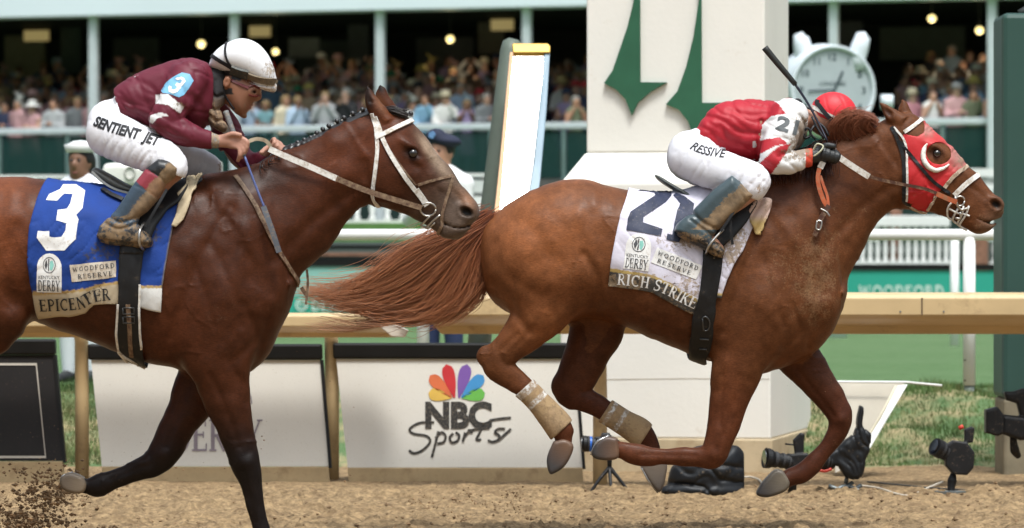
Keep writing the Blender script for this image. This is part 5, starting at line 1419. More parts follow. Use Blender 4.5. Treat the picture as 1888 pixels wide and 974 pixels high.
def derby_badge(fig, bv, cl, cx, cy, w, h, rot, parent, bg):
    """white arched badge with an oval emblem and two lines of lettering"""
    ca, sa = math.cos(R(rot)), math.sin(R(rot))
    T = lambda x, y: (cx + (x * ca - y * sa), cy + (x * sa + y * ca))
    L = [T(-w / 2, h * 0.5), T(-w / 2, -h * 0.15)] + [T(w / 2 * math.cos(R(a)), -h * 0.15 + h * 0.35 * -math.sin(R(a))) for a in range(170, 9, -16)] + [T(w / 2, -h * 0.15), T(w / 2, h * 0.5)]
    b = lay(fig, bv, [loop_group(L)], 'emblem_badge', bg, cl, off=2.2, step=5)
    ov = [T(w * 0.25 * math.cos(t), -h * 0.2 + h * 0.2 * math.sin(t)) for t in np.linspace(0, 6.283, 17)[:-1]]
    half = [T(0, -h * 0.4)] + [T(-w * 0.24 * math.sin(t), -h * 0.2 - h * 0.19 * math.cos(t)) for t in np.linspace(0.1, 3.04, 9)] + [T(0, 0)]
    lay(fig, bv, [strip_loop(ov, 1.4)], 'emblem_ring', gray_print, b, off=2.6, step=5)
    lay(fig, bv, [loop_group([T(-w * 0.2, -h * 0.2), T(-w * 0.12, -h * 0.34), T(-w * 0.06, -h * 0.2), T(-w * 0.12, -h * 0.06)]), strip2d([T(-w * 0.02, -h * 0.36), T(-w * 0.02, -h * 0.04)], 2.0)], 'emblem_mark', gray_print, b, off=2.7, step=5)
    lay(fig, bv, [loop_group([T(w * 0.03, -h * 0.3), T(w * 0.14, -h * 0.32), T(w * 0.2, -h * 0.2), T(w * 0.12, -h * 0.06), T(w * 0.03, -h * 0.08)])], 'emblem_leaf', teal_print, b, off=2.7, step=5)
    g, W_ = sans('KENTUCKY', 0.0)
    lay(fig, bv, on_path(g, W_, [T(-w * 0.42, h * 0.16), T(0, h * 0.16), T(w * 0.42, h * 0.16)], h * 0.09), 'badge_lettering', gray_print, b, off=2.7, step=6)
    g, W_ = serif('DERBY', 0.03, 1.1)
    lay(fig, bv, on_path(g, W_, [T(-w * 0.44, h * 0.46), T(0, h * 0.46), T(w * 0.44, h * 0.46)], h * 0.26), 'badge_name', gray_print, b, off=2.7, step=6)
    return b
def strip_loop(L, w):
    vs, fs = strip2d(list(L) + [L[0]], w); return vs, fs
def plate(fig, bv, cl, quad, lines, name, bg, ink, pad=0.1):
    """printed patch given by its corners (top left, top right, bottom right, bottom left) with lines of lettering"""
    q = [np.array(p, float) for p in quad]
    M_ = lambda x, y: tuple((q[0] * (1 - x) + q[1] * x) * (1 - y) + (q[3] * (1 - x) + q[2] * x) * y)
    o = lay(fig, bv, [loop_group([M_(0, 0), M_(0.5, 0), M_(1, 0), M_(1, 1), M_(0.5, 1), M_(0, 1)])], name, bg, cl, off=2.2, step=6)
    gs = []
    n = len(lines)
    for i, (t, x0, x1) in enumerate(lines):
        g, W_ = serif(t, 0.22, 1.25)
        yb = (i + 0.82) / n * (1 - pad) + pad * 0.4; hh = np.linalg.norm(q[3] - q[0]) / n * 0.52
        gs += on_path(g, W_, [M_(x0, yb), M_((x0 + x1) / 2, yb), M_(x1, yb)], hh)
    lay(fig, bv, gs, 'patch_lettering', ink, o, off=2.7, step=6)
    return o
derby_badge(F2, bc2, cl2, 1173, 465, 46, 66, 7, cl2, white_print)
plate(F2, bc2, cl2, [(1208, 457), (1290, 490), (1278, 515), (1196, 484)], [('WOODFORD', 0.06, 0.95), ('RESERVE', 0.12, 0.86)], 'sponsor_patch', white_print, gray_print)
g, W_ = serif('RICH STRIKE', 0.05, 1.15)
lay(F2, bc2, on_path(g, W_, [(1136, 524), (1166, 527), (1198, 532), (1228, 544), (1252, 557), (1275, 568)], 20), 'name_lettering', white_print, cl2, off=2.6, step=5)
girth_loop = [(1291, 440), (1288, 500), (1283, 542), (1272, 581), (1269, 620), (1273, 651), (1281, 664), (1292, 669), (1304, 662), (1308, 640), (1310, 600), (1314, 550), (1322, 505), (1330, 440)]
for sd in BOTH:
    o = decal(F2, bvh2, [girth_loop], 'girth', blk_leather, H2, off=8, side=sd, step=6, thick=0.006)
    if sd == -1: gi2 = o
bg2 = bvh_obj(F2, gi2)
ftube(F2, [[(1290, 585, 0), (1296, 582, 0), (1303, 590, 0), (1302, 604, 0), (1293, 606, 0), (1290, 585, 0)], [(1291, 620, 0), (1304, 621, 0)]] and [[tuple(hit(bg2, a, b, -1, 4)[0]) for a, b in gg] for gg in ([(1290, 585), (1296, 582), (1303, 590), (1302, 604), (1293, 606), (1290, 585)], [(1287, 622), (1303, 623)], [(1287, 640), (1300, 641)])], 1.6, 'girth_buckle', mat('dull_buckle', (0.08, 0.08, 0.08), 0.35, 0.7), gi2, 6, 3)
# saddle: dark tree and flap, pale lifted cantle
ss = Solid(2.2)
ss.slab([(1208, 322), (1218, 326), (1245, 343), (1280, 360), (1320, 366), (1370, 352), (1405, 345)], [(1208, 326), (1216, 335), (1243, 352), (1275, 371), (1310, 388), (1370, 385), (1405, 352)], [(1208, 345, 34), (1230, 345, 44), (1290, 345, 60), (1360, 345, 60), (1405, 345, 24)], p=2.6, k=4, axis=(1, 0.1))
V, Q = ss.mesh(taubin=2)
sad2 = F2.obj('saddle', V, Q, figmat('saddle_leather', 0.4, bmp=0.2), H2, lambda u, v, w: lerpc(np.tile(np.array([0.05, 0.06, 0.055]), (len(u), 1)), (0.01, 0.01, 0.011), soft(u, 1270, 1300)), lambda u, v, w: 0.2 + 0 * u)
decal(F2, bvh2, [[(1310, 372), (1345, 352), (1385, 350), (1392, 378), (1372, 412), (1346, 440), (1318, 462), (1298, 450), (1300, 410)]], 'saddle_flap', blk_leather, sad2, off=9, step=7, thick=0.006)
decal(F2, bvh2, [[(1374, 388), (1388, 374), (1402, 368), (1415, 372), (1414, 392), (1404, 418), (1396, 436), (1386, 434), (1378, 412)]], 'saddle_pad_corner', cloth_w, cl2, off=7, step=5, thick=0.006, waves=lambda u, v: 3 * np.sin(u * 0.3 + v * 0.2), colf=lambda u, v, w: lerpc(np.tile(np.array([0.62, 0.46, 0.40]), (len(u), 1)), (0.50, 0.36, 0.15), soft(v, 395, 415)), mudf=lambda u, v, w: 0.35 + 0 * u)
# ---- rider in red and white, crouched flat behind the mane
skin_m = figmat('skin', 0.5, mudcol=(0.2, 0.13, 0.08), bmp=0.08, bscale=120, spec=0.4)
J2 = empty('person', (F2.w(1330, 495)[0], 0, F2.w(1330, 400)[2]), 'jockey in muddy red and white silks and red cap, crouched on the chestnut horse', 'jockey')
j = Solid(2.2)
j.slab([(1262, 262), (1285, 238), (1302, 212), (1328, 194), (1363, 187), (1424, 189), (1462, 196), (1488, 214)], [(1270, 300), (1300, 284), (1325, 284), (1350, 288), (1396, 296), (1435, 290), (1470, 275), (1492, 240)],
       [(1262, 0, 30), (1300, 0, 46), (1380, 0, 56), (1440, 0, 66), (1475, 0, 50), (1492, 0, 22)], p=2.3, k=10, tags='torso', axis=(1, 0.02))
j.ell((1276, 288, 0), (42, 46, 52), -30, k=14, tags='hip')
for sd in (-1, 1):
    j.chain([(1272, 292, 30 * sd, 38, 32), (1312, 312, 64 * sd, 36, 30), (1356, 327, 92 * sd, 33, 27), (1382, 335, 106 * sd, 29, 25), (1380, 345, 110 * sd, 26, 22)], k=10, tags='thigh')
    j.chain([(1380, 345, 108 * sd, 24, 22), (1362, 362, 112 * sd, 24, 20), (1335, 382, 116 * sd, 22, 18), (1300, 408, 118 * sd, 17, 15), (1290, 420, 118 * sd, 17, 15)], k=8, tags='shin')
    j.chain([(1290, 420, 118 * sd, 16, 14), (1268, 420, 118 * sd, 13, 12), (1300, 440, 118 * sd, 13, 14), (1322, 458, 116 * sd, 9, 12)], k=6, tags='foot')
j.chain([(1452, 216, -52, 30, 24), (1440, 250, -72, 28, 23), (1424, 284, -84, 25, 22), (1424, 298, -86, 23, 21), (1452, 300, -80, 19, 17), (1478, 295, -72, 14, 13), (1500, 288, -64, 11, 10)], k=10, tags='arm')
j.chain([(1452, 222, 52, 28, 24), (1450, 262, 74, 26, 22), (1440, 292, 80, 22, 20), (1480, 296, 66, 15, 14), (1520, 288, 48, 11, 10)], k=10, tags='arm')
j.chain([(1478, 220, 4, 22), (1500, 218, 12, 21), (1520, 222, 16, 26)], k=8, tags='neck')
j.ell((1534, 218, 16), (40, 37, 32), 20, k=8, tags='headm')
j.ell((1548, 240, 16), (24, 26, 26), 30, k=8, tags='headm')
j.ell((1572, 240, 16), (7, 6, 6), 0, k=5, tags='headm')
# hands close round reins and whip
for sd, hx, hy, hw in ((-1, 1516, 284, -60), (1, 1528, 286, 40)):
    j.ell((hx, hy, hw), (17, 12, 9), 20, k=5, tags='hand')
    for i in range(4):
        j.chain([(hx + 6 + i * 4.5, hy - 9 + i * 1.0, hw - 6 * 1), (hx + 14 + i * 4, hy - 6 + i * 3, hw - 12), (hx + 12 + i * 4, hy + 3 + i * 3, hw - 14), (hx + 4 + i * 4, hy + 7 + i * 2, hw - 10)] and
                [(hx - 4 + i * 8, hy - 8 + i * 2.5, hw - 4, 4.4), (hx - 2 + i * 8.5, hy - 2 + i * 2.5, hw - 13, 4.2), (hx - 4 + i * 8, hy + 7 + i * 2.2, hw - 12, 3.9), (hx - 6 + i * 7.5, hy + 10 + i * 1.8, hw - 4, 3.5)], k=1.6, tags='hand', smooth=3)
    j.chain([(hx - 10, hy - 4, hw - 4, 5), (hx + 2, hy - 13, hw - 9, 4.6), (hx + 15, hy - 12, hw - 12, 4)], k=2, tags='hand')
Vb, Qb = j.mesh(taubin=2, tuck=('torso', 'arm', 'hip', 'thigh', 'shin', 'foot'))
def skinc(u, v, w): return np.tile(np.array([0.42, 0.21, 0.14]), (len(u), 1))
F2.obj('body', Vb, Qb, skin_m, J2, skinc, lambda u, v, w: 0.2 + 0 * u)
# silks
W1 = [(1402, 232), (1418, 217), (1444, 213), (1424, 184), (1475, 184), (1502, 215), (1502, 262), (1480, 284), (1446, 270), (1432, 256), (1398, 262)]
R1 = [(1390, 262), (1432, 256), (1446, 268), (1425, 272), (1395, 287)]
R2 = [(1392, 306), (1425, 276), (1436, 271), (1452, 268), (1441, 288), (1413, 328), (1396, 326)]
def jcol(u, v, w):
    c = np.tile(np.array([0.40, 0.012, 0.024]), (len(u), 1)); near = w < -15
    wht = (0.70, 0.69, 0.68)
    c = lerpc(c, wht, (inpoly(u, v, W1) & (near | (u > 1424))) * 1.0)
    arm = (w < -52)
    c = lerpc(c, wht, ((v > 262) & (u > 1385) & arm) * 1.0)
    c = lerpc(c, (0.42, 0.02, 0.03), ((inpoly(u, v, R1) | inpoly(u, v, R2)) & arm) * 1.0)
    c = lerpc(c, (0.55, 0.06, 0.03), ((u > 1480) & (v > 272) & (w < -40)) * 1.0)
    c = lerpc(c, wht, ((w > 50) & (v > 225)) * 1.0)
    return c
def jmud(u, v, w): return 0.05 + 0.85 * blob(u, v, 1476, 252, 24, 40) + 0.45 * blob(u, v, 1450, 290, 30, 18) + 0.12 * blob(u, v, 1360, 200, 40, 12)
jr = [('g', [(1300, 215), (1330, 225), (1360, 245), (1400, 250)], 5, 3), ('g', [(1325, 235), (1345, 260), (1380, 275)], 5, 3), ('g', [(1340, 205), (1380, 215), (1410, 212)], 5, 2.2), ('g', [(1400, 226), (1396, 260), (1392, 290)], 5, 4),
      ('g', [(1310, 250), (1335, 272)], 4, 2.4), ('b', (1350, 232), (10, 20), 50, 2.2), ('b', (1375, 262), (10, 18), 40, 2.5), ('g', [(1440, 205), (1430, 222), (1410, 226)], 4, 2), ('g', [(1445, 300), (1470, 290)], 3, 2), ('g', [(1428, 292), (1450, 282)], 3, 2.2), ('g', [(1455, 225), (1470, 250), (1468, 270)], 4, 2.6), ('g', [(1470, 215), (1484, 240)], 3, 2.2), ('g', [(1420, 255), (1445, 260)], 3, 2)]
hem = [(1283, 222), (1300, 196), (1330, 180), (1520, 180), (1506, 300), (1494, 312), (1420, 336), (1396, 326), (1396, 306), (1346, 290), (1308, 276), (1280, 242)]
V, Q = j.mesh(tags=['torso', 'arm'], inf=3.2, relief=both(gauss_map(jr), creases(41, 62, 15, 35, 1.5, warp=5), creases(42, 16, 60, 20, 0.6, warp=4)), cut=lambda U, V: np.maximum(np.maximum(sd_poly(U, V, hem), (U - 1493)), -(U - 1279)), taubin=2)
silks2 = F2.obj('jacket', V, Q, cloth_m, J2, jcol, jmud)
bj2 = bvh_of(V, Q)
g, W_ = sans('2', 0.045)
g1, W1_ = sans('1', 0.045)
lay(F2, bj2, on_path(g, W_, [(1424, 240), (1435, 243), (1446, 247)], 25) + on_path([([(0.0, 0.0), (0.28, 0.0), (0.28, 1.0), (0.0, 1.0)], [(0, 1, 2, 3)])], 0.28, [(1454, 251), (1461, 253)], 28), 'sleeve_number', mat('sleeve_ink', (0.10, 0.11, 0.115), 0.6), silks2, off=0.9, step=5)
# breeches
breech_m = figmat('white_breeches', 0.6, mudcol=(0.3, 0.2, 0.12), bmp=0.15, spec=0.35, vary=0.06)
br = [('g', [(1262, 345), (1275, 325), (1290, 300)], 2.5, 1.0), ('g', [(1280, 348), (1290, 325), (1304, 302)], 2.5, 1.0), ('g', [(1352, 350), (1362, 330), (1375, 312)], 3, 1.8), ('g', [(1370, 352), (1385, 335), (1400, 325)], 3, 1.6), ('g', [(1340, 345), (1355, 318)], 3, 1.4), ('g', [(1390, 350), (1402, 335)], 2.5, 1.4), ('g', [(1300, 352), (1330, 340), (1350, 345)], 3, 1.2), ('g', [(1380, 320), (1400, 338)], 2.5, 1.2)]
V, Q = j.mesh(tags=['hip', 'thigh', 'torso'], inf=2.6, relief=both(gauss_map(br), creases(43, 9, 34, 20, 0.7, sharp=0.15)), cut=lambda U, V: np.maximum(sd_poly(U, V, [(1215, 250), (1262, 225), (1290, 240), (1318, 268), (1396, 296), (1425, 310), (1425, 350), (1392, 372), (1372, 366), (1340, 372), (1230, 372)]), -1e3), taubin=2)
bree2 = F2.obj('breeches', V, Q, breech_m, J2, lambda u, v, w: np.tile(np.array([0.72, 0.71, 0.75]), (len(u), 1)), lambda u, v, w: 0.04 + 0.5 * blob(u, v, 1392, 352, 20, 16) + 0.15 * blob(u, v, 1395, 330, 20, 20))
bb2 = bvh_of(V, Q)
g, W_ = sans('RESSIVE', 0.02, 0.35)
lay(F2, bb2, on_path(g, W_, [(1269, 276), (1290, 286), (1312, 291), (1334, 294)], 16), 'leg_lettering', black_print, bree2, off=0.9, step=5)
# boots
boot_m = figmat('boot_leather', 0.35, mudcol=(0.22, 0.14, 0.07), bmp=0.3, bscale=60, spec=0.5)
for sd in (-1, 1):
    b = Solid(2.0)
    b.poly([(1343, 326), (1358, 338), (1383, 362), (1366, 380), (1330, 414), (1316, 428), (1308, 440), (1322, 452), (1331, 462), (1327, 476), (1316, 476), (1296, 464), (1284, 456), (1262, 447), (1246, 437), (1239, 427), (1248, 411), (1258, 402), (1270, 396), (1276, 386), (1310, 352)], 116 * sd, 23, e=15, k=3)
    b.ell((1258, 424, 116 * sd), (17, 14, 16), 15, k=5)
    V, Q = b.mesh(relief=gauss_map([('g', [(1272, 396), (1290, 412), (1314, 424)], 3.5, 3.0), ('g', [(1268, 408), (1290, 424), (1308, 436)], 3, 2.2), ('g', [(1242, 430), (1280, 450), (1322, 470)], 2, 1.6), ('g', [(1350, 344), (1366, 372)], 3, 1.2)]), taubin=2)
    F2.obj('boot', V, Q, boot_m, J2, lambda u, v, w: lerpc(np.tile(np.array([0.05, 0.075, 0.085]), (len(u), 1)), (0.012, 0.012, 0.014), soft(v - 0.3 * (u - 1280), 432, 440)), lambda u, v, w: 0.2 + 0.75 * soft((u - 1310) * 0.68 + (v - 385) * 0.73, -6, 14) * (v < 425) + 0.3 * (v > 430))
    # stirrup and leather
    st = straps(F2, None, [([(1352, 375, -126), (1342, 398, -134), (1322, 428, -138)], 5, 2, (sd,)), ([(1340, 400, -128), (1341, 424, -130), (1344, 452, -130)], 5, 2, (sd,))], 'stirrup_leather', blk_leather, sad2)
    w0 = 116 * sd
    ftube(F2, [(1328, 424, w0 - 16 * sd * -1), (1312, 440, w0 + 22 * sd), (1300, 456, w0 + 24 * sd), (1296, 470, w0), (1300, 456, w0 - 22 * sd), (1312, 440, w0 - 22 * sd), (1328, 424, w0)], 2.2, 'stirrup_iron', steel, st, 8, 4)
# cap: helmet shell under red silk, black strap, white band, peak
s = Solid(2.0)
s.ell((1538, 211, 16), (44, 42, 36), 12, k=4)
s.poly([(1560, 214), (1592, 226), (1586, 236), (1560, 232)], 16, 26, e=3, k=5)
V, Q = s.mesh(cut=lambda U, V: np.maximum((V - 212) - (U - 1500) * 0.38, -1e3), taubin=2, relief=gauss_map([('g', [(1545, 172), (1556, 195), (1560, 230)], 1.8, 1.0), ('g', [(1520, 175), (1525, 200), (1540, 228)], 1.5, .8)]))
capred = figmat('red_cap_silk', 0.5, bmp=0.2, spec=0.4, vary=0.08)
helm2 = F2.obj('helmet', V, Q, capred, J2, lambda u, v, w: np.tile(np.array([0.62, 0.02, 0.03]), (len(u), 1)), lambda u, v, w: 0.05 + 0 * u)
bh = bvh_of(V, Q)
straps(F2, bh, [([(1501, 182), (1512, 198), (1526, 216), (1542, 228)], 8, 2, BOTH)], 'goggle_strap', mat('black_elastic', (0.015, 0.015, 0.017), 0.7), helm2)
straps(F2, bh, [([(1497, 196), (1515, 207), (1535, 217), (1560, 228)], 7, 1.2, BOTH)], 'white_band', wht_leather, helm2)
gog = ftube(F2, [[(1469 + 8 * math.cos(t), 192 + 8 * math.sin(t), -14) for t in np.linspace(0, 6.28, 10)], [(1476, 198, -14), (1490, 200, -16), (1500, 206, -16)], [(1496, 216, -18), (1506, 238, -22), (1518, 256, -26)], [(1500, 232, -22), (1492, 246, -28), (1502, 258, -30)], [(1478, 244, -34), (1488, 238, -34), (1492, 250, -34), (1482, 256, -36), (1478, 244, -34)], [(1506, 226, -20), (1518, 236, -24), (1526, 252, -28)]], 2.4, 'goggles', mat('goggle_rubber', (0.02, 0.02, 0.022), 0.4), J2, 7, 3)
# gloves
glv = Solid(2.0); glv.prims = [q for q in j.prims if q[2] == 'hand']
glv.chain([(1494, 290, -65, 12, 11), (1506, 287, -62, 12, 10)], k=3, tags='hand'); glv.chain([(1510, 289, 50, 12, 11), (1522, 287, 44, 12, 10)], k=3, tags='hand')
glove_m = figmat('black_glove', 0.5, bmp=0.4)
for sd in (-1, 1):
    V, Q = glv.mesh(inf=1.6, taubin=1, wcut=lambda U, V_, W, sd=sd: -W * sd + 0 * U + 0 * V_)
    F2.obj('glove', V, Q, glove_m, J2, lambda u, v, w: np.tile(np.array([0.012, 0.013, 0.014]), (len(u), 1)), lambda u, v, w: 0.12 + 0 * u)
ftube(F2, [(1494, 280, -72), (1501, 268, -76), (1512, 272, -78), (1506, 282, -80), (1494, 290, -76), (1494, 280, -72)], 1.7, 'wrist_loop', mat('pale_cord', (0.5, 0.5, 0.36), 0.6), J2, 6)
# whip
Wh2 = empty('riding_whip', F2.w(1455, 180, -40), 'long black riding whip raised above the rider in red', 'whip')
ftube(F2, [(1407, 90, -44), (1430, 118, -44), (1464, 158, -42)], [6.4, 6.0, 5.6, 4.8], 'handle', mat('whip_grip', (0.02, 0.021, 0.02), 0.55, bmp=0.3), Wh2, 12)
ftube(F2, [(1464, 158, -42), (1486, 192, -46), (1506, 230, -56), (1520, 262, -70)], [2.6, 2.2, 2.0], 'shaft', mat('whip_shaft', (0.015, 0.016, 0.03), 0.3), Wh2, 8)
# ================================================================== the bay horse, nearer the camera, and its rider
F3 = Fig(18.2)
H3 = empty('racehorse', (F3.w(170, 495)[0], F3.D + CY, 0), 'dark bay racehorse with braided black mane and blue cloth, chasing on the left', 'horse')
coat3 = figmat('bay_coat', 0.42, mudcol=(0.15, 0.095, 0.055), bmp=0.35, bscale=170, stretch=(0.5, 1, 1.8), spec=0.14, hairvar=0.28, mudscale=120, soft_=0.22, mudmax=0.6, coatw=0.03)
s3 = Solid(2.8)
s3.slab([(-205, 470), (-196, 425), (-165, 380), (-110, 346), (-40, 330), (20, 326), (80, 331), (150, 338), (220, 345), (300, 344), (370, 333), (430, 327), (470, 328), (500, 352), (520, 410), (530, 470), (536, 525)],
        [(-205, 470), (-200, 520), (-172, 585), (-120, 622), (-50, 636), (10, 622), (62, 597), (115, 612), (164, 629), (210, 648), (256, 664), (300, 674), (350, 690), (400, 702), (450, 692), (484, 670), (505, 636), (519, 592), (531, 556), (536, 525)],
        [(-205, 0, 12), (-190, 0, 60), (-150, 0, 95), (-80, 0, 112), (0, 0, 114), (120, 0, 122), (260, 0, 122), (340, 0, 108), (420, 0, 95), (480, 0, 84), (518, 0, 62), (536, 0, 40)],
        p=2.25, k=12, tags='trunk', axis=(1, 0))
s3.slab([(385, 332), (440, 320), (480, 301), (520, 278), (560, 262), (600, 245), (640, 226), (680, 209), (715, 199)],
        [(470, 660), (515, 588), (543, 528), (572, 492), (603, 460), (624, 434), (645, 404), (663, 386), (690, 376), (730, 368)],
        [(440, 480, 82), (500, 420, 68), (560, 375, 50), (620, 330, 40), (720, 290, 36)], p=2.1, k=26, tags='trunk neck', axis=(0.83, -0.56))
s3.chain([(630, 272, 0, 32, 30), (662, 255, 0, 36, 30), (690, 245, 0, 34, 30)], k=14, tags='trunk')
s3.slab([(662, 230), (678, 212), (700, 202), (722, 202), (745, 209), (762, 224), (777, 244), (803, 278), (830, 314), (846, 338), (866, 359), (880, 377), (886, 396)],
        [(640, 300), (662, 352), (684, 376), (708, 383), (732, 391), (756, 400), (780, 411), (802, 426), (822, 439), (843, 441), (862, 434), (876, 417), (886, 396)],
        [(655, 270, 28), (690, 295, 41), (735, 305, 41), (770, 330, 35), (810, 368, 25), (838, 388, 23), (864, 402, 24), (886, 396, 8)],
        p=2.35, k=12, tags='trunk head', axis=(0.78, 0.63))
s3.ell((508, 540, 0), (31, 66, 60), 6, k=14, tags='trunk')
for sd in (-1, 1):
    s3.ell((712, 330, 29 * sd), (36, 42, 15), 20, k=10, tags='head')
    s3.ell((755, 270, 35 * sd), (21, 9, 9), 35, k=6, tags='head')
    s3.ell((768, 297, 31 * sd), (14, 6, 6), 30, k=6, tags='head')
    s3.chain([(776, 318, 29 * sd, 5, 4), (812, 345, 22 * sd, 4, 3)], k=8, tags='head')
    s3.ell((860, 391, 16 * sd), (22, 18, 12), 30, k=5, tags='head')
    s3.ell((860, 391, 27 * sd), (14, 9.5, 11), 30, k=3, tags='head', sub=True)
    s3.ell((845, 424, 12 * sd), (24, 11, 10), -20, k=5, tags='head')
    s3.ell((761, 284, 42 * sd), (13, 9, 8), 25, k=3, tags='head', sub=True)
s3.chain([(820, 414, -30, 2.2, 30), (845, 421, -28, 2.4, 28), (874, 414, -20, 2.0, 20)], k=3, tags='head', sub=True)
s3.slab([(677, 160), (685, 166), (696, 182), (713, 199), (728, 218)], [(677, 160), (674, 180), (679, 203), (692, 224), (708, 236)], [(677, 160, 1.5), (690, 192, 10), (716, 224, 15)], wc=-19, p=2, k=5, tags='ear', axis=(0.5, 0.866))
s3.slab([(678, 163), (682, 172), (690, 190)], [(678, 163), (676, 180), (683, 202)], [(678, 163, 1), (682, 186, 7), (688, 198, 3)], wc=-30, p=2, k=2, tags='ear', axis=(0.3, 0.95), sub=True)
s3.slab([(700, 158), (708, 164), (719, 181), (733, 198), (738, 210)], [(700, 158), (692, 172), (696, 190), (706, 208), (716, 218)], [(700, 158, 1.5), (712, 185, 9), (725, 210, 12)], wc=19, p=2, k=5, tags='ear', axis=(0.5, 0.866))
# hind legs (mostly outside the frame)
for sd, du, in ((-1, 0), (1, -60)):
    s3.chain([(-60 + du, 540, 58 * sd, 92, 48), (-20 + du * 1.2, 590, 56 * sd, 66, 42), (-70 + du, 640, 54 * sd, 48, 32), (-115 + du, 690, 52 * sd, 36, 23), (-150 + du, 728, 52 * sd, 32, 19), (-125 + du, 765, 52 * sd, 23, 14), (-90 + du, 810, 52 * sd, 21, 14), (-50 + du, 860, 52 * sd, 25, 18), (-44 + du, 885, 52 * sd, 18, 14), (-50 + du, 905, 52 * sd, 18, 15)], k=14, tags='leg')
s3.ell((18, 578, -66), (46, 42, 38), 20, k=16, tags='leg')
# near fore, straight down past the bottom of the frame
s3.chain([(395, 560, -66, 82, 34), (405, 640, -62, 66, 34), (414, 700, -58, 50, 30), (430, 760, -54, 38, 25), (444, 810, -52, 30, 21), (456, 850, -52, 27.5, 20), (466, 890, -52, 19.5, 14), (475, 930, -52, 17, 12), (485, 975, -52, 18, 13), (492, 1000, -52, 22, 16), (506, 1014, -52, 16, 13), (514, 1022, -52, 17, 15)], k=14, tags='leg')
# far fore, folded back
s3.chain([(400, 620, 54, 66, 36), (376, 685, 52, 52, 32), (350, 740, 50, 40, 26), (320, 795, 48, 32, 22), (300, 835, 47, 29, 20), (280, 856, 47, 24, 17), (248, 871, 47, 19.5, 14), (208, 886, 47, 18, 13), (178, 897, 47, 21, 15), (158, 899, 47, 14, 12), (144, 896, 47, 14, 13)], k=12, tags='leg')
rel3 = both(lambda U, V: 1.5 * vnoise(U / 36, V / 42, 81) + 0.8 * vnoise(U / 16, V / 19, 82), veins(83), gauss_map([
    ('g', [(430, 385), (390, 450), (352, 540), (322, 620)], 10, 3.1), ('g', [(470, 400), (500, 470), (505, 540)], 13, 2.8), ('b', (410, 560), (34, 70), 10, 6), ('b', (455, 450), (22, 66), 15, 4.5),
    ('g', [(395, 450), (425, 510), (445, 560), (450, 600)], 8, 2), ('g', [(360, 480), (385, 540), (400, 600)], 7, 1.6), ('g', [(425, 400), (455, 450), (480, 530)], 8, 1.6), ('b', (508, 555), (26, 46), 0, 5),
    ('g', [(455, 560), (475, 620), (440, 660)], 8, 2.2), ('g', [(496, 590), (480, 650)], 7, 1.9), ('g', [(510, 480), (560, 425), (610, 385), (655, 350)], 11, 2.8),
    ('g', [(480, 380), (550, 335), (620, 290)], 24, 1.9), ('g', [(674, 300), (682, 345), (680, 372)], 8, 2.5), ('g', [(640, 240), (660, 290), (665, 330)], 12, 1.9), ('b', (635, 320), (20, 30), 40, 3),
    ('g', [(762, 302), (810, 350), (840, 372)], 6, 1.4), ('g', [(790, 292), (830, 345), (850, 372)], 5, 1.1), ('g', [(745, 385), (785, 390), (820, 412)], 5, 1.2), ('g', [(800, 330), (838, 358), (852, 372)], 5, 0.99),
    ('b', (755, 325), (14, 10), 30, 2.0), ('g', [(395, 690), (425, 760), (445, 820)], 6, 1.9), ('g', [(440, 690), (452, 770), (462, 830)], 6, 1.6), ('g', [(425, 660), (450, 700), (458, 740)], 8, 1.6), ('g', [(452, 862), (475, 960)], 4, 1.4), ('b', (452, 850), (12, 12), 0, 3), ('b', (466, 846), (8, 12), 0, 2),
    ('g', [(350, 700), (325, 770), (305, 825)], 6, 1.9), ('g', [(275, 858), (200, 886)], 4, 1.2), ('b', (300, 842), (12, 12), 0, 2.5),
    ('g', [(40, 420), (20, 480), (30, 560)], 14, 3.1), ('b', (30, 400), (26, 22), 0, 3), ('g', [(66, 520), (70, 570), (58, 605)], 9, 3.7)]))
V3, Q3 = s3.mesh(relief=rel3, taubin=3)
bvh3 = bvh_of(V3, Q3)
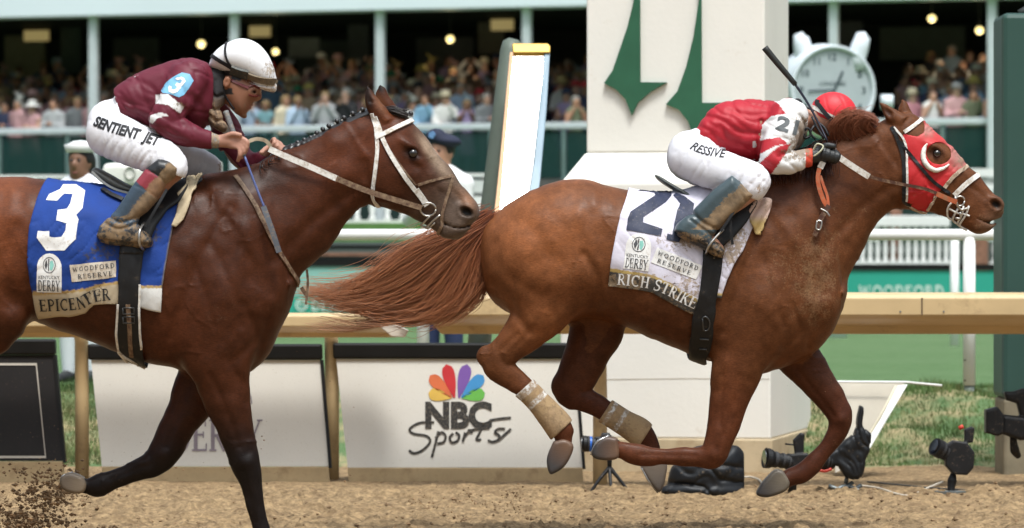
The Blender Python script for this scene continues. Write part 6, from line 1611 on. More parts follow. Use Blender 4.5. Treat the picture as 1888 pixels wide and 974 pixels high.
def col3(u, v, w):
    base = np.tile(np.array([0.060, 0.0175, 0.0066]), (len(u), 1))
    base = lerpc(base, (0.19, 0.056, 0.020), soft(u, 110, 10) * soft(v, 620, 420) * 0.85)
    base = lerpc(base, (0.115, 0.033, 0.0135), np.clip(blob(u, v, 640, 290, 90, 50, -30) + blob(u, v, 330, 600, 50, 70) * 0.7 + blob(u, v, 720, 230, 30, 40), 0, 1) * 0.85)
    base = lerpc(base, (0.03, 0.013, 0.009), blob(u, v, 470, 330, 70, 22) * 0.8)
    leg = soft(v + 0.25 * (u - 380) * (u < 400), 720, 850) * ((u > 100) | (u < -60))
    base = lerpc(base, (0.007, 0.0055, 0.005), leg * 0.95)
    d = u * 0.78 + v * 0.63
    base = lerpc(base, (0.115, 0.085, 0.065), soft(d, 790, 905) * (u > 730) * 0.8)
    base = lerpc(base, (0.33, 0.24, 0.17), np.clip(blob(u, v, 790, 272, 9, 30, -35) * 1.1 + blob(u, v, 815, 310, 10, 36, -38), 0, 1) * 0.8)
    base = lerpc(base, (0.24, 0.11, 0.055), blob(u, v, 862, 368, 12, 26, -45) * 0.7)
    base = lerpc(base, (0.008, 0.006, 0.005), np.clip(blob(u, v, 861, 391, 12, 8.5, 30) * 1.9 - 0.35, 0, 1))
    base = lerpc(base, (0.02, 0.012, 0.01), np.clip(blob(u, v, 761, 284, 18, 13, 25) * 1.5 - 0.3, 0, 1) * 0.85)
    base = lerpc(base, (0.016, 0.009, 0.007), np.clip(blob(u, v, 681, 184, 7, 20, -12) * 1.6 - 0.2, 0, 1) * (w < -10) * 0.95)
    base = lerpc(base, (0.012, 0.008, 0.007), np.clip(blob(u, v, 678, 163, 8, 9) + blob(u, v, 701, 162, 8, 10), 0, 1))
    base = lerpc(base, (0.20, 0.08, 0.035), blob(u, v, 703, 196, 8, 22, -28) * 0.7)
    return base
def mud3(u, v, w): return 0.06 + 0.30 * blob(u, v, 400, 560, 70, 110) + 0.22 * blob(u, v, 500, 560, 40, 70) + 0.3 * blob(u, v, 820, 400, 50, 40) + 0.22 * soft(v, 720, 900) + 0.12 * blob(u, v, 560, 400, 60, 60)
F3.obj('body', V3, Q3, coat3, H3, col3, mud3)
for sd in (-1, 1):
    MB().lathe([(math.sin(a) * 8.6 * F3.s, -math.cos(a) * 8.6 * F3.s) for a in np.linspace(0.05, math.pi - 0.05, 12)], F3.w(762, 284, 35 * sd), 16).build('eye', eye_m, H3, smooth=True)
hoof(F3, H3, [(502, 1014), (496, 1034), (535, 1034), (528, 1016), (514, 1010)], -52, 20, crown=(512, 1010, 40))
hoof(F3, H3, [(150, 882), (132, 874), (114, 876), (106, 888), (112, 904), (132, 912), (150, 910), (156, 896)], 47, 20, light=(0.24, 0.18, 0.12), dark=(0.12, 0.09, 0.065), crown=(150, 896, 45), shoe=[(128, 874, -10), (112, 880, -16), (107, 892, 0), (112, 880, 16), (128, 874, 10)])
for du, sd in ((0, -1), (-60, 1)):
    hoof(F3, H3, [(-64 + du, 900), (-76 + du, 930), (-66 + du, 955), (-36 + du, 930), (-32 + du, 900)], 52 * sd, 20, crown=(-44 + du, 900, 50))
black_hair = hairmat('black_hair', None, None)
# braided mane: the crest roll, a knob at each braid, loose wisps by the withers
def blk(u, v, w): return np.tile(np.array([0.011, 0.009, 0.009]), (len(u), 1))
crest = [(452, 322), (478, 308), (500, 293), (525, 278), (560, 264), (584, 254), (606, 244), (621, 236), (634, 230), (650, 222), (668, 213), (686, 206)]
sm = Solid(2.2)
sm.chain([(a, b, 0, 6.5 + 1.2 * (i % 2), 8) for i, (a, b) in enumerate(crest)], k=3, smooth=6)
for (a, b) in spline(crest, 3): sm.ell((a, b + 3, -6), (4.5, 5.5, 6), 40, k=3)
V, Q = sm.mesh(taubin=1)
mane3 = F3.obj('mane', V, Q, black_hair, H3, blk)
tie = mat('braid_tie', (0.5, 0.48, 0.45), 0.6)
for (a, b) in [(668, 202), (650, 209), (634, 217), (621, 223), (606, 232), (595, 238), (584, 245), (573, 254), (561, 258), (549, 263), (538, 269), (757, 209)]:
    sk = Solid(1.5); sk.ell((a, b, -2), (4.6, 4.6, 4.6), 0, k=2); sk.ell((a + 1.5, b + 2, -3), (3.6, 3.6, 4), 0, k=2)
    V, Q = sk.mesh(taubin=1)
    kb = F3.obj('braid_knot', V, Q, black_hair, mane3, blk)
    ftube(F3, [(a + 4.5 * math.cos(t), b + 5 + 1.6 * math.sin(t), -2 + 3.4 * math.sin(t + 1.5)) for t in np.linspace(0, 6.283, 9)], 0.8, 'braid_band', tie, kb, 5, 1)
strands(F3, [[(440, 328, 0, 5), (452, 326, -12, 8), (468, 330, -24, 8)], [(470, 312, 0, 5), (474, 318, -14, 8), (484, 326, -28, 8)], [(500, 292, 0, 5), (500, 300, -16, 8), (508, 312, -30, 8)], [(525, 278, 0, 4), (526, 284, -12, 5), (532, 292, -20, 5)]], 240, 'loose_mane', black_hair, mane3, [(0.008, 0.007, 0.007), (0.022, 0.018, 0.016), (0.03, 0.02, 0.018)], rad=(1.5, 0.5), wsp=6, seed=4, curl=3)
strands(F3, [[(712, 200, -6, 3), (728, 199, -10, 4), (742, 204, -12, 4), (756, 213, -10, 3)], [(712, 204, -12, 3), (726, 205, -18, 4), (740, 210, -18, 4), (752, 217, -14, 3)]], 110, 'forelock', black_hair, mane3, [(0.010, 0.008, 0.008), (0.03, 0.02, 0.016), (0.03, 0.02, 0.016)], rad=(1.5, 0.6), wsp=4, seed=14, curl=1.5)

# ---- tack of the bay
brown_dirty = mat('dirty_brown_leather', (0.10, 0.05, 0.032), 0.6, var=0.3, vscale=40, dirt=(0.26, 0.18, 0.11), dfac=0.9, dscale=50)
bridle3 = straps(F3, bvh3, [([(687, 210), (693, 232), (696, 255), (697, 280), (693, 321), (689, 353), (690, 368), (698, 381)], 7, 2.2, BOTH), ([(693, 216), (701, 240), (710, 264), (728, 298), (748, 328), (768, 354), (774, 362)], 8, 2.6, BOTH)], 'bridle', wht_leather, H3)
straps(F3, bvh3, [([(694, 256), (706, 250), (728, 239), (748, 229), (763, 221)], 8, 4.5, BOTH)], 'browband', wht_leather, bridle3)
straps(F3, bvh3, [([(768, 350), (778, 364), (788, 379)], 11, 4.0, BOTH)], 'cheek_billet', wht_leather, bridle3)
straps(F3, bvh3, [([(771, 342), (790, 336), (812, 330), (834, 325)], 5, 2.4, BOTH), ([(835, 325), (830, 345), (822, 370), (816, 395), (815, 415), (808, 431)], 5.5, 2.4, BOTH), ([(722, 282), (745, 314), (768, 342)], 3, 2, BOTH)], 'noseband', brown_dirty, bridle3)
for sd in BOTH:
    rc = [tuple(hit(bvh3, 790 + 14 * math.cos(t), 386 + 12 * math.sin(t), sd, 3.6)[0]) for t in np.linspace(0, 6.283, 15)]
    ring = ftube(F3, rc, 1.8, 'bit_ring', steel, bridle3, 7, 1)
ftube(F3, [[tuple(hit(bvh3, a, b, -1, 6)[0]) for a, b in [(812, 396), (800, 406), (790, 414), (778, 424)]], [tuple(hit(bvh3, a, b, -1, 6)[0]) for a, b in [(793, 398), (782, 408), (773, 419), (776, 426), (790, 420), (803, 410)]]], 1.8, 'bit_bar', steel, bridle3, 6, 3)
rein3 = straps(F3, bvh3, [([(499, 276, -44), (530, 290, -52), (575, 309, -52), (624, 331, -50)], 11, 2.2, NEAR)], 'rein', wht_leather, H3)
straps(F3, bvh3, [([(462, 262, -52), (476, 258, -48), (492, 261, -46), (502, 272, -44)], 7, 2.2, NEAR)], 'rein_loop', mat('tan_webbing', (0.42, 0.34, 0.24), 0.7, dirt=(0.2, 0.14, 0.09), dfac=0.5, dscale=40), rein3)
straps(F3, bvh3, [([(622, 330, -50), (655, 344, -50), (690, 357, -52), (735, 371, -50), (778, 384, -44)], 10, 2.4, NEAR)], 'leather_rein', brown_dirty, rein3)
straps(F3, bvh3, [([(500, 282, 40), (560, 310, 48), (640, 340, 48), (780, 384, 38)], 9, 2.2, NEAR)], 'far_rein', brown_dirty, rein3)
yoke = straps(F3, bvh3, [([(437, 326), (452, 346), (470, 372), (484, 398), (494, 418), (508, 446), (522, 472), (540, 503), (556, 532)], 8, 3, BOTH)], 'breast_strap', brown_dirty, H3)
straps(F3, bvh3, [([(556, 530, -10), (563, 541, -8), (567, 546, -8)], 7, 2.4, NEAR), ([(566, 497, -6), (568, 520, -8), (566, 548, -8), (564, 562, -8)], 4.5, 2.4, NEAR)], 'strap_end', brown_dirty, yoke)

cl3_loop = [(92, 326), (78, 370), (67, 420), (64, 475), (68, 522), (80, 583), (108, 583), (138, 581), (168, 575), (184, 560), (225, 559), (250, 561), (280, 569), (305, 574), (308, 530), (318, 464), (326, 421), (342, 376), (352, 350), (300, 340), (250, 340), (200, 338), (150, 332)]
crs3 = creases(91, 60, 18, -50, -1.1, warp=6)
def c3(u, v, w):
    c = np.tile(np.array([0.012, 0.048, 0.245]), (len(u), 1))
    base = np.interp(u, [60, 130, 170, 200, 228, 262], [543, 541, 536, 528, 523, 530])
    base = np.where(u > 262, 531, base)
    c = lerpc(c, (0.45, 0.30, 0.12), ((v > base - 5) & (v <= base)) * 1.0)
    c = lerpc(c, (0.50, 0.41, 0.28), ((v > base) & (u < 262)) * 1.0)
    c = lerpc(c, (0.72, 0.71, 0.68), ((v > base) & (u >= 262)) * 1.0)
    c = lerpc(c, (0.18, 0.15, 0.11), ((np.interp(v, [376, 421, 464, 530], [342, 326, 318, 308]) - u < 3.0) & (v < 531) & (v > 380)) * 1.0)
    return c
def m3(u, v, w): return 0.05 + 0.45 * blob(u, v, 195, 470, 55, 38) + 0.30 * blob(u, v, 100, 555, 60, 40) + 0.3 * blob(u, v, 205, 535, 30, 20) + 0.4 * blob(u, v, 300, 440, 22, 40) + 0.3 * blob(u, v, 225, 385, 25, 25)
def drape3(u, v): return float(crs3(np.array(u), np.array(v))) + 1.8 * np.sin(u * 0.09 + v * 0.045) * np.clip((v - 400) / 100, 0, 1) + 0.9 * np.sin(u * 0.05 - v * 0.08) + 2.0 * np.exp(-((u - 178 - (v - 500) * 0.1) / 7) ** 2) * np.clip((v - 480) / 60, 0, 1)
blue_m = figmat('blue_cloth', 0.75, mudcol=(0.06, 0.055, 0.06), bmp=0.3, bscale=60, spec=0.25, vary=0.25)
for sd in BOTH:
    o = decal(F3, bvh3, [cl3_loop], 'saddle_cloth', blue_m, H3, off=3.0, side=sd, step=5, thick=0.003, waves=drape3, colf=c3, mudf=m3)
    if sd == -1: cl3 = o
bc3 = bvh_obj(F3, cl3)
lay(F3, bc3, [loop_group([(x / 3.044, 300 + y / 3.044) for x, y in DIGIT3])], 'cloth_number', white_print, cl3, off=2.2, step=5)
derby_badge(F3, bc3, cl3, 104, 503, 45, 70, 1, cl3, white_print)
plate(F3, bc3, cl3, [(141, 489), (225, 481), (226, 511), (145, 520)], [('WOODFORD', 0.05, 0.96), ('RESERVE', 0.15, 0.92)], 'sponsor_patch', mat('patch_tan', (0.62, 0.55, 0.46), 0.7, dirt=(0.4, 0.28, 0.16), dfac=0.6, dscale=40), gray_print)
g, W_ = serif('EPICENTER', 0.05, 1.15)
lay(F3, bc3, on_path(g, W_, [(84, 572), (110, 571), (140, 570), (166, 566), (184, 556), (216, 552)], 21), 'name_lettering', black_print, cl3, off=2.6, step=5)
g3loop = [(234, 440), (231, 500), (229, 560), (226, 610), (229, 640), (240, 656), (256, 665), (273, 669), (268, 620), (268, 560), (270, 500), (276, 440)]
for sd in BOTH:
    o = decal(F3, bvh3, [g3loop], 'girth', blk_leather, H3, off=8, side=sd, step=6, thick=0.006)
    if sd == -1: gi3 = o
bg3 = bvh_obj(F3, gi3)
straps(F3, bg3, [([(223, 530), (224, 560), (222, 605), (227, 644), (256, 668)], 4, 3, NEAR), ([(269, 524), (267, 580), (268, 630), (273, 668)], 4, 3, NEAR)], 'girth_piping', wht_leather, gi3, off=2.5)
for yy in (566, 582):
    ftube(F3, [tuple(hit(bg3, a, b, -1, 4)[0]) for a, b in [(238, yy), (238, yy + 11), (258, yy + 11), (258, yy), (238, yy)]], 1.5, 'girth_buckle', bpy.data.materials['dull_buckle'], gi3, 6, 1)
straps(F3, bg3, [([(247, 560), (249, 600), (249, 655)], 8, 2, NEAR)], 'girth_strap', brown_dirty, gi3, off=2.2)
ss = Solid(2.4)
ss.slab([(170, 316), (178, 309), (205, 322), (240, 341), (280, 350), (320, 345), (360, 330), (385, 326)], [(170, 320), (188, 337), (214, 353), (244, 360), (290, 378), (340, 372), (370, 345), (385, 330)], [(170, 340, 34), (200, 340, 46), (260, 340, 66), (330, 340, 60), (385, 340, 22)], p=2.6, k=4, axis=(1, 0.1))
V, Q = ss.mesh(taubin=2)
sad3 = F3.obj('saddle', V, Q, bpy.data.materials['saddle_leather'], H3, lambda u, v, w: lerpc(np.tile(np.array([0.085, 0.085, 0.075]), (len(u), 1)), (0.01, 0.01, 0.011), soft(u, 235, 255)), lambda u, v, w: 0.25 + 0 * u)
straps(F3, None, [([(174, 318, -38), (195, 337, -46), (218, 350, -56), (246, 358, -66)], 4, 3, NEAR)], 'saddle_binding', mat('binding_grey', (0.3, 0.3, 0.28), 0.5), sad3)
straps(F3, bc3, [([(194, 354), (212, 364), (234, 373)], 8, 5, BOTH)], 'cantle_strap', blk_leather, sad3, off=3)
decal(F3, bvh3, [[(300, 352), (345, 340), (352, 352), (338, 378), (316, 392), (296, 420), (284, 452), (272, 470), (232, 470), (240, 420)]], 'saddle_flap', blk_leather, sad3, off=9, step=7, thick=0.006)
decal(F3, bvh3, [[(352, 330), (366, 326), (379, 327), (368, 346), (358, 375), (345, 408), (330, 422), (322, 420), (333, 396), (337, 376), (333, 366), (346, 350)]], 'saddle_pad_corner', cloth_w, cl3, off=8, step=5, thick=0.008, waves=lambda u, v: 2 * np.sin(u * 0.2 + v * 0.15), colf=lambda u, v, w: np.tile(np.array([0.55, 0.45, 0.30]), (len(u), 1)), mudf=lambda u, v, w: 0.35 + 0 * u)
# ---- rider in maroon
J3 = empty('person', (F3.w(280, 495)[0], F3.D + CY, F3.w(280, 400)[2]), 'jockey in maroon silks and white helmet riding the bay horse on the left', 'jockey')
j = Solid(2.3)
j.slab([(200, 190), (212, 166), (240, 146), (281, 127), (342, 109), (378, 116), (396, 132)], [(225, 222), (262, 232), (290, 240), (330, 246), (366, 240), (392, 222), (404, 180)],
       [(200, 190, 34), (240, 190, 50), (310, 185, 60), (350, 175, 70), (385, 165, 52), (404, 155, 26)], p=2.3, k=10, tags='torso', axis=(0.97, -0.24))
j.ell((208, 236, 0), (44, 50, 56), -20, k=14, tags='hip')
for sd in (-1, 1):
    if sd < 0: th = [(206, 248, -32, 41, 34), (250, 268, -66, 37, 32), (300, 292, -96, 33, 28), (322, 304, -108, 27, 25), (328, 314, -112, 24, 23)]
    else: th = [(215, 250, 32, 40, 34), (285, 280, 70, 34, 29), (350, 298, 98, 28, 26), (380, 312, 108, 23, 22), (376, 326, 112, 21, 20)]
    j.chain(th, k=10, tags='thigh')
    ku, kv = (328, 314) if sd < 0 else (376, 326)
    j.chain([(ku, kv, 112 * sd, 23, 22), (ku - 30, kv + 30, 118 * sd, 24, 20), (ku - 60, kv + 62, 122 * sd, 20, 18), (ku - 88, kv + 95, 124 * sd, 16, 15)], k=8, tags='shin')
    j.chain([(ku - 88, kv + 95, 124 * sd, 15, 14), (ku - 112, kv + 108, 124 * sd, 11, 12), (ku - 70, kv + 124, 124 * sd, 12, 14), (ku - 48, kv + 132, 122 * sd, 9, 12)], k=6, tags='foot')
j.chain([(352, 148, -54, 32, 26), (336, 180, -74, 29, 25), (316, 214, -88, 27, 24), (313, 232, -90, 25, 23), (345, 248, -84, 22, 20), (378, 258, -78, 15, 15), (404, 263, -74, 11, 11)], k=10, tags='arm')
j.chain([(376, 165, 54, 29, 25), (406, 222, 70, 25, 22), (436, 286, 70, 22, 20), (464, 300, 58, 17, 16), (492, 286, 40, 12, 12)], k=10, tags='arm')
j.chain([(384, 148, 0, 28), (402, 160, 0, 25), (424, 168, 0, 26)], k=8, tags='neck')
# head: skull, face with brow, nose, lips, chin, ear
j.ell((440, 126, 0), (38, 32, 28), 25, k=6, tags='headm')
j.poly([(420, 140), (450, 138), (481, 158), (482, 168), (479, 175), (477, 181), (470, 187), (465, 192), (461, 199), (456, 207), (447, 215), (436, 211), (424, 199), (414, 180), (412, 158)], 0, 31, e=24, k=6, tags='headm')
j.chain([(476, 166, 0, 3.5, 4), (479, 179, 0, 3.8, 5), (473, 184, 0, 3.2, 7)], k=4, tags='headm')
j.ell((465, 193, 0), (3, 2.2, 9), 30, k=2.5, tags='headm'); j.ell((461, 199, 0), (3, 2.4, 8), 30, k=2.5, tags='headm'); j.ell((449, 213, 0), (7, 5, 9), 30, k=4, tags='headm')
j.chain([(464, 160, -18, 4, 6), (476, 162, -8, 4, 6)], k=4, tags='headm')
for sd in (-1, 1):
    j.ell((420, 153, 31 * sd), (7, 11, 5), 15, k=3, tags='headm'); j.ell((420, 153, 36 * sd), (3.5, 6, 3), 15, k=2, tags='headm', sub=True)
    j.ell((468, 170, 20 * sd), (5, 4, 5), 0, k=3, tags='headm', sub=True)
# hands
for tagn, pts in (('hand', [[(404, 263, -74, 11, 10), (424, 262, -74, 13, 10), (436, 264, -74, 13, 10)]]),):
    for p_ in pts: j.chain(p_, k=5, tags=tagn, smooth=3)
for i, (fu, fv) in enumerate([(466, 268), (464, 276), (459, 283), (452, 289)]):
    j.chain([(432 + i * -1, 256 + i * 5, -76, 5.0), ((432 + fu) / 2 + 4, (254 + fv) / 2 + i * 2 - 2, -84, 4.7), (fu - 4, fv - 1, -88, 4.3), (fu - 8, fv + 9, -80, 3.7)], k=1.5, tags='hand', smooth=3)
j.chain([(418, 256, -78, 6), (434, 250, -84, 5.2), (448, 252, -88, 4.5)], k=2, tags='hand')
j.chain([(490, 282, 34, 11, 10), (504, 272, 26, 13, 11), (510, 270, 24, 12, 11)], k=5, tags='hand', smooth=3)
for i in range(4):
    j.chain([(500 + i * 6, 262 + i * 4, 18, 4.8), (505 + i * 6, 257 + i * 5, 6, 4.6), (506 + i * 6, 264 + i * 6, -4, 4.3), (500 + i * 6, 272 + i * 5, 0, 3.8)], k=1.5, tags='hand', smooth=3)
j.chain([(496, 270, 16, 5.5), (488, 276, 4, 5), (482, 282, -4, 4.4)], k=2, tags='hand')
Vb, Qb = j.mesh(taubin=1, tuck=('torso', 'arm', 'hip', 'thigh', 'shin', 'foot'))
def skin3(u, v, w):
    c = np.tile(np.array([0.28, 0.12, 0.066]), (len(u), 1))
    c = lerpc(c, (0.20, 0.085, 0.05), np.clip(blob(u, v, 452, 190, 26, 30) * 0.6, 0, 1))
    c = lerpc(c, (0.48, 0.25, 0.18), ((u > 400) & (v > 245)) * 0.85)
    c = lerpc(c, (0.25, 0.07, 0.06), blob(u, v, 463, 200, 5, 5) * 0.8)
    c = lerpc(c, (0.03, 0.02, 0.018), blob(u, v, 469, 170, 5, 4) * 0.9)
    hair = inpoly(u, v, [(384, 120), (452, 138), (446, 150), (430, 148), (428, 160), (432, 176), (410, 176), (394, 160)]) & ~inpoly(u, v, [(410, 142), (428, 140), (430, 164), (414, 166)])
    c = lerpc(c, (0.012, 0.01, 0.01), hair * 1.0)
    return c
F3.obj('body', Vb, Qb, skin_m, J3, skin3, lambda u, v, w: 0.22 + 0.2 * (u < 480) * (v > 180) * (v < 220))
def jcol(u, v, w):
    c = np.tile(np.array([0.125, 0.012, 0.026]), (len(u), 1))
    arm = w < -44
    WA = [(293, 176), (318, 178), (347, 201), (340, 213), (319, 198), (291, 194)]
    WB = [(286, 217), (305, 211), (321, 217), (300, 222), (290, 232), (284, 228)]
    c = lerpc(c, (0.72, 0.71, 0.70), ((inpoly(u, v, WA) | inpoly(u, v, WB)) & arm) * 1.0)
    c = lerpc(c, (0.55, 0.52, 0.50), (np.abs((v - 108) - (342 - u) * 0.33 - 6) < 2.2) * (u < 345) * (u > 250) * (w > -30) * (w < 0) * 0.8)
    c = lerpc(c, (0.5, 0.5, 0.48), ((w > 40) & (((u - 418) ** 2 + (v - 240) ** 2) < 120)) * 1.0)
    return c
jr = [('g', [(255, 150), (285, 165), (300, 200), (290, 230)], 6, 2), ('g', [(330, 115), (350, 125), (372, 122)], 4, 1.6), ('g', [(360, 180), (378, 205), (380, 235)], 7, 3), ('g', [(330, 210), (345, 235)], 4, 2.5), ('g', [(262, 160), (275, 195)], 5, 1.6), ('g', [(340, 160), (352, 190), (340, 215)], 4, 2.4), ('g', [(365, 140), (370, 170)], 4, 2), ('g', [(318, 240), (335, 250)], 3, 2), ('g', [(352, 240), (362, 258)], 3, 1.4), ('b', (300, 140), (20, 8), -15, 1.5), ('g', [(225, 175), (250, 200), (262, 226)], 5, 1.8)]
hem = [(209, 168), (230, 140), (330, 92), (392, 104), (398, 140), (402, 176), (440, 226), (480, 258), (496, 300), (460, 330), (408, 275), (392, 284), (330, 275), (291, 241), (262, 228), (224, 212), (214, 180)]
V, Q = j.mesh(tags=['torso', 'arm'], inf=3.2, relief=both(gauss_map(jr), creases(51, 66, 15, 28, 1.5, warp=5), creases(52, 17, 60, -25, 0.6, warp=4)), cut=lambda U, V: np.maximum(sd_poly(U, V, hem), -1e3), wcut=lambda U, V, W: (U - 396 - 1000 * (W > 20)), taubin=2)
silks3 = F3.obj('jacket', V, Q, cloth_m, J3, jcol, lambda u, v, w: 0.06 + 0.4 * blob(u, v, 340, 200, 18, 18) + 0.25 * blob(u, v, 380, 200, 20, 40) + 0.15 * blob(u, v, 350, 245, 40, 14))
bj3 = bvh_of(V, Q)
patch = lay(F3, bj3, [loop_group([(302, 170), (313, 156), (326, 146), (342, 138), (356, 141), (363, 153), (356, 166), (346, 180), (338, 184), (322, 178), (308, 176)])], 'arm_patch', mat('sky_blue_patch', (0.16, 0.38, 0.56), 0.6), silks3, off=0.8, step=5)
d3 = [(x / 3.044, 300 + y / 3.044) for x, y in DIGIT3]
cx, cy = 122, 402
def rot3(p, a=28, k=0.285):
    x, y = (p[0] - cx) * k * 0.95, (p[1] - cy) * k; ca, sa = math.cos(R(a)), math.sin(R(a))
    return (333 + x * ca - y * sa, 161 + x * sa + y * ca)
lay(F3, bj3, [loop_group([rot3(p) for p in d3])], 'arm_number', white_print, patch, off=1.4, step=4)
br = [('g', [(190 + i * 17, 296 + i * 3), (200 + i * 17, 276 + i * 3), (215 + i * 17, 256 + i * 4)], 2.4, 1.3) for i in range(5)] + [('g', [(262, 318), (272, 300), (285, 285)], 3, 2.2), ('g', [(280, 322), (290, 302), (296, 285)], 3, 2.6), ('g', [(298, 320), (306, 300), (312, 282)], 3, 2.0), ('g', [(318, 285), (334, 298)], 3, 1.6), ('g', [(200, 305), (240, 316), (275, 322)], 3.5, 2.4), ('b', (225, 295), (26, 10), 20, 1.5)]
V, Q = j.mesh(tags=['hip', 'thigh', 'torso'], inf=2.8, relief=both(gauss_map(br), creases(53, 9, 34, 20, 0.7, sharp=0.15)), cut=lambda U, V: sd_poly(U, V, [(150, 200), (204, 178), (217, 178), (226, 210), (262, 228), (291, 240), (330, 255), (400, 275), (402, 330), (370, 334), (346, 330), (322, 322), (300, 318), (285, 335), (150, 330)]), taubin=2)
bree3 = F3.obj('breeches', V, Q, breech_m, J3, lambda u, v, w: np.tile(np.array([0.72, 0.71, 0.74]), (len(u), 1)), lambda u, v, w: 0.03 + 0.5 * blob(u, v, 400, 305, 16, 24) + 0.12 * blob(u, v, 350, 320, 20, 20))
bb3 = bvh_of(V, Q)
g, W_ = sans('SENTIENT  JET', 0.045, 0.12)
lay(F3, bb3, on_path(g, W_, [(177, 233), (195, 240), (215, 247), (240, 254), (262, 260), (280, 266), (301, 273)], 19), 'leg_lettering', black_print, bree3, off=0.9, step=5)
for sd in (-1, 1):
    du, dv = (0, 0) if sd < 0 else (48, 12)
    L = [(281, 313), (302, 297), (320, 303), (338, 313), (332, 330), (316, 345), (300, 372), (282, 392), (268, 402), (266, 412), (272, 424), (285, 433), (293, 445), (290, 456), (275, 459), (250, 455), (215, 453), (197, 447), (190, 437), (196, 418), (212, 402), (225, 390), (240, 368), (257, 343)]
    b = Solid(2.0)
    b.poly([(a + du, c_ + dv) for a, c_ in L], 122 * sd, 24, e=16, k=3)
    b.ell((216 + du, 432 + dv, 122 * sd), (18, 15, 17), 10, k=5)
    b.ell((318 + du, 314 + dv, 120 * sd), (22, 16, 26), 30, k=5)
    rl = gauss_map([('g', [(215 + du, 402 + dv), (235 + du, 412 + dv), (262 + du, 404 + dv)], 3.5, 3), ('g', [(208 + du, 414 + dv), (232 + du, 424 + dv), (266 + du, 414 + dv)], 3, 2.4), ('g', [(192 + du, 442 + dv), (240 + du, 449 + dv), (288 + du, 452 + dv)], 2, 1.6), ('g', [(284 + du, 318 + dv), (304 + du, 328 + dv), (318 + du, 343 + dv)], 2, 1.4), ('g', [(259 + du, 344 + dv), (282 + du, 354 + dv), (300 + du, 366 + dv)], 2, 1.0)])
    V, Q = b.mesh(relief=rl, taubin=2)
    def bc(u, v, w, du=du, dv=dv):
        u = u - du; v = v - dv
        c = np.tile(np.array([0.045, 0.07, 0.10]), (len(u), 1))
        t = (u - 281) * -0.66 + (v - 313) * 0.75
        c = lerpc(c, (0.26, 0.035, 0.05), (t > -2) * (t < 30) * (u < 330) * 1.0)
        c = lerpc(c, (0.012, 0.012, 0.013), inpoly(u, v, [(270, 314), (300, 285), (350, 300), (340, 335), (318, 345), (300, 326), (284, 316)]) * 1.0)
        c = lerpc(c, (0.02, 0.02, 0.02), soft(v, 412, 436))
        return c
    F3.obj('boot', V, Q, boot_m, J3, bc, lambda u, v, w, du=du, dv=dv: 0.2 + 0.7 * soft((u - du - 272) * 0.75 + (v - dv - 362) * 0.62, -6, 10) * (v < 405 + dv) + 0.35 * (v > 400 + dv))
    st = straps(F3, None, [([(318 + du, 352 + dv, -132), (300 + du, 385 + dv, -142), (280 + du, 420 + dv, -146)], 5, 2, (sd,))], 'stirrup_leather', blk_leather, sad3)
    w0 = 122 * sd
    ftube(F3, [(276 + du, 412 + dv, w0), (270 + du, 428 + dv, w0 + 25 * sd), (270 + du, 452 + dv, w0 + 25 * sd), (276 + du, 462 + dv, w0), (270 + du, 452 + dv, w0 - 22 * sd), (270 + du, 428 + dv, w0 - 22 * sd), (276 + du, 412 + dv, w0)], 2.4, 'stirrup_iron', steel, st, 8, 4)
# helmet
s = Solid(2.0)
s.slab([(384, 124), (388, 108), (400, 92), (419, 79), (446, 71), (473, 79), (493, 99), (504, 122), (510, 144)], [(384, 126), (405, 132), (425, 138), (458, 151), (481, 162), (498, 162), (510, 150)], [(384, 124, 12), (395, 112, 32), (430, 110, 43), (470, 120, 42), (498, 135, 32), (510, 148, 14)], p=2.1, k=4, axis=(0.94, 0.34))
s.slab([(452, 148), (480, 152), (500, 150), (511, 158), (509, 166)], [(452, 150), (480, 164), (500, 170), (507, 170), (509, 166)], [(452, 150, 34), (490, 158, 30), (509, 164, 12)], p=2.3, k=2, axis=(0.95, 0.3))
V, Q = s.mesh(taubin=2, relief=gauss_map([('g', [(470, 80), (468, 100), (462, 130)], 1.5, .9), ('g', [(455, 148), (480, 158), (508, 160)], 1.6, 2)]))
helm3 = F3.obj('helmet', V, Q, figmat('white_helmet_silk', 0.45, mudcol=(0.36, 0.28, 0.2), bmp=0.15, spec=0.4, vary=0.05), J3, lambda u, v, w: np.tile(np.array([0.76, 0.76, 0.78]), (len(u), 1)), lambda u, v, w: 0.02 + 0.55 * soft(u, 462, 495) * soft(v, 90, 130))
bh = bvh_of(V, Q)
elas = bpy.data.materials['black_elastic']
straps(F3, bh, [([(392, 104), (406, 113), (420, 121), (434, 130)], 7, 2, BOTH), ([(419, 80), (418, 98), (422, 114), (432, 128)], 4, 2, BOTH)], 'goggle_strap', elas, helm3)
gg = straps(F3, bh, [([(428, 128), (444, 134), (460, 139)], 20, 5, BOTH)], 'goggles', mat('goggle_grey', (0.045, 0.05, 0.045), 0.4, dirt=(0.2, 0.15, 0.1), dfac=0.4, dscale=60), helm3)
straps(F3, bh, [([(458, 139), (476, 146), (492, 150), (506, 151)], 13, 4, BOTH)], 'goggle_lens', mat('muddy_lens', (0.17, 0.13, 0.085), 0.4, dirt=(0.06, 0.05, 0.04), dfac=0.5, dscale=50), gg)
bf = bvh_of(Vb, Qb)
straps(F3, bf, [([(428, 150), (446, 158), (460, 164)], 5, 2, BOTH), ([(460, 162), (468, 160), (478, 164)], 2.5, 3, BOTH), ([(460, 176), (470, 178), (478, 176)], 2.5, 3, BOTH)], 'riding_glasses', mat('glasses_frame', (0.12, 0.02, 0.02), 0.3), J3)
straps(F3, bf, [([(412, 134), (410, 156), (418, 178), (434, 202)], 3, 2, BOTH)], 'chin_strap', elas, helm3)
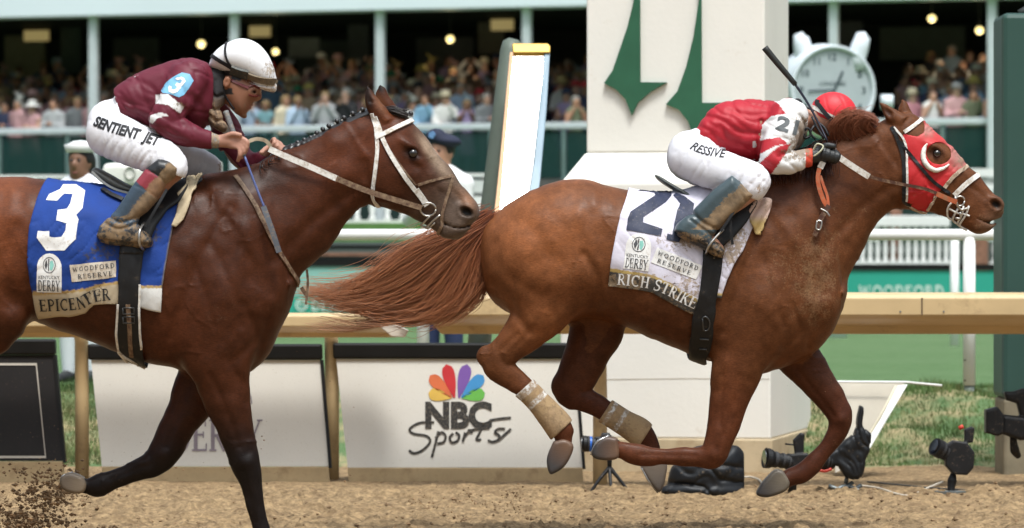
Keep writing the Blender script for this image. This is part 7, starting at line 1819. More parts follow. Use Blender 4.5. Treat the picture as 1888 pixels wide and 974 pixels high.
# muddy neck scarf
s = Solid(2.0)
s.chain([(392, 152, 0, 30, 34), (398, 175, -6, 22, 36), (394, 200, -18, 15, 30), (400, 222, -22, 14, 26), (412, 236, -20, 9, 20)], k=6)
V, Q = s.mesh(relief=gauss_map([('g', [(380, 160), (400, 180), (412, 176)], 3, 3), ('g', [(382, 190), (398, 204), (410, 200)], 3, 3), ('g', [(390, 215), (402, 225), (415, 222)], 3, 3), ('g', [(400, 150), (394, 185), (400, 230)], 3, 2)]), taubin=1)
F3.obj('neck_scarf', V, Q, figmat('muddy_scarf', 0.85, mudcol=(0.3, 0.2, 0.12), bmp=0.6), J3, lambda u, v, w: lerpc(np.tile(np.array([0.012, 0.011, 0.012]), (len(u), 1)), (0.12, 0.08, 0.055), soft(v, 176, 192)), lambda u, v, w: 0.6 * soft(v, 174, 200))
s = Solid(1.8); s.chain([(388, 260, -76, 16, 15), (402, 263, -74, 13, 13)], k=2)
V, Q = s.mesh(taubin=1)
F3.obj('cuff', V, Q, figmat('grey_cuff', 0.8, bmp=0.6, mudcol=(0.3, 0.2, 0.12)), J3, lambda u, v, w: np.tile(np.array([0.30, 0.31, 0.30]), (len(u), 1)), lambda u, v, w: 0.6 + 0 * u)
Wh3 = empty('riding_whip', F3.w(460, 300, -80), 'thin riding whip with grey taped grip held low along the bay shoulder', 'whip')
ftube(F3, [(420, 208, -58), (434, 244, -72), (446, 270, -82), (456, 290, -86)], [5.5, 5.0, 4.4, 4.0], 'handle', mat('grip_tape', (0.15, 0.15, 0.15), 0.7, var=0.5, vscale=90, dirt=(0.25, 0.18, 0.12), dfac=0.5, dscale=50), Wh3, 10)
ftube(F3, [(456, 290, -86), (474, 338, -88), (494, 388, -92)], [2.2, 2.2, 2.2], 'shaft', mat('blue_shaft', (0.10, 0.13, 0.30), 0.3), Wh3, 8)
straps(F3, None, [([(491, 382, -94), (500, 406, -98), (510, 434, -100), (520, 466, -100)], 10, 2.4, NEAR)], 'flap', mat('whip_flap', (0.10, 0.11, 0.13), 0.5, dirt=(0.25, 0.18, 0.12), dfac=0.4, dscale=40), Wh3)
# ================================================================== grandstand with its crowd
O_ = np.array([xof(0, 88), 68.0]); E_ = np.array([0.9495, -0.3137]); N_ = np.array([0.3137, 0.9495])   # along, away from the camera
def s_at(u, t):
    k = (u - 944) / FPX; o = O_ + N_ * t    # (o + E s): x = k (y + 20)
    return (k * (o[1] - CY) - o[0]) / (E_[0] - k * E_[1])
def G(s, t, z): q = O_ + E_ * s + N_ * t; return Vector((q[0], q[1], z))
def dist(s, t): return (O_ + E_ * s + N_ * t)[1] - CY
gs_root = empty('grandstand', G(10, 0, 0), 'long white fronted grandstand with slim white columns and a dark open deck', 'building')
def gbox(name, s0, s1, t0, t1, z0, z1, m_, bevel=0):
    mb = MB(); vs = [G(s0, t0, z0), G(s1, t0, z0), G(s1, t1, z0), G(s0, t1, z0), G(s0, t0, z1), G(s1, t0, z1), G(s1, t1, z1), G(s0, t1, z1)]
    mb.add(vs, [(0, 3, 2, 1), (4, 5, 6, 7), (0, 1, 5, 4), (1, 2, 6, 5), (2, 3, 7, 6), (3, 0, 4, 7)]); return mb.build(name, m_, gs_root, bevel=bevel)
SA, SB = -14, 36
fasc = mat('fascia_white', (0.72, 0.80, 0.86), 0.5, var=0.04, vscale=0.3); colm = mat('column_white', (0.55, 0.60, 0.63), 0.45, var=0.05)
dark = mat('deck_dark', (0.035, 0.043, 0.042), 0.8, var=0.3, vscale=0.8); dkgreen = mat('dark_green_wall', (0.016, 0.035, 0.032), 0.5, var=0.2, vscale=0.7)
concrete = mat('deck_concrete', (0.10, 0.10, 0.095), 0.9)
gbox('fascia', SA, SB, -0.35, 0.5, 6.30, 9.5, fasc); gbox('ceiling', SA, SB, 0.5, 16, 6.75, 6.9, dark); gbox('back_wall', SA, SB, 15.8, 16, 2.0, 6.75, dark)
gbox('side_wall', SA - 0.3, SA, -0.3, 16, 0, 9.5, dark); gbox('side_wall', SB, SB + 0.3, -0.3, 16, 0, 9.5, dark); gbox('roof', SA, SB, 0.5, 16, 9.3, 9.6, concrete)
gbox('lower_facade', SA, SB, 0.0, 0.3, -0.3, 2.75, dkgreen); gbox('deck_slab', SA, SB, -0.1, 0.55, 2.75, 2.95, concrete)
for i in range(9): gbox('seating_tier', SA, SB, 0.55 + i * 0.95 + 0.001, 0.55 + (i + 1) * 0.95, 2.6, 2.95 + 0.15 * i, concrete)
gbox('top_rail', SA, SB, -0.06, 0.06, 3.93, 4.06, colm, 0.02)
for k, u in enumerate((-260, -85, 177, 437, 705, 975, 1255, 1540, 1832, 2110)):
    s = s_at(u, 0.0); gbox('column', s - 0.085, s + 0.085, -0.20, -0.03, 0, 6.32, colm, 0.02)
glass, nt, b = nmat('tinted_glass'); b.inputs['Base Color'].default_value = (0.02, 0.06, 0.055, 1); b.inputs['Roughness'].default_value = 0.08; b.inputs['Alpha'].default_value = 0.72
postd = mat('rail_post_green', (0.16, 0.24, 0.23), 0.5)
for k in range(28):
    s0 = -12 + k * 1.5; gbox('glass_panel', s0 + 0.05, s0 + 1.45, -0.01, 0.01, 2.98, 3.90, glass); gbox('rail_post', s0 - 0.03, s0 + 0.03, -0.04, 0.04, 2.95, 3.93, postd)
# things seen inside: lighter wall panels, screens
for u, v, w_, h_, t, c_ in ((45, 105, 80, 80, 12, (0.085, 0.075, 0.055)), (250, 100, 90, 60, 13, (0.03, 0.035, 0.033)), (600, 110, 110, 70, 13, (0.028, 0.034, 0.034)), (560, 88, 60, 36, 9, (0.05, 0.055, 0.055)), (820, 105, 110, 70, 13, (0.04, 0.042, 0.042)), (905, 70, 50, 60, 12, (0.055, 0.05, 0.04)), (1700, 80, 160, 60, 12, (0.03, 0.035, 0.03)), (1560, 70, 60, 60, 12, (0.04, 0.04, 0.045)), (130, 90, 40, 90, 11, (0.02, 0.028, 0.028)), (660, 90, 40, 100, 12, (0.04, 0.045, 0.048))):
    s = s_at(u, t); D = dist(s, t); hw = w_ / 2 * D / FPX; z = zof(v, D); gbox('wall_panel', s - hw, s + hw, t, t + 0.1, z - h_ / 2 * D / FPX, z + h_ / 2 * D / FPX, mat('panel_%d' % u, tuple(x * 4 for x in c_), 0.7))
lampm, nt, b = nmat('warm_lamp'); b.inputs['Emission Color'].default_value = (1.0, 0.80, 0.32, 1); b.inputs['Emission Strength'].default_value = 2.2; b.inputs['Base Color'].default_value = (0.8, 0.7, 0.4, 1)
housing = mat('lamp_housing', (0.05, 0.05, 0.05), 0.5)
for u, v, r_, lb in ((371, 81, 0.085, 'round warm lamp lit under the deck ceiling, nearest the white helmet'), (508, 95, 0.07, 'smaller warm lamp just right of the white helmet'), (830, 72, 0.08, 'warm lamp alone above the crowd between the middle columns'), (1718, 34, 0.08, 'upper left lamp of the pair at the right end'), (1806, 56, 0.08, 'lower right lamp of the pair at the right end')):
    t = 5.0; s = s_at(u, t); D = dist(s, t); z = zof(v, D)
    L_ = empty('ceiling_lamp', G(s, t, z), lb, 'lamp', 'warm lamps inside the grandstand')
    MB().lathe([(r_ * 0.3, -r_ * .9), (r_ * 0.8, -r_ * .5), (r_, 0), (r_ * 0.8, r_ * .5), (r_ * .3, r_ * .8)], G(s, t, z), 14).build('globe', lampm, L_, smooth=True)
    MB().tube([G(s, t, z + r_ * 0.75), G(s, t, 6.76)], 0.012, 8).build('stem', housing, L_)
    pl_ = bpy.data.lights.new('lamp_light', 'POINT'); pl_.energy = 12; pl_.color = (1.0, 0.82, 0.55); pl_.shadow_soft_size = 0.12; po = bpy.data.objects.new('lamp_light', pl_); col.objects.link(po); po.parent = L_; po.location = (0, 0, -0.25)
for u, v, w_ in ((60, 68, 0.35), (478, 58, 0.35), (925, 45, 0.3)):
    t = 13.5; s = s_at(u, t); D = dist(s, t); z = zof(v, D)
dim, nt, b = nmat('dim_sign_glow'); b.inputs['Emission Color'].default_value = (0.55, 0.40, 0.14, 1); b.inputs['Emission Strength'].default_value = 0.35
for u, v, w_, lb in ((66, 66, 48, 'faint yellow lit panel on the back wall at the far left'), (478, 58, 40, 'faint yellow lit panel above the white helmet'), (925, 46, 42, 'faint yellow lit panel left of the cream pylon')):
    t = 10.5; s = s_at(u, t); D = dist(s, t); z = zof(v, D); hw = w_ / 2 * D / FPX
    mb = MB(); mb.add([G(s - hw, t, z - .12), G(s + hw, t, z - .12), G(s + hw, t, z + .12), G(s - hw, t, z + .12), G(s - hw, t + .08, z - .12), G(s + hw, t + .08, z - .12), G(s + hw, t + .08, z + .12), G(s - hw, t + .08, z + .12)], [(0, 3, 2, 1), (4, 5, 6, 7), (0, 1, 5, 4), (1, 2, 6, 5), (2, 3, 7, 6), (3, 0, 4, 7)][::1])
    tag(mb.build('light_panel', dim), lb, 'light panel')

# ---- people: a few bodies in different poses, then copies in their own clothes
CM = 100.0
def human(pose, sex, fat=1.0, h=2.6, detail=False):
    """Solid in centimetres: x right, v = -z (down), w = depth; faces the camera (-w)"""
    q = Solid(h); Z = lambda z: -z
    sh = 19 if sex == 'm' else 16.5; f = fat
    q.chain([(0, Z(92), 0, 15.5 * f, 11 * f), (0, Z(104), 0, 14 * f, 10 * f), (0, Z(118), 0, 14.5 * f, 10.5 * f), (0, Z(132), 0, 15.5 * f, 10.5 * f), (0, Z(141), 0, 12.5, 8)], k=6, tags='torso')
    q.chain([(-sh + 2, Z(140), 0, 6.5), (0, Z(144), 0, 6.5), (sh - 2, Z(140), 0, 6.5)], k=6, tags='torso')
    q.chain([(0, Z(142), 0, 5.6), (0, Z(153), -1, 5.4)], k=4, tags='neck')
    q.ell((0, Z(162), -1), (7.6, 11.5, 9.6), 0, k=3, tags='head'); q.ell((0, Z(155), -4.5), (5.2, 6, 5.5), 0, k=3, tags='head'); q.ell((0, Z(160), -11), (1.5, 3, 2.2), 0, k=1.5, tags='head')
    for sd in (-1, 1):
        q.ell((sd * 7.6, Z(160.5), 0), (1.4, 3, 2), 0, k=1, tags='head')
        q.ell((sd * 3.1, Z(163.3), -10.2), (2.0, 1.2, 1.6), 0, k=1.2, tags='head', sub=True)
        q.chain([(sd * 8.5, Z(92), 0, 9.8 * f, 9.8), (sd * 9, Z(70), 0, 8 * f, 8.4), (sd * 9, Z(48), -0.5, 5.8), (sd * 9.5, Z(30), 1, 5.4), (sd * 9.5, Z(9), 1, 3.6)], k=5, tags='leg')
        q.chain([(sd * 9.5, Z(6), 2, 4.2, 4.5), (sd * 10, Z(4), -8, 4, 5), (sd * 10.5, Z(3), -16, 3, 4)], k=3, tags='foot')
        S_ = (sd * sh, Z(138), 0)
        if pose == 'down': el = (sd * (sh + 4), Z(112), 1); hd = (sd * (sh + 1), Z(86), -8)
        elif pose == 'clap': el = (sd * (sh + 3), Z(115), -6); hd = (sd * 3, Z(122), -26)
        elif pose == 'up': el = (sd * (sh + 9), Z(152), -8); hd = (sd * 8, Z(174), -12)
        elif pose == 'phone': el = (sd * (sh + 3), Z(116), -8) if sd < 0 else (sd * (sh + 2), Z(128), -14); hd = (sd * 8, Z(112), -22) if sd < 0 else (sd * 9, Z(154), -26)
        else: el = (sd * (sh + 5), Z(118), -4); hd = (sd * 6, Z(148), -14)
        q.chain([S_ + (5.6,), (((S_[0] + el[0]) / 2), (S_[1] + el[1]) / 2, (S_[2] + el[2]) / 2, 5.0), el + (4.3,)], k=4, tags='sleeve')
        d = [hd[i] - el[i] for i in range(3)]
        q.chain([el + (4.3,), (el[0] + d[0] * .5, el[1] + d[1] * .5, el[2] + d[2] * .5, 3.9), (el[0] + d[0] * .85, el[1] + d[1] * .85, el[2] + d[2] * .85, 2.9)], k=3, tags='sleeve forearm')
        q.chain([(el[0] + d[0] * .8, el[1] + d[1] * .8, el[2] + d[2] * .8, 2.7), (el[0] + d[0] * .97, el[1] + d[1] * .97, el[2] + d[2] * .97, 3.6, 2.2), (el[0] + d[0] * 1.1, el[1] + d[1] * 1.1, el[2] + d[2] * 1.1, 3.0, 2.0)], k=2, tags='forearm hand')
        L3 = math.sqrt(sum(x * x for x in d)); n3 = [x / L3 for x in d]; side = (1, 0, 0) if abs(n3[0]) < 0.8 else (0, 0, 1)
        for i in range(4 if detail else 0):
            b0 = [el[j] + d[j] * 1.1 + side[j] * (i - 1.5) * 1.5 for j in range(3)]
            q.chain([tuple(b0) + (0.95,), tuple(b0[j] + n3[j] * (5.5 - abs(i - 1.5)) for j in range(3)) + (0.75,)], k=0.5, tags='hand', smooth=1)
    return q
def cmesh(name, V, Q):
    me = bpy.data.meshes.new(name)
    W_ = np.stack([V[:, 0], V[:, 2], -V[:, 1]], 1) / CM
    me.from_pydata(W_.tolist(), [], Q[:, ::-1].tolist()); me.update(); me.polygons.foreach_set('use_smooth', np.ones(len(me.polygons), dtype=bool))
    return me
TPL = {}
def hairmesh(kind):
    s = Solid(1.8)
    s.ell((0, -165, 1), (9.2, 9.8, 10.6), 0, k=3)
    if kind == 'long': s.chain([(0, -160, 5, 9.5, 6), (0, -148, 6, 9.5, 5), (0, -138, 6, 8, 4)], k=4)
    s.poly([(-6.3, -166.5), (6.3, -166.5), (7, -140), (-7, -140)], -10, 8, e=3, k=1, sub=True)
    V, Q = s.mesh(taubin=1); return cmesh('hair', V, Q)
def hatmesh(kind):
    mb = MB()
    if kind == 'wide': mb.lathe([(0.001, 0.0), (0.16, -0.01), (0.20, -0.035), (0.205, -0.025), (0.16, 0.0), (0.10, 0.015), (0.095, 0.09), (0.06, 0.115), (0.001, 0.12)], (0, 0, 1.695), 20)
    elif kind == 'fedora': mb.lathe([(0.001, 0.0), (0.13, -0.01), (0.165, 0.0), (0.165, 0.008), (0.10, 0.012), (0.096, 0.09), (0.07, 0.115), (0.001, 0.10)], (0, 0, 1.695), 18)
    elif kind == 'cap': mb.lathe([(0.10, -0.02), (0.10, 0.04), (0.07, 0.085), (0.001, 0.095)], (0, 0.005, 1.70), 14); mb.prism([(-0.07, -0.09, 1.69), (0.07, -0.09, 1.69), (0.055, -0.18, 1.68), (-0.055, -0.18, 1.68)], (0, 0, 0.012))
    else:
        mb.lathe([(0.001, 0), (0.07, 0.0), (0.075, 0.02), (0.001, 0.035)], (0.03, 0, 1.745), 12)
        for a in range(5): mb.tube([(0.03, 0, 1.77), (0.03 + 0.09 * math.cos(a), 0.05 * math.sin(a * 2), 1.80 + 0.02 * a), (0.03 + 0.14 * math.cos(a), 0.08 * math.sin(a * 2), 1.80 + 0.03 * a)], [0.012, 0.01, 0.003], 5)
    me = mb.mesh('hat'); bm = bmesh.new(); bm.from_mesh(me); bmesh.ops.recalc_face_normals(bm, faces=bm.faces); bm.to_mesh(me); bm.free()
    return me
for pose in ('down', 'clap', 'up', 'phone', 'face'):
    for sex in 'mf':
        q = human(pose, sex, 1.0 if sex == 'm' else 0.9, h=2.4)
        Vb, Qb = q.mesh(taubin=1)
        if sex == 'm': Vc, Qc = q.mesh(tags=['torso', 'sleeve', 'leg'], inf=1.1, taubin=1)
        else:
            q.slab([(-17, -96), (-19, -60), (-20, -52)], [(17, -96), (19, -60), (20, -52)], [(0, -96, 11), (0, -52, 14)], p=2.1, k=4, tags='skirt', axis=(0, 1))
            Vc, Qc = q.mesh(tags=['torso', 'skirt'] + (['sleeve'] if pose in ('phone', 'down') else []), inf=1.0, taubin=1)
        TPL[pose + sex] = (cmesh('person', Vb, Qb), cmesh('clothes', Vc, Qc))
HAIR = {k: hairmesh(k) for k in ('short', 'long')}; HAT = {k: hatmesh(k) for k in ('wide', 'fedora', 'cap', 'flower')}
for me in list(HAIR.values()) + list(HAT.values()) + [m_ for t_ in TPL.values() for m_ in t_]: me.materials.append(concrete)
def simple(name, c, rough=0.75):
    if name in MATS: return MATS[name]
    m_, nt, b = nmat(name); b.inputs['Base Color'].default_value = tuple(c) + (1,); b.inputs['Roughness'].default_value = rough; MATS[name] = m_; return m_
SK = [simple('skin_%d' % i, c_, 0.55) for i, c_ in enumerate([(0.48, 0.27, 0.19), (0.42, 0.22, 0.14), (0.52, 0.31, 0.23), (0.20, 0.10, 0.06), (0.38, 0.19, 0.12)])]
HC = [('dark', (0.02, 0.013, 0.01)), ('brown', (0.07, 0.035, 0.018)), ('blond', (0.36, 0.24, 0.11)), ('grey', (0.3, 0.29, 0.27))]
CLO = {'m': [('navy', (0.018, 0.026, 0.07)), ('grey', (0.16, 0.17, 0.18)), ('pale blue', (0.35, 0.45, 0.58)), ('white', (0.66, 0.66, 0.64)), ('black', (0.015, 0.015, 0.018)), ('tan', (0.36, 0.27, 0.17)), ('pink', (0.58, 0.26, 0.28)), ('red checked', (0.40, 0.07, 0.08)), ('slate blue', (0.10, 0.17, 0.26)), ('light grey', (0.38, 0.39, 0.40))],
       'f': [('pink', (0.52, 0.30, 0.31)), ('white', (0.66, 0.65, 0.63)), ('dark red', (0.28, 0.05, 0.06)), ('peach', (0.58, 0.33, 0.24)), ('lilac', (0.32, 0.25, 0.42)), ('turquoise', (0.16, 0.32, 0.36)), ('cream', (0.60, 0.52, 0.38)), ('coral', (0.56, 0.13, 0.11)), ('black', (0.015, 0.015, 0.018)), ('olive', (0.12, 0.14, 0.08)), ('floral pink', (0.50, 0.22, 0.26)), ('sky blue', (0.22, 0.40, 0.56))]}
HATC = [('cream', (0.62, 0.54, 0.40)), ('white', (0.72, 0.71, 0.68)), ('white', (0.72, 0.71, 0.68)), ('pale pink', (0.60, 0.36, 0.36)), ('cream', (0.62, 0.54, 0.40)), ('brown', (0.12, 0.07, 0.04)), ('grey', (0.25, 0.25, 0.25)), ('black', (0.015, 0.015, 0.017)), ('red', (0.45, 0.03, 0.04)), ('straw', (0.46, 0.34, 0.17)), ('pale blue', (0.32, 0.40, 0.48)), ('yellow', (0.50, 0.40, 0.12)), ('navy', (0.02, 0.03, 0.08)), ('green', (0.03, 0.22, 0.11))]
crng = random.Random(5)
used = {}
ORD = ['front', 'second', 'third', 'fourth', 'fifth', 'sixth', 'seventh', 'eighth']
cols_u = [-85, 177, 437, 705, 975, 1255, 1540, 1832]
BAY = ['at the far left', 'over the rider in maroon', 'above the braided neck', 'left of the leaning mirror', 'between mirror and pylon', 'behind the clock', 'above the hooded horse', 'by the green column']
VERB = {'down': 'standing still', 'clap': 'clapping', 'up': 'with raised hands', 'phone': 'holding up one hand', 'face': 'with hands near the face'}
def slot(o, m_):
    o.material_slots[0].link = 'OBJECT'; o.material_slots[0].material = m_
def add_person(s, t, z, sex, pose, clo, hatk, hatc, hairc, skin, row, u, scale=1.0, rot=0.0):
    bm_, cm_ = TPL[pose + sex]
    o = bpy.data.objects.new('person', bm_); col.objects.link(o); slot(o, skin); o.location = G(s, t, z)
    o.rotation_euler = (0, 0, math.atan2(E_[1], E_[0]) * 0.3 + rot); o.scale = (scale,) * 3
    c_ = bpy.data.objects.new('clothes', cm_); col.objects.link(c_); c_.parent = o; slot(c_, simple('wool_' + clo[0].replace(' ', '_'), clo[1]))
    h_ = bpy.data.objects.new('hair', HAIR['long' if sex == 'f' else 'short']); col.objects.link(h_); h_.parent = o; slot(h_, simple('hair_' + hairc[0], hairc[1], 0.5))
    hatn = {'wide': 'wide hat', 'fedora': 'brimmed hat', 'cap': 'cap', 'flower': 'hair ornament'}
    if hatk:
        g_ = bpy.data.objects.new('hat', HAT[hatk]); col.objects.link(g_); g_.parent = o; slot(g_, simple('felt_' + hatc[0], hatc[1]))
    bay = 0
    for i, cu in enumerate(cols_u):
        if u > cu: bay = i
    who = 'man' if sex == 'm' else 'woman'
    top = ('%s %s' % (hatc[0], hatn[hatk])) if hatk else '%s hair' % hairc[0]
    base = '%s in %s with %s, %s row %s' % (who, clo[0], top, ORD[row], BAY[bay])
    if base in used:
        base = '%s in %s, %s, %s, %s row %s' % (who, clo[0], top, VERB[pose], ORD[row], BAY[bay])
    k = 0
    while base in used and k < 8:
        nb_ = {0: 'leftmost', 1: 'second from left', 2: 'third from left', 3: 'fourth from left'}.get(k, 'farther right')
        cand = '%s in %s, %s, %s row %s, %s such' % (who, clo[0], top, ORD[row], BAY[bay], nb_)
        k += 1
        if cand not in used: base = cand; break
    if base in used: return False
    used[base] = 1
    tag(o, base, 'spectator', 'spectators on the grandstand deck')
    return True
count = 0
for row in range(8):
    t = 0.38 + row * 0.95 + (0.3 if row else 0)
    sp = 0.39 if row < 5 else 0.47
    s = s_at(-60, t) + crng.uniform(0, 0.5)
    send = s_at(1900, t)
    while s < send:
        D = dist(s, t); q = G(s, t, 0); u = 944 + q.x / D * FPX
        step = sp * crng.uniform(0.8, 1.25)
        hid = 1090 < u < 1472 or 925 < u < 985 or (row < 7 and 225 < u < 385) or (1478 < u < 1625 and row < 8)
        if hid: s += step * (1.5 if 925 < u < 985 else 3.2) ; 
        if hid and crng.random() < 0.75: continue
        if not hid: s += step
        if row >= 5 and crng.random() < 0.3: continue
        sex = 'f' if crng.random() < 0.55 else 'm'
        pose = crng.choice(['down', 'clap', 'face', 'phone', 'down', 'clap'] + (['up'] if row > 1 else []))
        if sex == 'f': hatk = crng.choice(['wide', 'flower', None, None, None, 'fedora', 'flower'])
        else: hatk = crng.choice(['fedora', None, None, 'cap', None])
        clo = crng.choice(CLO[sex] + [CLO[sex][i_] for i_ in ((2, 3, 3, 6, 9) if sex == 'm' else (0, 1, 1, 6, 11, 3))])
        if row >= 6 and crng.random() < 0.5: clo = crng.choice([CLO['m'][0], CLO['m'][4], CLO['m'][8]]) if sex == 'm' else crng.choice([CLO['f'][8], CLO['f'][4], CLO['f'][9]])  # upper rows dressed darker, dimness of the deck put into their clothes
        z = 2.95 + 0.15 * max(0, row)
        ok = add_person(s + crng.uniform(-.08, .08), t + crng.uniform(-.12, .12), z, sex, pose, clo, hatk, crng.choice(HATC), crng.choice(HC), crng.choice(SK), row, u, crng.uniform(0.93, 1.05) * (0.97 if sex == 'f' else 1.02), crng.uniform(-.6, .6))
        count += 1
print('crowd', count)

# ---- giant watch shaped clock
ck = empty('clock', P(1536, 495, 50), 'giant white wristwatch shaped clock between the pylon and the red cap', 'clock')
ck.location.z = 0.4
CC = P(1535, 166, 50); s50 = 50 / FPX
Mr = Matrix.Rotation(R(15), 4, 'Z') @ Matrix.Rotation(R(90), 4, 'X')    # dial looks at the camera, turned a little
wsil = mat('white_case', (0.68, 0.74, 0.78), 0.35, var=0.03)
rr = 78 * s50
MB().lathe([(rr * 0.97, -0.02), (rr * 1.06, -0.02), (rr * 1.08, -0.08), (rr * 1.12, -0.30), (rr * 1.05, -0.62), (rr * 0.6, -0.64)][::-1] , CC, 64, M=Mr).build('case', wsil, ck, smooth=False)
MB().lathe([(rr * 1.06, 0.03), (rr * 1.03, 0.05), (rr * 0.97, 0.03), (rr * 0.965, -0.015), (rr * 1.06, -0.02), (rr * 1.06, 0.03)], CC, 64, M=Mr, cap=False).build('bezel', wsil, ck, smooth=True, norm=True)
MB().lathe([(0.001, 0.0), (rr * 0.966, 0.0), (rr * 0.966, -0.019), (0.001, -0.019)], CC, 64, M=Mr).build('dial', mat('dial_grey', (0.40, 0.45, 0.47), 0.4, var=0.05), ck)
dn = (Mr.to_3x3() @ Vector((0, 0, 1))); dx = (Mr.to_3x3() @ Vector((1, 0, 0))); dz = (Mr.to_3x3() @ Vector((0, 1, 0)))
if dz.z < 0: dz = -dz
if dx.x < 0: dx = -dx
inkc = mat('dial_ink', (0.06, 0.085, 0.095), 0.5)
gs = []
for h in range(1, 13):
    a = R(90 - 30 * h); g, W_ = sans(str(h), 0.02); hh = rr * 0.17
    for vs, fs in g: gs.append(([(rr * 0.78 * math.cos(a) + (x - W_ / 2) * hh, rr * 0.78 * math.sin(a) + (y - 0.5) * hh) for x, y in vs], fs))
for g_ in gs: flat_print([g_], 'numeral', inkc, ck, CC, dx, dz, dn, off=0.004)
g, W_ = sans('LONGINES', 0.01); hh = rr * 0.10
flat_print([([((x - W_ / 2) * hh, rr * 0.10 + y * hh) for x, y in vs], fs) for vs, fs in g], 'dial_lettering', inkc, ck, CC, dx, dz, dn, off=0.004)
flat_print([strip2d([(0, -rr * .1), (rr * 0.25, rr * 0.44)], rr * 0.06)], 'hour_hand', inkc, ck, CC, dx, dz, dn, off=0.012)
flat_print([strip2d([(rr * .05, 0.0), (-rr * 0.62, -rr * 0.04)], rr * 0.05)], 'minute_hand', inkc, ck, CC, dx, dz, dn, off=0.016)
for (u0, v0, u1, v1) in ((1578, 110, 1592, 66), (1482, 102, 1477, 66)):
    a, b_ = P(u0, v0, 50.15), P(u1, v1, 50.15)
    mb = MB(); mb.tube([a + Vector((0.05, 0, -0.12)), a, (a + b_) / 2 + Vector((0.0, 0, 0)), b_, b_ + Vector((0.03, 0, 0.02))], [0.10, 0.11, 0.105, 0.085, 0.03], 16); mb.build('strap_lug', wsil, ck, smooth=True)
mb = MB(); c0_ = P(1632, 188, 50.25); mb.tube([c0_ + Vector((-0.05, 0, 0)), c0_ + Vector((0.09, 0, 0))], 0.085, 16); mb.build('crown', wsil, ck, smooth=True, bevel=0)
MB().tube([(CC.x + 0.05, 50.3 + CY, 0.3), (CC.x + 0.05, 50.3 + CY, CC.z - rr * 1.0)], 0.14, 16).build('stand', wsil, ck, smooth=True)

# ---- two uniformed people on the grass
def uniformed(label, u, D, vtop, hgt, rot, female, parts):
    q = human(parts.get('pose', 'down'), 'f' if female else 'm', 1.0, h=1.1, detail=True)
    o = empty('person', (xof(u, D), D + CY, 0.40), label, 'person', rot=rot); sc_ = hgt / 1.74; o.scale = (sc_,) * 3
    def put(name, me, m_):
        x = bpy.data.objects.new(name, me); col.objects.link(x); x.parent = o; me.materials.append(m_); return x
    V, Q = q.mesh(taubin=1); put('body', cmesh('body', V, Q), parts['skin'])
    V, Q = q.mesh(tags=['torso', 'sleeve'], inf=1.0, taubin=1, cut=lambda U, V_: V_ + 92); put('shirt', cmesh('shirt', V, Q), parts['shirt'])
    V, Q = q.mesh(tags=['torso', 'leg'], inf=1.3, taubin=1, cut=lambda U, V_: -V_ - 93.5); tr0 = put('trousers', cmesh('trousers', V, Q), parts['trousers'])
    V, Q = q.mesh(tags=['foot'], inf=0.8, taubin=1)
    sh_ = put('shoes', cmesh('shoes', V, Q), simple('shoe_black', (0.015, 0.015, 0.015), 0.3))
    hm = HAIR['long' if parts.get('long') else 'short'].copy(); hm.materials.clear(); put('hair', hm, simple('hair_black', (0.012, 0.01, 0.01), 0.5))
    for sd in (-1, 1):
        q2 = Solid(0.5); q2.ell((sd * 3.1, -163.3, -9.6), (1.7, .8, .7), 0, k=.2)
        V, Q = q2.mesh(taubin=1); put('eye', cmesh('eye', V, Q), simple('eye_dark', (0.03, 0.02, 0.02), 0.3))
    q2 = Solid(0.6); q2.ell((0, -154.2, -10.0), (2.6, 0.8, 0.8), 0, k=.2); V, Q = q2.mesh(taubin=1); put('lips', cmesh('lips', V, Q), simple('lips_red', (0.28, 0.09, 0.08), 0.5))
    return o, put
of, put = uniformed('soldier in navy beret and white shirt standing behind the bay horse head', 814, 32, 228, 1.80, R(-28), False, dict(skin=SK[1], shirt=simple('shirt_white', (0.72, 0.72, 0.72)), trousers=simple('trouser_navy', (0.02, 0.03, 0.09)), pose='clap'))
s = Solid(1.0); s.ell((1.5, -171, 1), (12.5, 5.0, 12.5), 8, k=2); s.ell((-1, -175, -6), (7, 4.5, 5), 0, k=3); V, Q = s.mesh(taubin=1); hat = put('beret', cmesh('beret', V, Q), simple('beret_navy', (0.012, 0.016, 0.04), 0.8))
mb = MB(); mb.lathe([(0.001, 0), (0.028, 0), (0.028, 0.01), (0.001, 0.01)], (0, 0, 0), 5, M=Matrix.Rotation(R(90), 4, 'X')); me = mb.mesh('badge'); fl = bpy.data.objects.new('badge', me); col.objects.link(fl); me.materials.append(simple('badge_blue', (0.15, 0.3, 0.55))); fl.parent = hat; fl.location = (-0.01, -0.118, 1.745)
for sd in (-1, 1):
    mb = MB(); mb.box((sd * 0.13 - 0.05, -0.035, 0), (sd * 0.13 + 0.05, 0.035, 0.014)); me = mb.mesh('epaulette'); x = bpy.data.objects.new('epaulette', me); col.objects.link(x); me.materials.append(simple('epaulette_black', (0.015, 0.015, 0.02))); x.parent = of; x.location = (sd * 0.02, 0, 1.475); x.rotation_euler = (0, R(sd * 14), 0)
sl, put = uniformed('sailor in white cap and white uniform standing at the far left', 148, 31, 247, 1.70, R(-18), True, dict(skin=SK[3], shirt=simple('uniform_white', (0.68, 0.70, 0.74)), trousers=simple('uniform_white', (0.68, 0.70, 0.74)), pose='down', long=True))
mb = MB(); mb.lathe([(0.094, 0.0), (0.104, 0.0), (0.122, 0.055), (0.112, 0.06), (0.10, 0.02), (0.09, 0.065), (0.05, 0.085), (0.001, 0.09)], (0, 0.0, 0), 24); me = mb.mesh('cap'); x = bpy.data.objects.new('cap', me); col.objects.link(x); me.materials.append(simple('cap_white', (0.76, 0.76, 0.76))); x.parent = sl; x.location = (0, 0.005, 1.69)
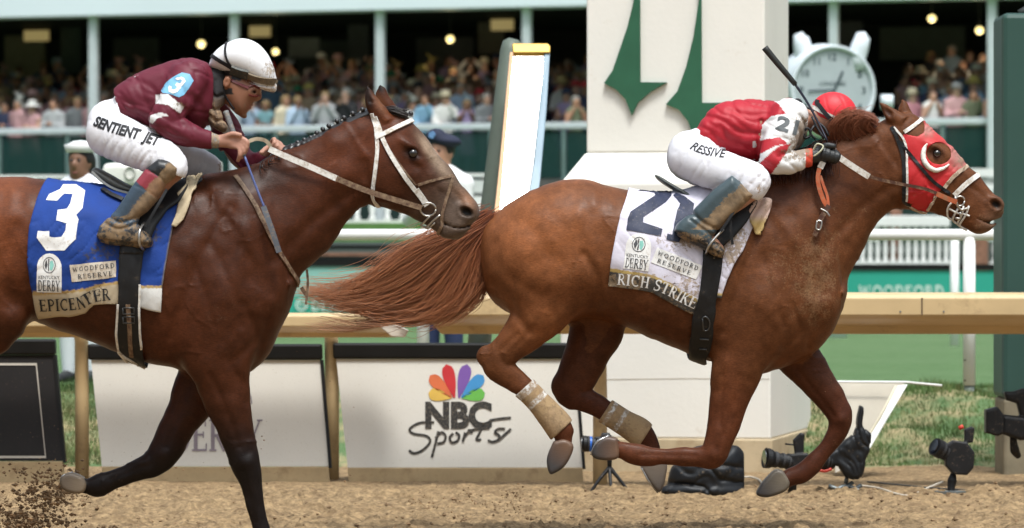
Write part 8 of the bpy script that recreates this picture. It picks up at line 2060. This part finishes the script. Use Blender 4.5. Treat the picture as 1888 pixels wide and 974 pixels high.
for p_ in me.polygons: p_.use_smooth = True
# white equipment on the grass behind the riders
f = Fig(34)
r_ = empty('equipment_case', f.w(250, 495), 'rounded white equipment case behind the left rider, larger of two', 'case', 'white cases on the grass'); r_.location.z = 0.42
s = Solid(4); s.poly([(190, 318), (196, 303), (222, 300), (262, 306), (300, 318), (300, 345), (190, 345)], 0, 40, e=10, k=4); V, Q = s.mesh(); f.obj('case_body', V, Q, mat('case_white', (0.72, 0.71, 0.66), 0.4), r_)
ftube(f, [(243 + 9 * math.cos(t), 320 + 11 * math.sin(t), -41) for t in np.linspace(0, 6.28, 12)], 2.0, 'round_latch', mat('latch_grey', (0.45, 0.44, 0.4), 0.4), r_)
MB().box((xof(195, 34), 13.9, 0.38), (xof(298, 34), 14.1, zof(344, 34))).build('stand', mat('case_stand', (0.3, 0.3, 0.28), 0.6), r_)
r_ = empty('equipment_case', f.w(390, 495), 'upright white equipment case right of the rider in maroon', 'case', 'white cases on the grass'); r_.location.z = 0.42
s = Solid(3); s.poly([(371, 300), (409, 298), (411, 345), (371, 345)], 0, 18, e=5, k=4); V, Q = s.mesh(); f.obj('case_body', V, Q, bpy.data.materials['case_white'], r_)
MB().box((xof(376, 34), 13.95, 0.38), (xof(405, 34), 14.05, zof(344, 34))).build('stand', bpy.data.materials['case_stand'], r_)
# ================================================================== remote cameras by the rail
cb = mat('camera_black', (0.008, 0.008, 0.009), 0.5, var=0.3, vscale=20, dirt=(0.2, 0.14, 0.09), dfac=0.15, dscale=40)
cg = mat('lens_glass', (0.01, 0.012, 0.02), 0.05, coat=1.0, var=0)
ring_m = mat('ring_rubber', (0.035, 0.035, 0.037), 0.7, var=0.3, vscale=200)
metal_g = mat('clamp_metal', (0.18, 0.20, 0.20), 0.4, 0.6)
def fsolid(f, root, name, build, m_, h=1.8, relief=None):
    s = Solid(h); build(s); V, Q = s.mesh(taubin=1, relief=relief); return f.obj(name, V, Q, m_, root)
def lens_tube(f, root, a, b_, radii, name='lens', rings=()):
    q = np.linspace(0, 1, len(radii)); pts = [(a[0] + (b_[0] - a[0]) * t, a[1] + (b_[1] - a[1]) * t, a[2] + (b_[2] - a[2]) * t) for t in q]
    mb = MB(); mb.tube([f.w(*p) for p in pts], [r * f.s for r in radii], 24)
    o = mb.build(name, cb, root, smooth=False)
    for k_, (t0, t1) in enumerate(((0.30, 0.42), (0.58, 0.66), (0.80, 0.86))):
        r0 = np.interp((t0 + t1) / 2, q, radii) + 1.2; pa = [a[c] + (b_[c] - a[c]) * t0 for c in range(3)]; pb = [a[c] + (b_[c] - a[c]) * t1 for c in range(3)]
        mb = MB(); mb.tube([f.w(*pa), f.w(*pb)], r0 * f.s, 24); mb.build('focus_ring', ring_m, o)
    return o
def disc(f, root, c_, d, r, name, m_):
    mb = MB(); n_ = Vector(d).normalized(); mb.tube([f.w(*c_), f.w(c_[0] + n_.x * 1.5, c_[1] + n_.y * 1.5, c_[2] + n_.z * 1.5)], r * f.s, 20); return mb.build(name, m_, root)
# a: small tripod behind the folded foreleg
f = Fig(23.7)
a = empty('remote_camera', (f.w(1122, 495).x, 23.7 + CY, 0), 'small camera with blue lens ring on a mini tripod left of the black bag', 'camera', 'remote cameras along the rail')
fsolid(f, a, 'camera_body', lambda s: (s.poly([(1098, 806), (1128, 804), (1142, 812), (1142, 838), (1100, 838)], 4, 17, e=2.5, k=1.5), s.poly([(1110, 798), (1124, 798), (1128, 808), (1106, 808)], 4, 8, e=3, k=3)), cb)
lens_tube(f, a, (1074, 818, -2), (1102, 820, 2), [15, 15, 13, 12, 13, 13]); disc(f, a, (1073.4, 818, -2), (-1, 0, 0), 12, 'lens_front', cg)
mb = MB(); mb.tube([f.w(1086, 818.8, 0), f.w(1091, 819.1, 0)], 14.2 * f.s, 20); mb.build('blue_ring', mat('blue_band', (0.02, 0.12, 0.5), 0.4), a)
ftube(f, [(1124, 838, 4), (1124, 866, 4)], [5, 7, 4], 'ball_head', cb, a)
for ex, ey, w_ in ((1088, 908, -14), (1162, 910, -8), (1128, 912, -30)): ftube(f, [(1124, 862, 2), ((1124 + ex) / 2 - 1, 884, w_ / 2), (ex, ey, w_)], [4.2, 3.2, 2.6], 'tripod_leg', cb, a)
MB().box((f.w(1108, 0).x, 23.62+CY, f.w(0, 806).z), (f.w(1122, 0).x, 23.66+CY, f.w(0, 800).z)).build('control_dial', ring_m, a)
# b: black bag
bagm = mat('bag_nylon', (0.007, 0.008, 0.010), 0.5, var=0.4, vscale=10, dirt=(0.2, 0.15, 0.1), dfac=0.1, dscale=30)
f = Fig(23.6)
s = Solid(2.4); s.slab([(1228, 900), (1240, 858), (1275, 835), (1310, 826), (1350, 822), (1372, 838), (1377, 880), (1372, 905)], [(1228, 903), (1260, 912), (1300, 914), (1340, 914), (1365, 912), (1372, 906)], [(1228, 0, 10), (1260, 0, 40), (1330, 0, 46), (1372, 0, 16)], p=2.6, k=8, axis=(1, 0))
s.chain([(1226, 902, -20, 10), (1270, 902, -34, 13), (1330, 904, -34, 12), (1366, 906, -20, 8)], k=8); s.ell((1345, 834, -8), (16, 14, 16), 0, k=8)
V, Q = s.mesh(relief=gauss_map([('g', [(1250, 860), (1290, 872), (1330, 862), (1365, 870)], 4, 5), ('g', [(1290, 835), (1300, 870), (1285, 900)], 4, 4), ('g', [(1330, 828), (1340, 860), (1330, 895)], 4, 4), ('g', [(1235, 885), (1290, 886), (1370, 884)], 3, 4), ('b', (1310, 850), (12, 10), 30, 4), ('b', (1270, 875), (14, 6), 0, 4)]) if False else both(creases(61, 70, 18, 18, 4.0, warp=10), creases(62, 45, 14, -35, 1.6, warp=6)))
bag = empty('camera_bag', (f.w(1300, 495).x, 23.6 + CY, 0), 'crumpled black bag slumped on the ground behind the folded foreleg', 'bag')
f.obj('bag_body', V, Q, bagm, bag); ftube(f, [(1262, 846, -20), (1275, 828, -24), (1300, 822, -22), (1318, 832, -18)], 2.2, 'handle', bagm, bag)
# c: long lens camera
c = empty('remote_camera', (f.w(1462, 495).x, 23.6 + CY, 0), 'black camera with a long lens on a short stand right of the bag', 'camera', 'remote cameras along the rail')
lens_tube(f, c, (1410, 844, -10), (1462, 853, 6), [19, 18.5, 14, 13, 13, 14, 14]); disc(f, c, (1409.5, 844, -10), (-1, 0, -0.2), 15, 'lens_front', cg)
fsolid(f, c, 'camera_body', lambda s: (s.poly([(1456, 838), (1490, 836), (1494, 866), (1482, 876), (1456, 872)], 10, 18, e=2.5, k=1.5), s.poly([(1462, 812), (1476, 798), (1484, 800), (1482, 838), (1466, 838)], 10, 6, e=3, k=3)), cb)
ftube(f, [(1448, 819, 8), (1478, 822, 8)], 1.6, 'flash_arm', cb, c); ftube(f, [(1464, 870, 8), (1461, 912, 8)], [7, 6, 8], 'stand', cb, c)
# d: covered camera
d = empty('remote_camera', (f.w(1560, 495).x, 23.6 + CY, 0), 'large camera wrapped in a black rain cover on a metal clamp, beside the forehoof', 'camera', 'remote cameras along the rail')
s = Solid(2.0); s.poly([(1520, 838), (1548, 822), (1574, 800), (1580, 776), (1586, 748), (1592, 750), (1590, 786), (1606, 800), (1604, 830), (1596, 846), (1592, 876), (1582, 886), (1556, 882), (1546, 862), (1522, 858)], 4, 22, e=9, k=4)
V, Q = s.mesh(relief=both(creases(63, 40, 12, 65, 2.2, warp=6), creases(64, 16, 30, 0, 0.9, warp=4)))
f.obj('rain_cover', V, Q, bagm, d); lens_tube(f, d, (1512, 848, -8), (1536, 850, 2), [17, 17, 16, 15]); disc(f, d, (1511, 848, -8), (-1, 0, -0.2), 14, 'lens_front', cg)
ftube(f, [[(1562, 880, 6), (1560, 892, 6)], [(1534, 908, -10), (1560, 896, 0), (1590, 908, -6)], [(1528, 896, -4), (1560, 905, -12), (1588, 896, 4)], [(1540, 912, -16), (1572, 890, 2)]], 4.0, 'clamp', metal_g, d)
ftube(f, [[(1506, 866, -12), (1520, 868, -14), (1532, 864, -12)]], 3.0, 'red_plug', mat('red_plastic', (0.5, 0.05, 0.03), 0.4), d)
# e: camera on ball head at the right
f = Fig(23.4)
e = empty('remote_camera', (f.w(1752, 495).x, 23.4 + CY, 0), 'camera pointing left on a ball head and round plate near the grass bank', 'camera', 'remote cameras along the rail')
fsolid(f, e, 'camera_body', lambda s: (s.poly([(1742, 822), (1758, 812), (1782, 816), (1796, 834), (1794, 862), (1782, 876), (1756, 874), (1742, 858)], 4, 18, e=2.5, k=1.5), s.poly([(1778, 792), (1792, 786), (1797, 790), (1794, 816), (1778, 818)], 4, 7, e=3, k=3)), cb)
lens_tube(f, e, (1722, 823, -14), (1752, 838, 4), [17, 17, 15, 14, 15]); disc(f, e, (1721, 822.5, -14), (-1, -0.3, -0.4), 13.5, 'lens_front', cg)
ftube(f, [(1758, 873, 4), (1756, 886, 4), (1754, 900, 2), (1754, 916, 2)], [5, 9, 7, 9], 'ball_head', cb, e)
mb = MB(); mb.lathe([(0.001, 0), (0.085, 0), (0.085, 0.012), (0.001, 0.016)], (f.w(1752, 0).x, 23.4 + CY, 0.012), 24); mb.build('base_plate', metal_g, e)
ftube(f, [(1768, 790, 0), (1776, 786, 0)], 4, 'red_switch', bpy.data.materials['red_plastic'], e)
# f: camera clamped high by the green column
f = Fig(24.4)
g_ = empty('remote_camera', f.w(1868, 780), 'black camera with square hood clamped to the green column at the right edge', 'camera', 'remote cameras along the rail')
fsolid(f, g_, 'camera_body', lambda s: (s.poly([(1846, 764), (1884, 768), (1910, 776), (1910, 808), (1880, 812), (1862, 806), (1846, 800)], 0, 20, e=8, k=3), s.poly([(1850, 722), (1868, 722), (1886, 716), (1905, 722), (1905, 770), (1880, 768), (1874, 744), (1854, 738)], 0, 12, e=6, k=4)), cb)
fsolid(f, g_, 'lens_hood', lambda s: s.poly([(1816, 756), (1838, 750), (1850, 766), (1850, 798), (1838, 804), (1816, 798)], 0, 20, e=4, k=3), cb)
ftube(f, [(1868, 806, 4), (1872, 830, 10), (1880, 842, 24)], [6, 9, 6], 'clamp', cb, g_); ftube(f, [(1872, 780, 10), (1876, 780, 42)], 7, 'clamp_arm', cb, g_)
# cables on the dirt
def cable(label, pts, r_, m_):
    mb = MB(); q = []
    for u, v in pts:
        Dg = EYE * FPX / (v - 495); q.append((xof(u, Dg), Dg + CY, 0.014))
    mb.tube([Vector(x) for x in spline(q, 8)], r_, 6); return tag(mb.build('cable', m_, smooth=True), label, 'cable', 'cables on the ground')
cable('pale cable curling on the dirt between two cameras on the right', [(1586, 900), (1620, 905), (1655, 916), (1680, 918), (1710, 905), (1738, 893)], 0.006, mat('cable_white', (0.55, 0.5, 0.42), 0.6))
cable('dark cable running from the right camera to the green column', [(1600, 893), (1660, 899), (1740, 906), (1830, 910), (1900, 909)], 0.005, mat('cable_dark', (0.05, 0.05, 0.05), 0.6))
cable('short pale cable by the raised forehoof', [(1345, 890), (1380, 884), (1400, 890), (1408, 903)], 0.006, bpy.data.materials['cable_white'])
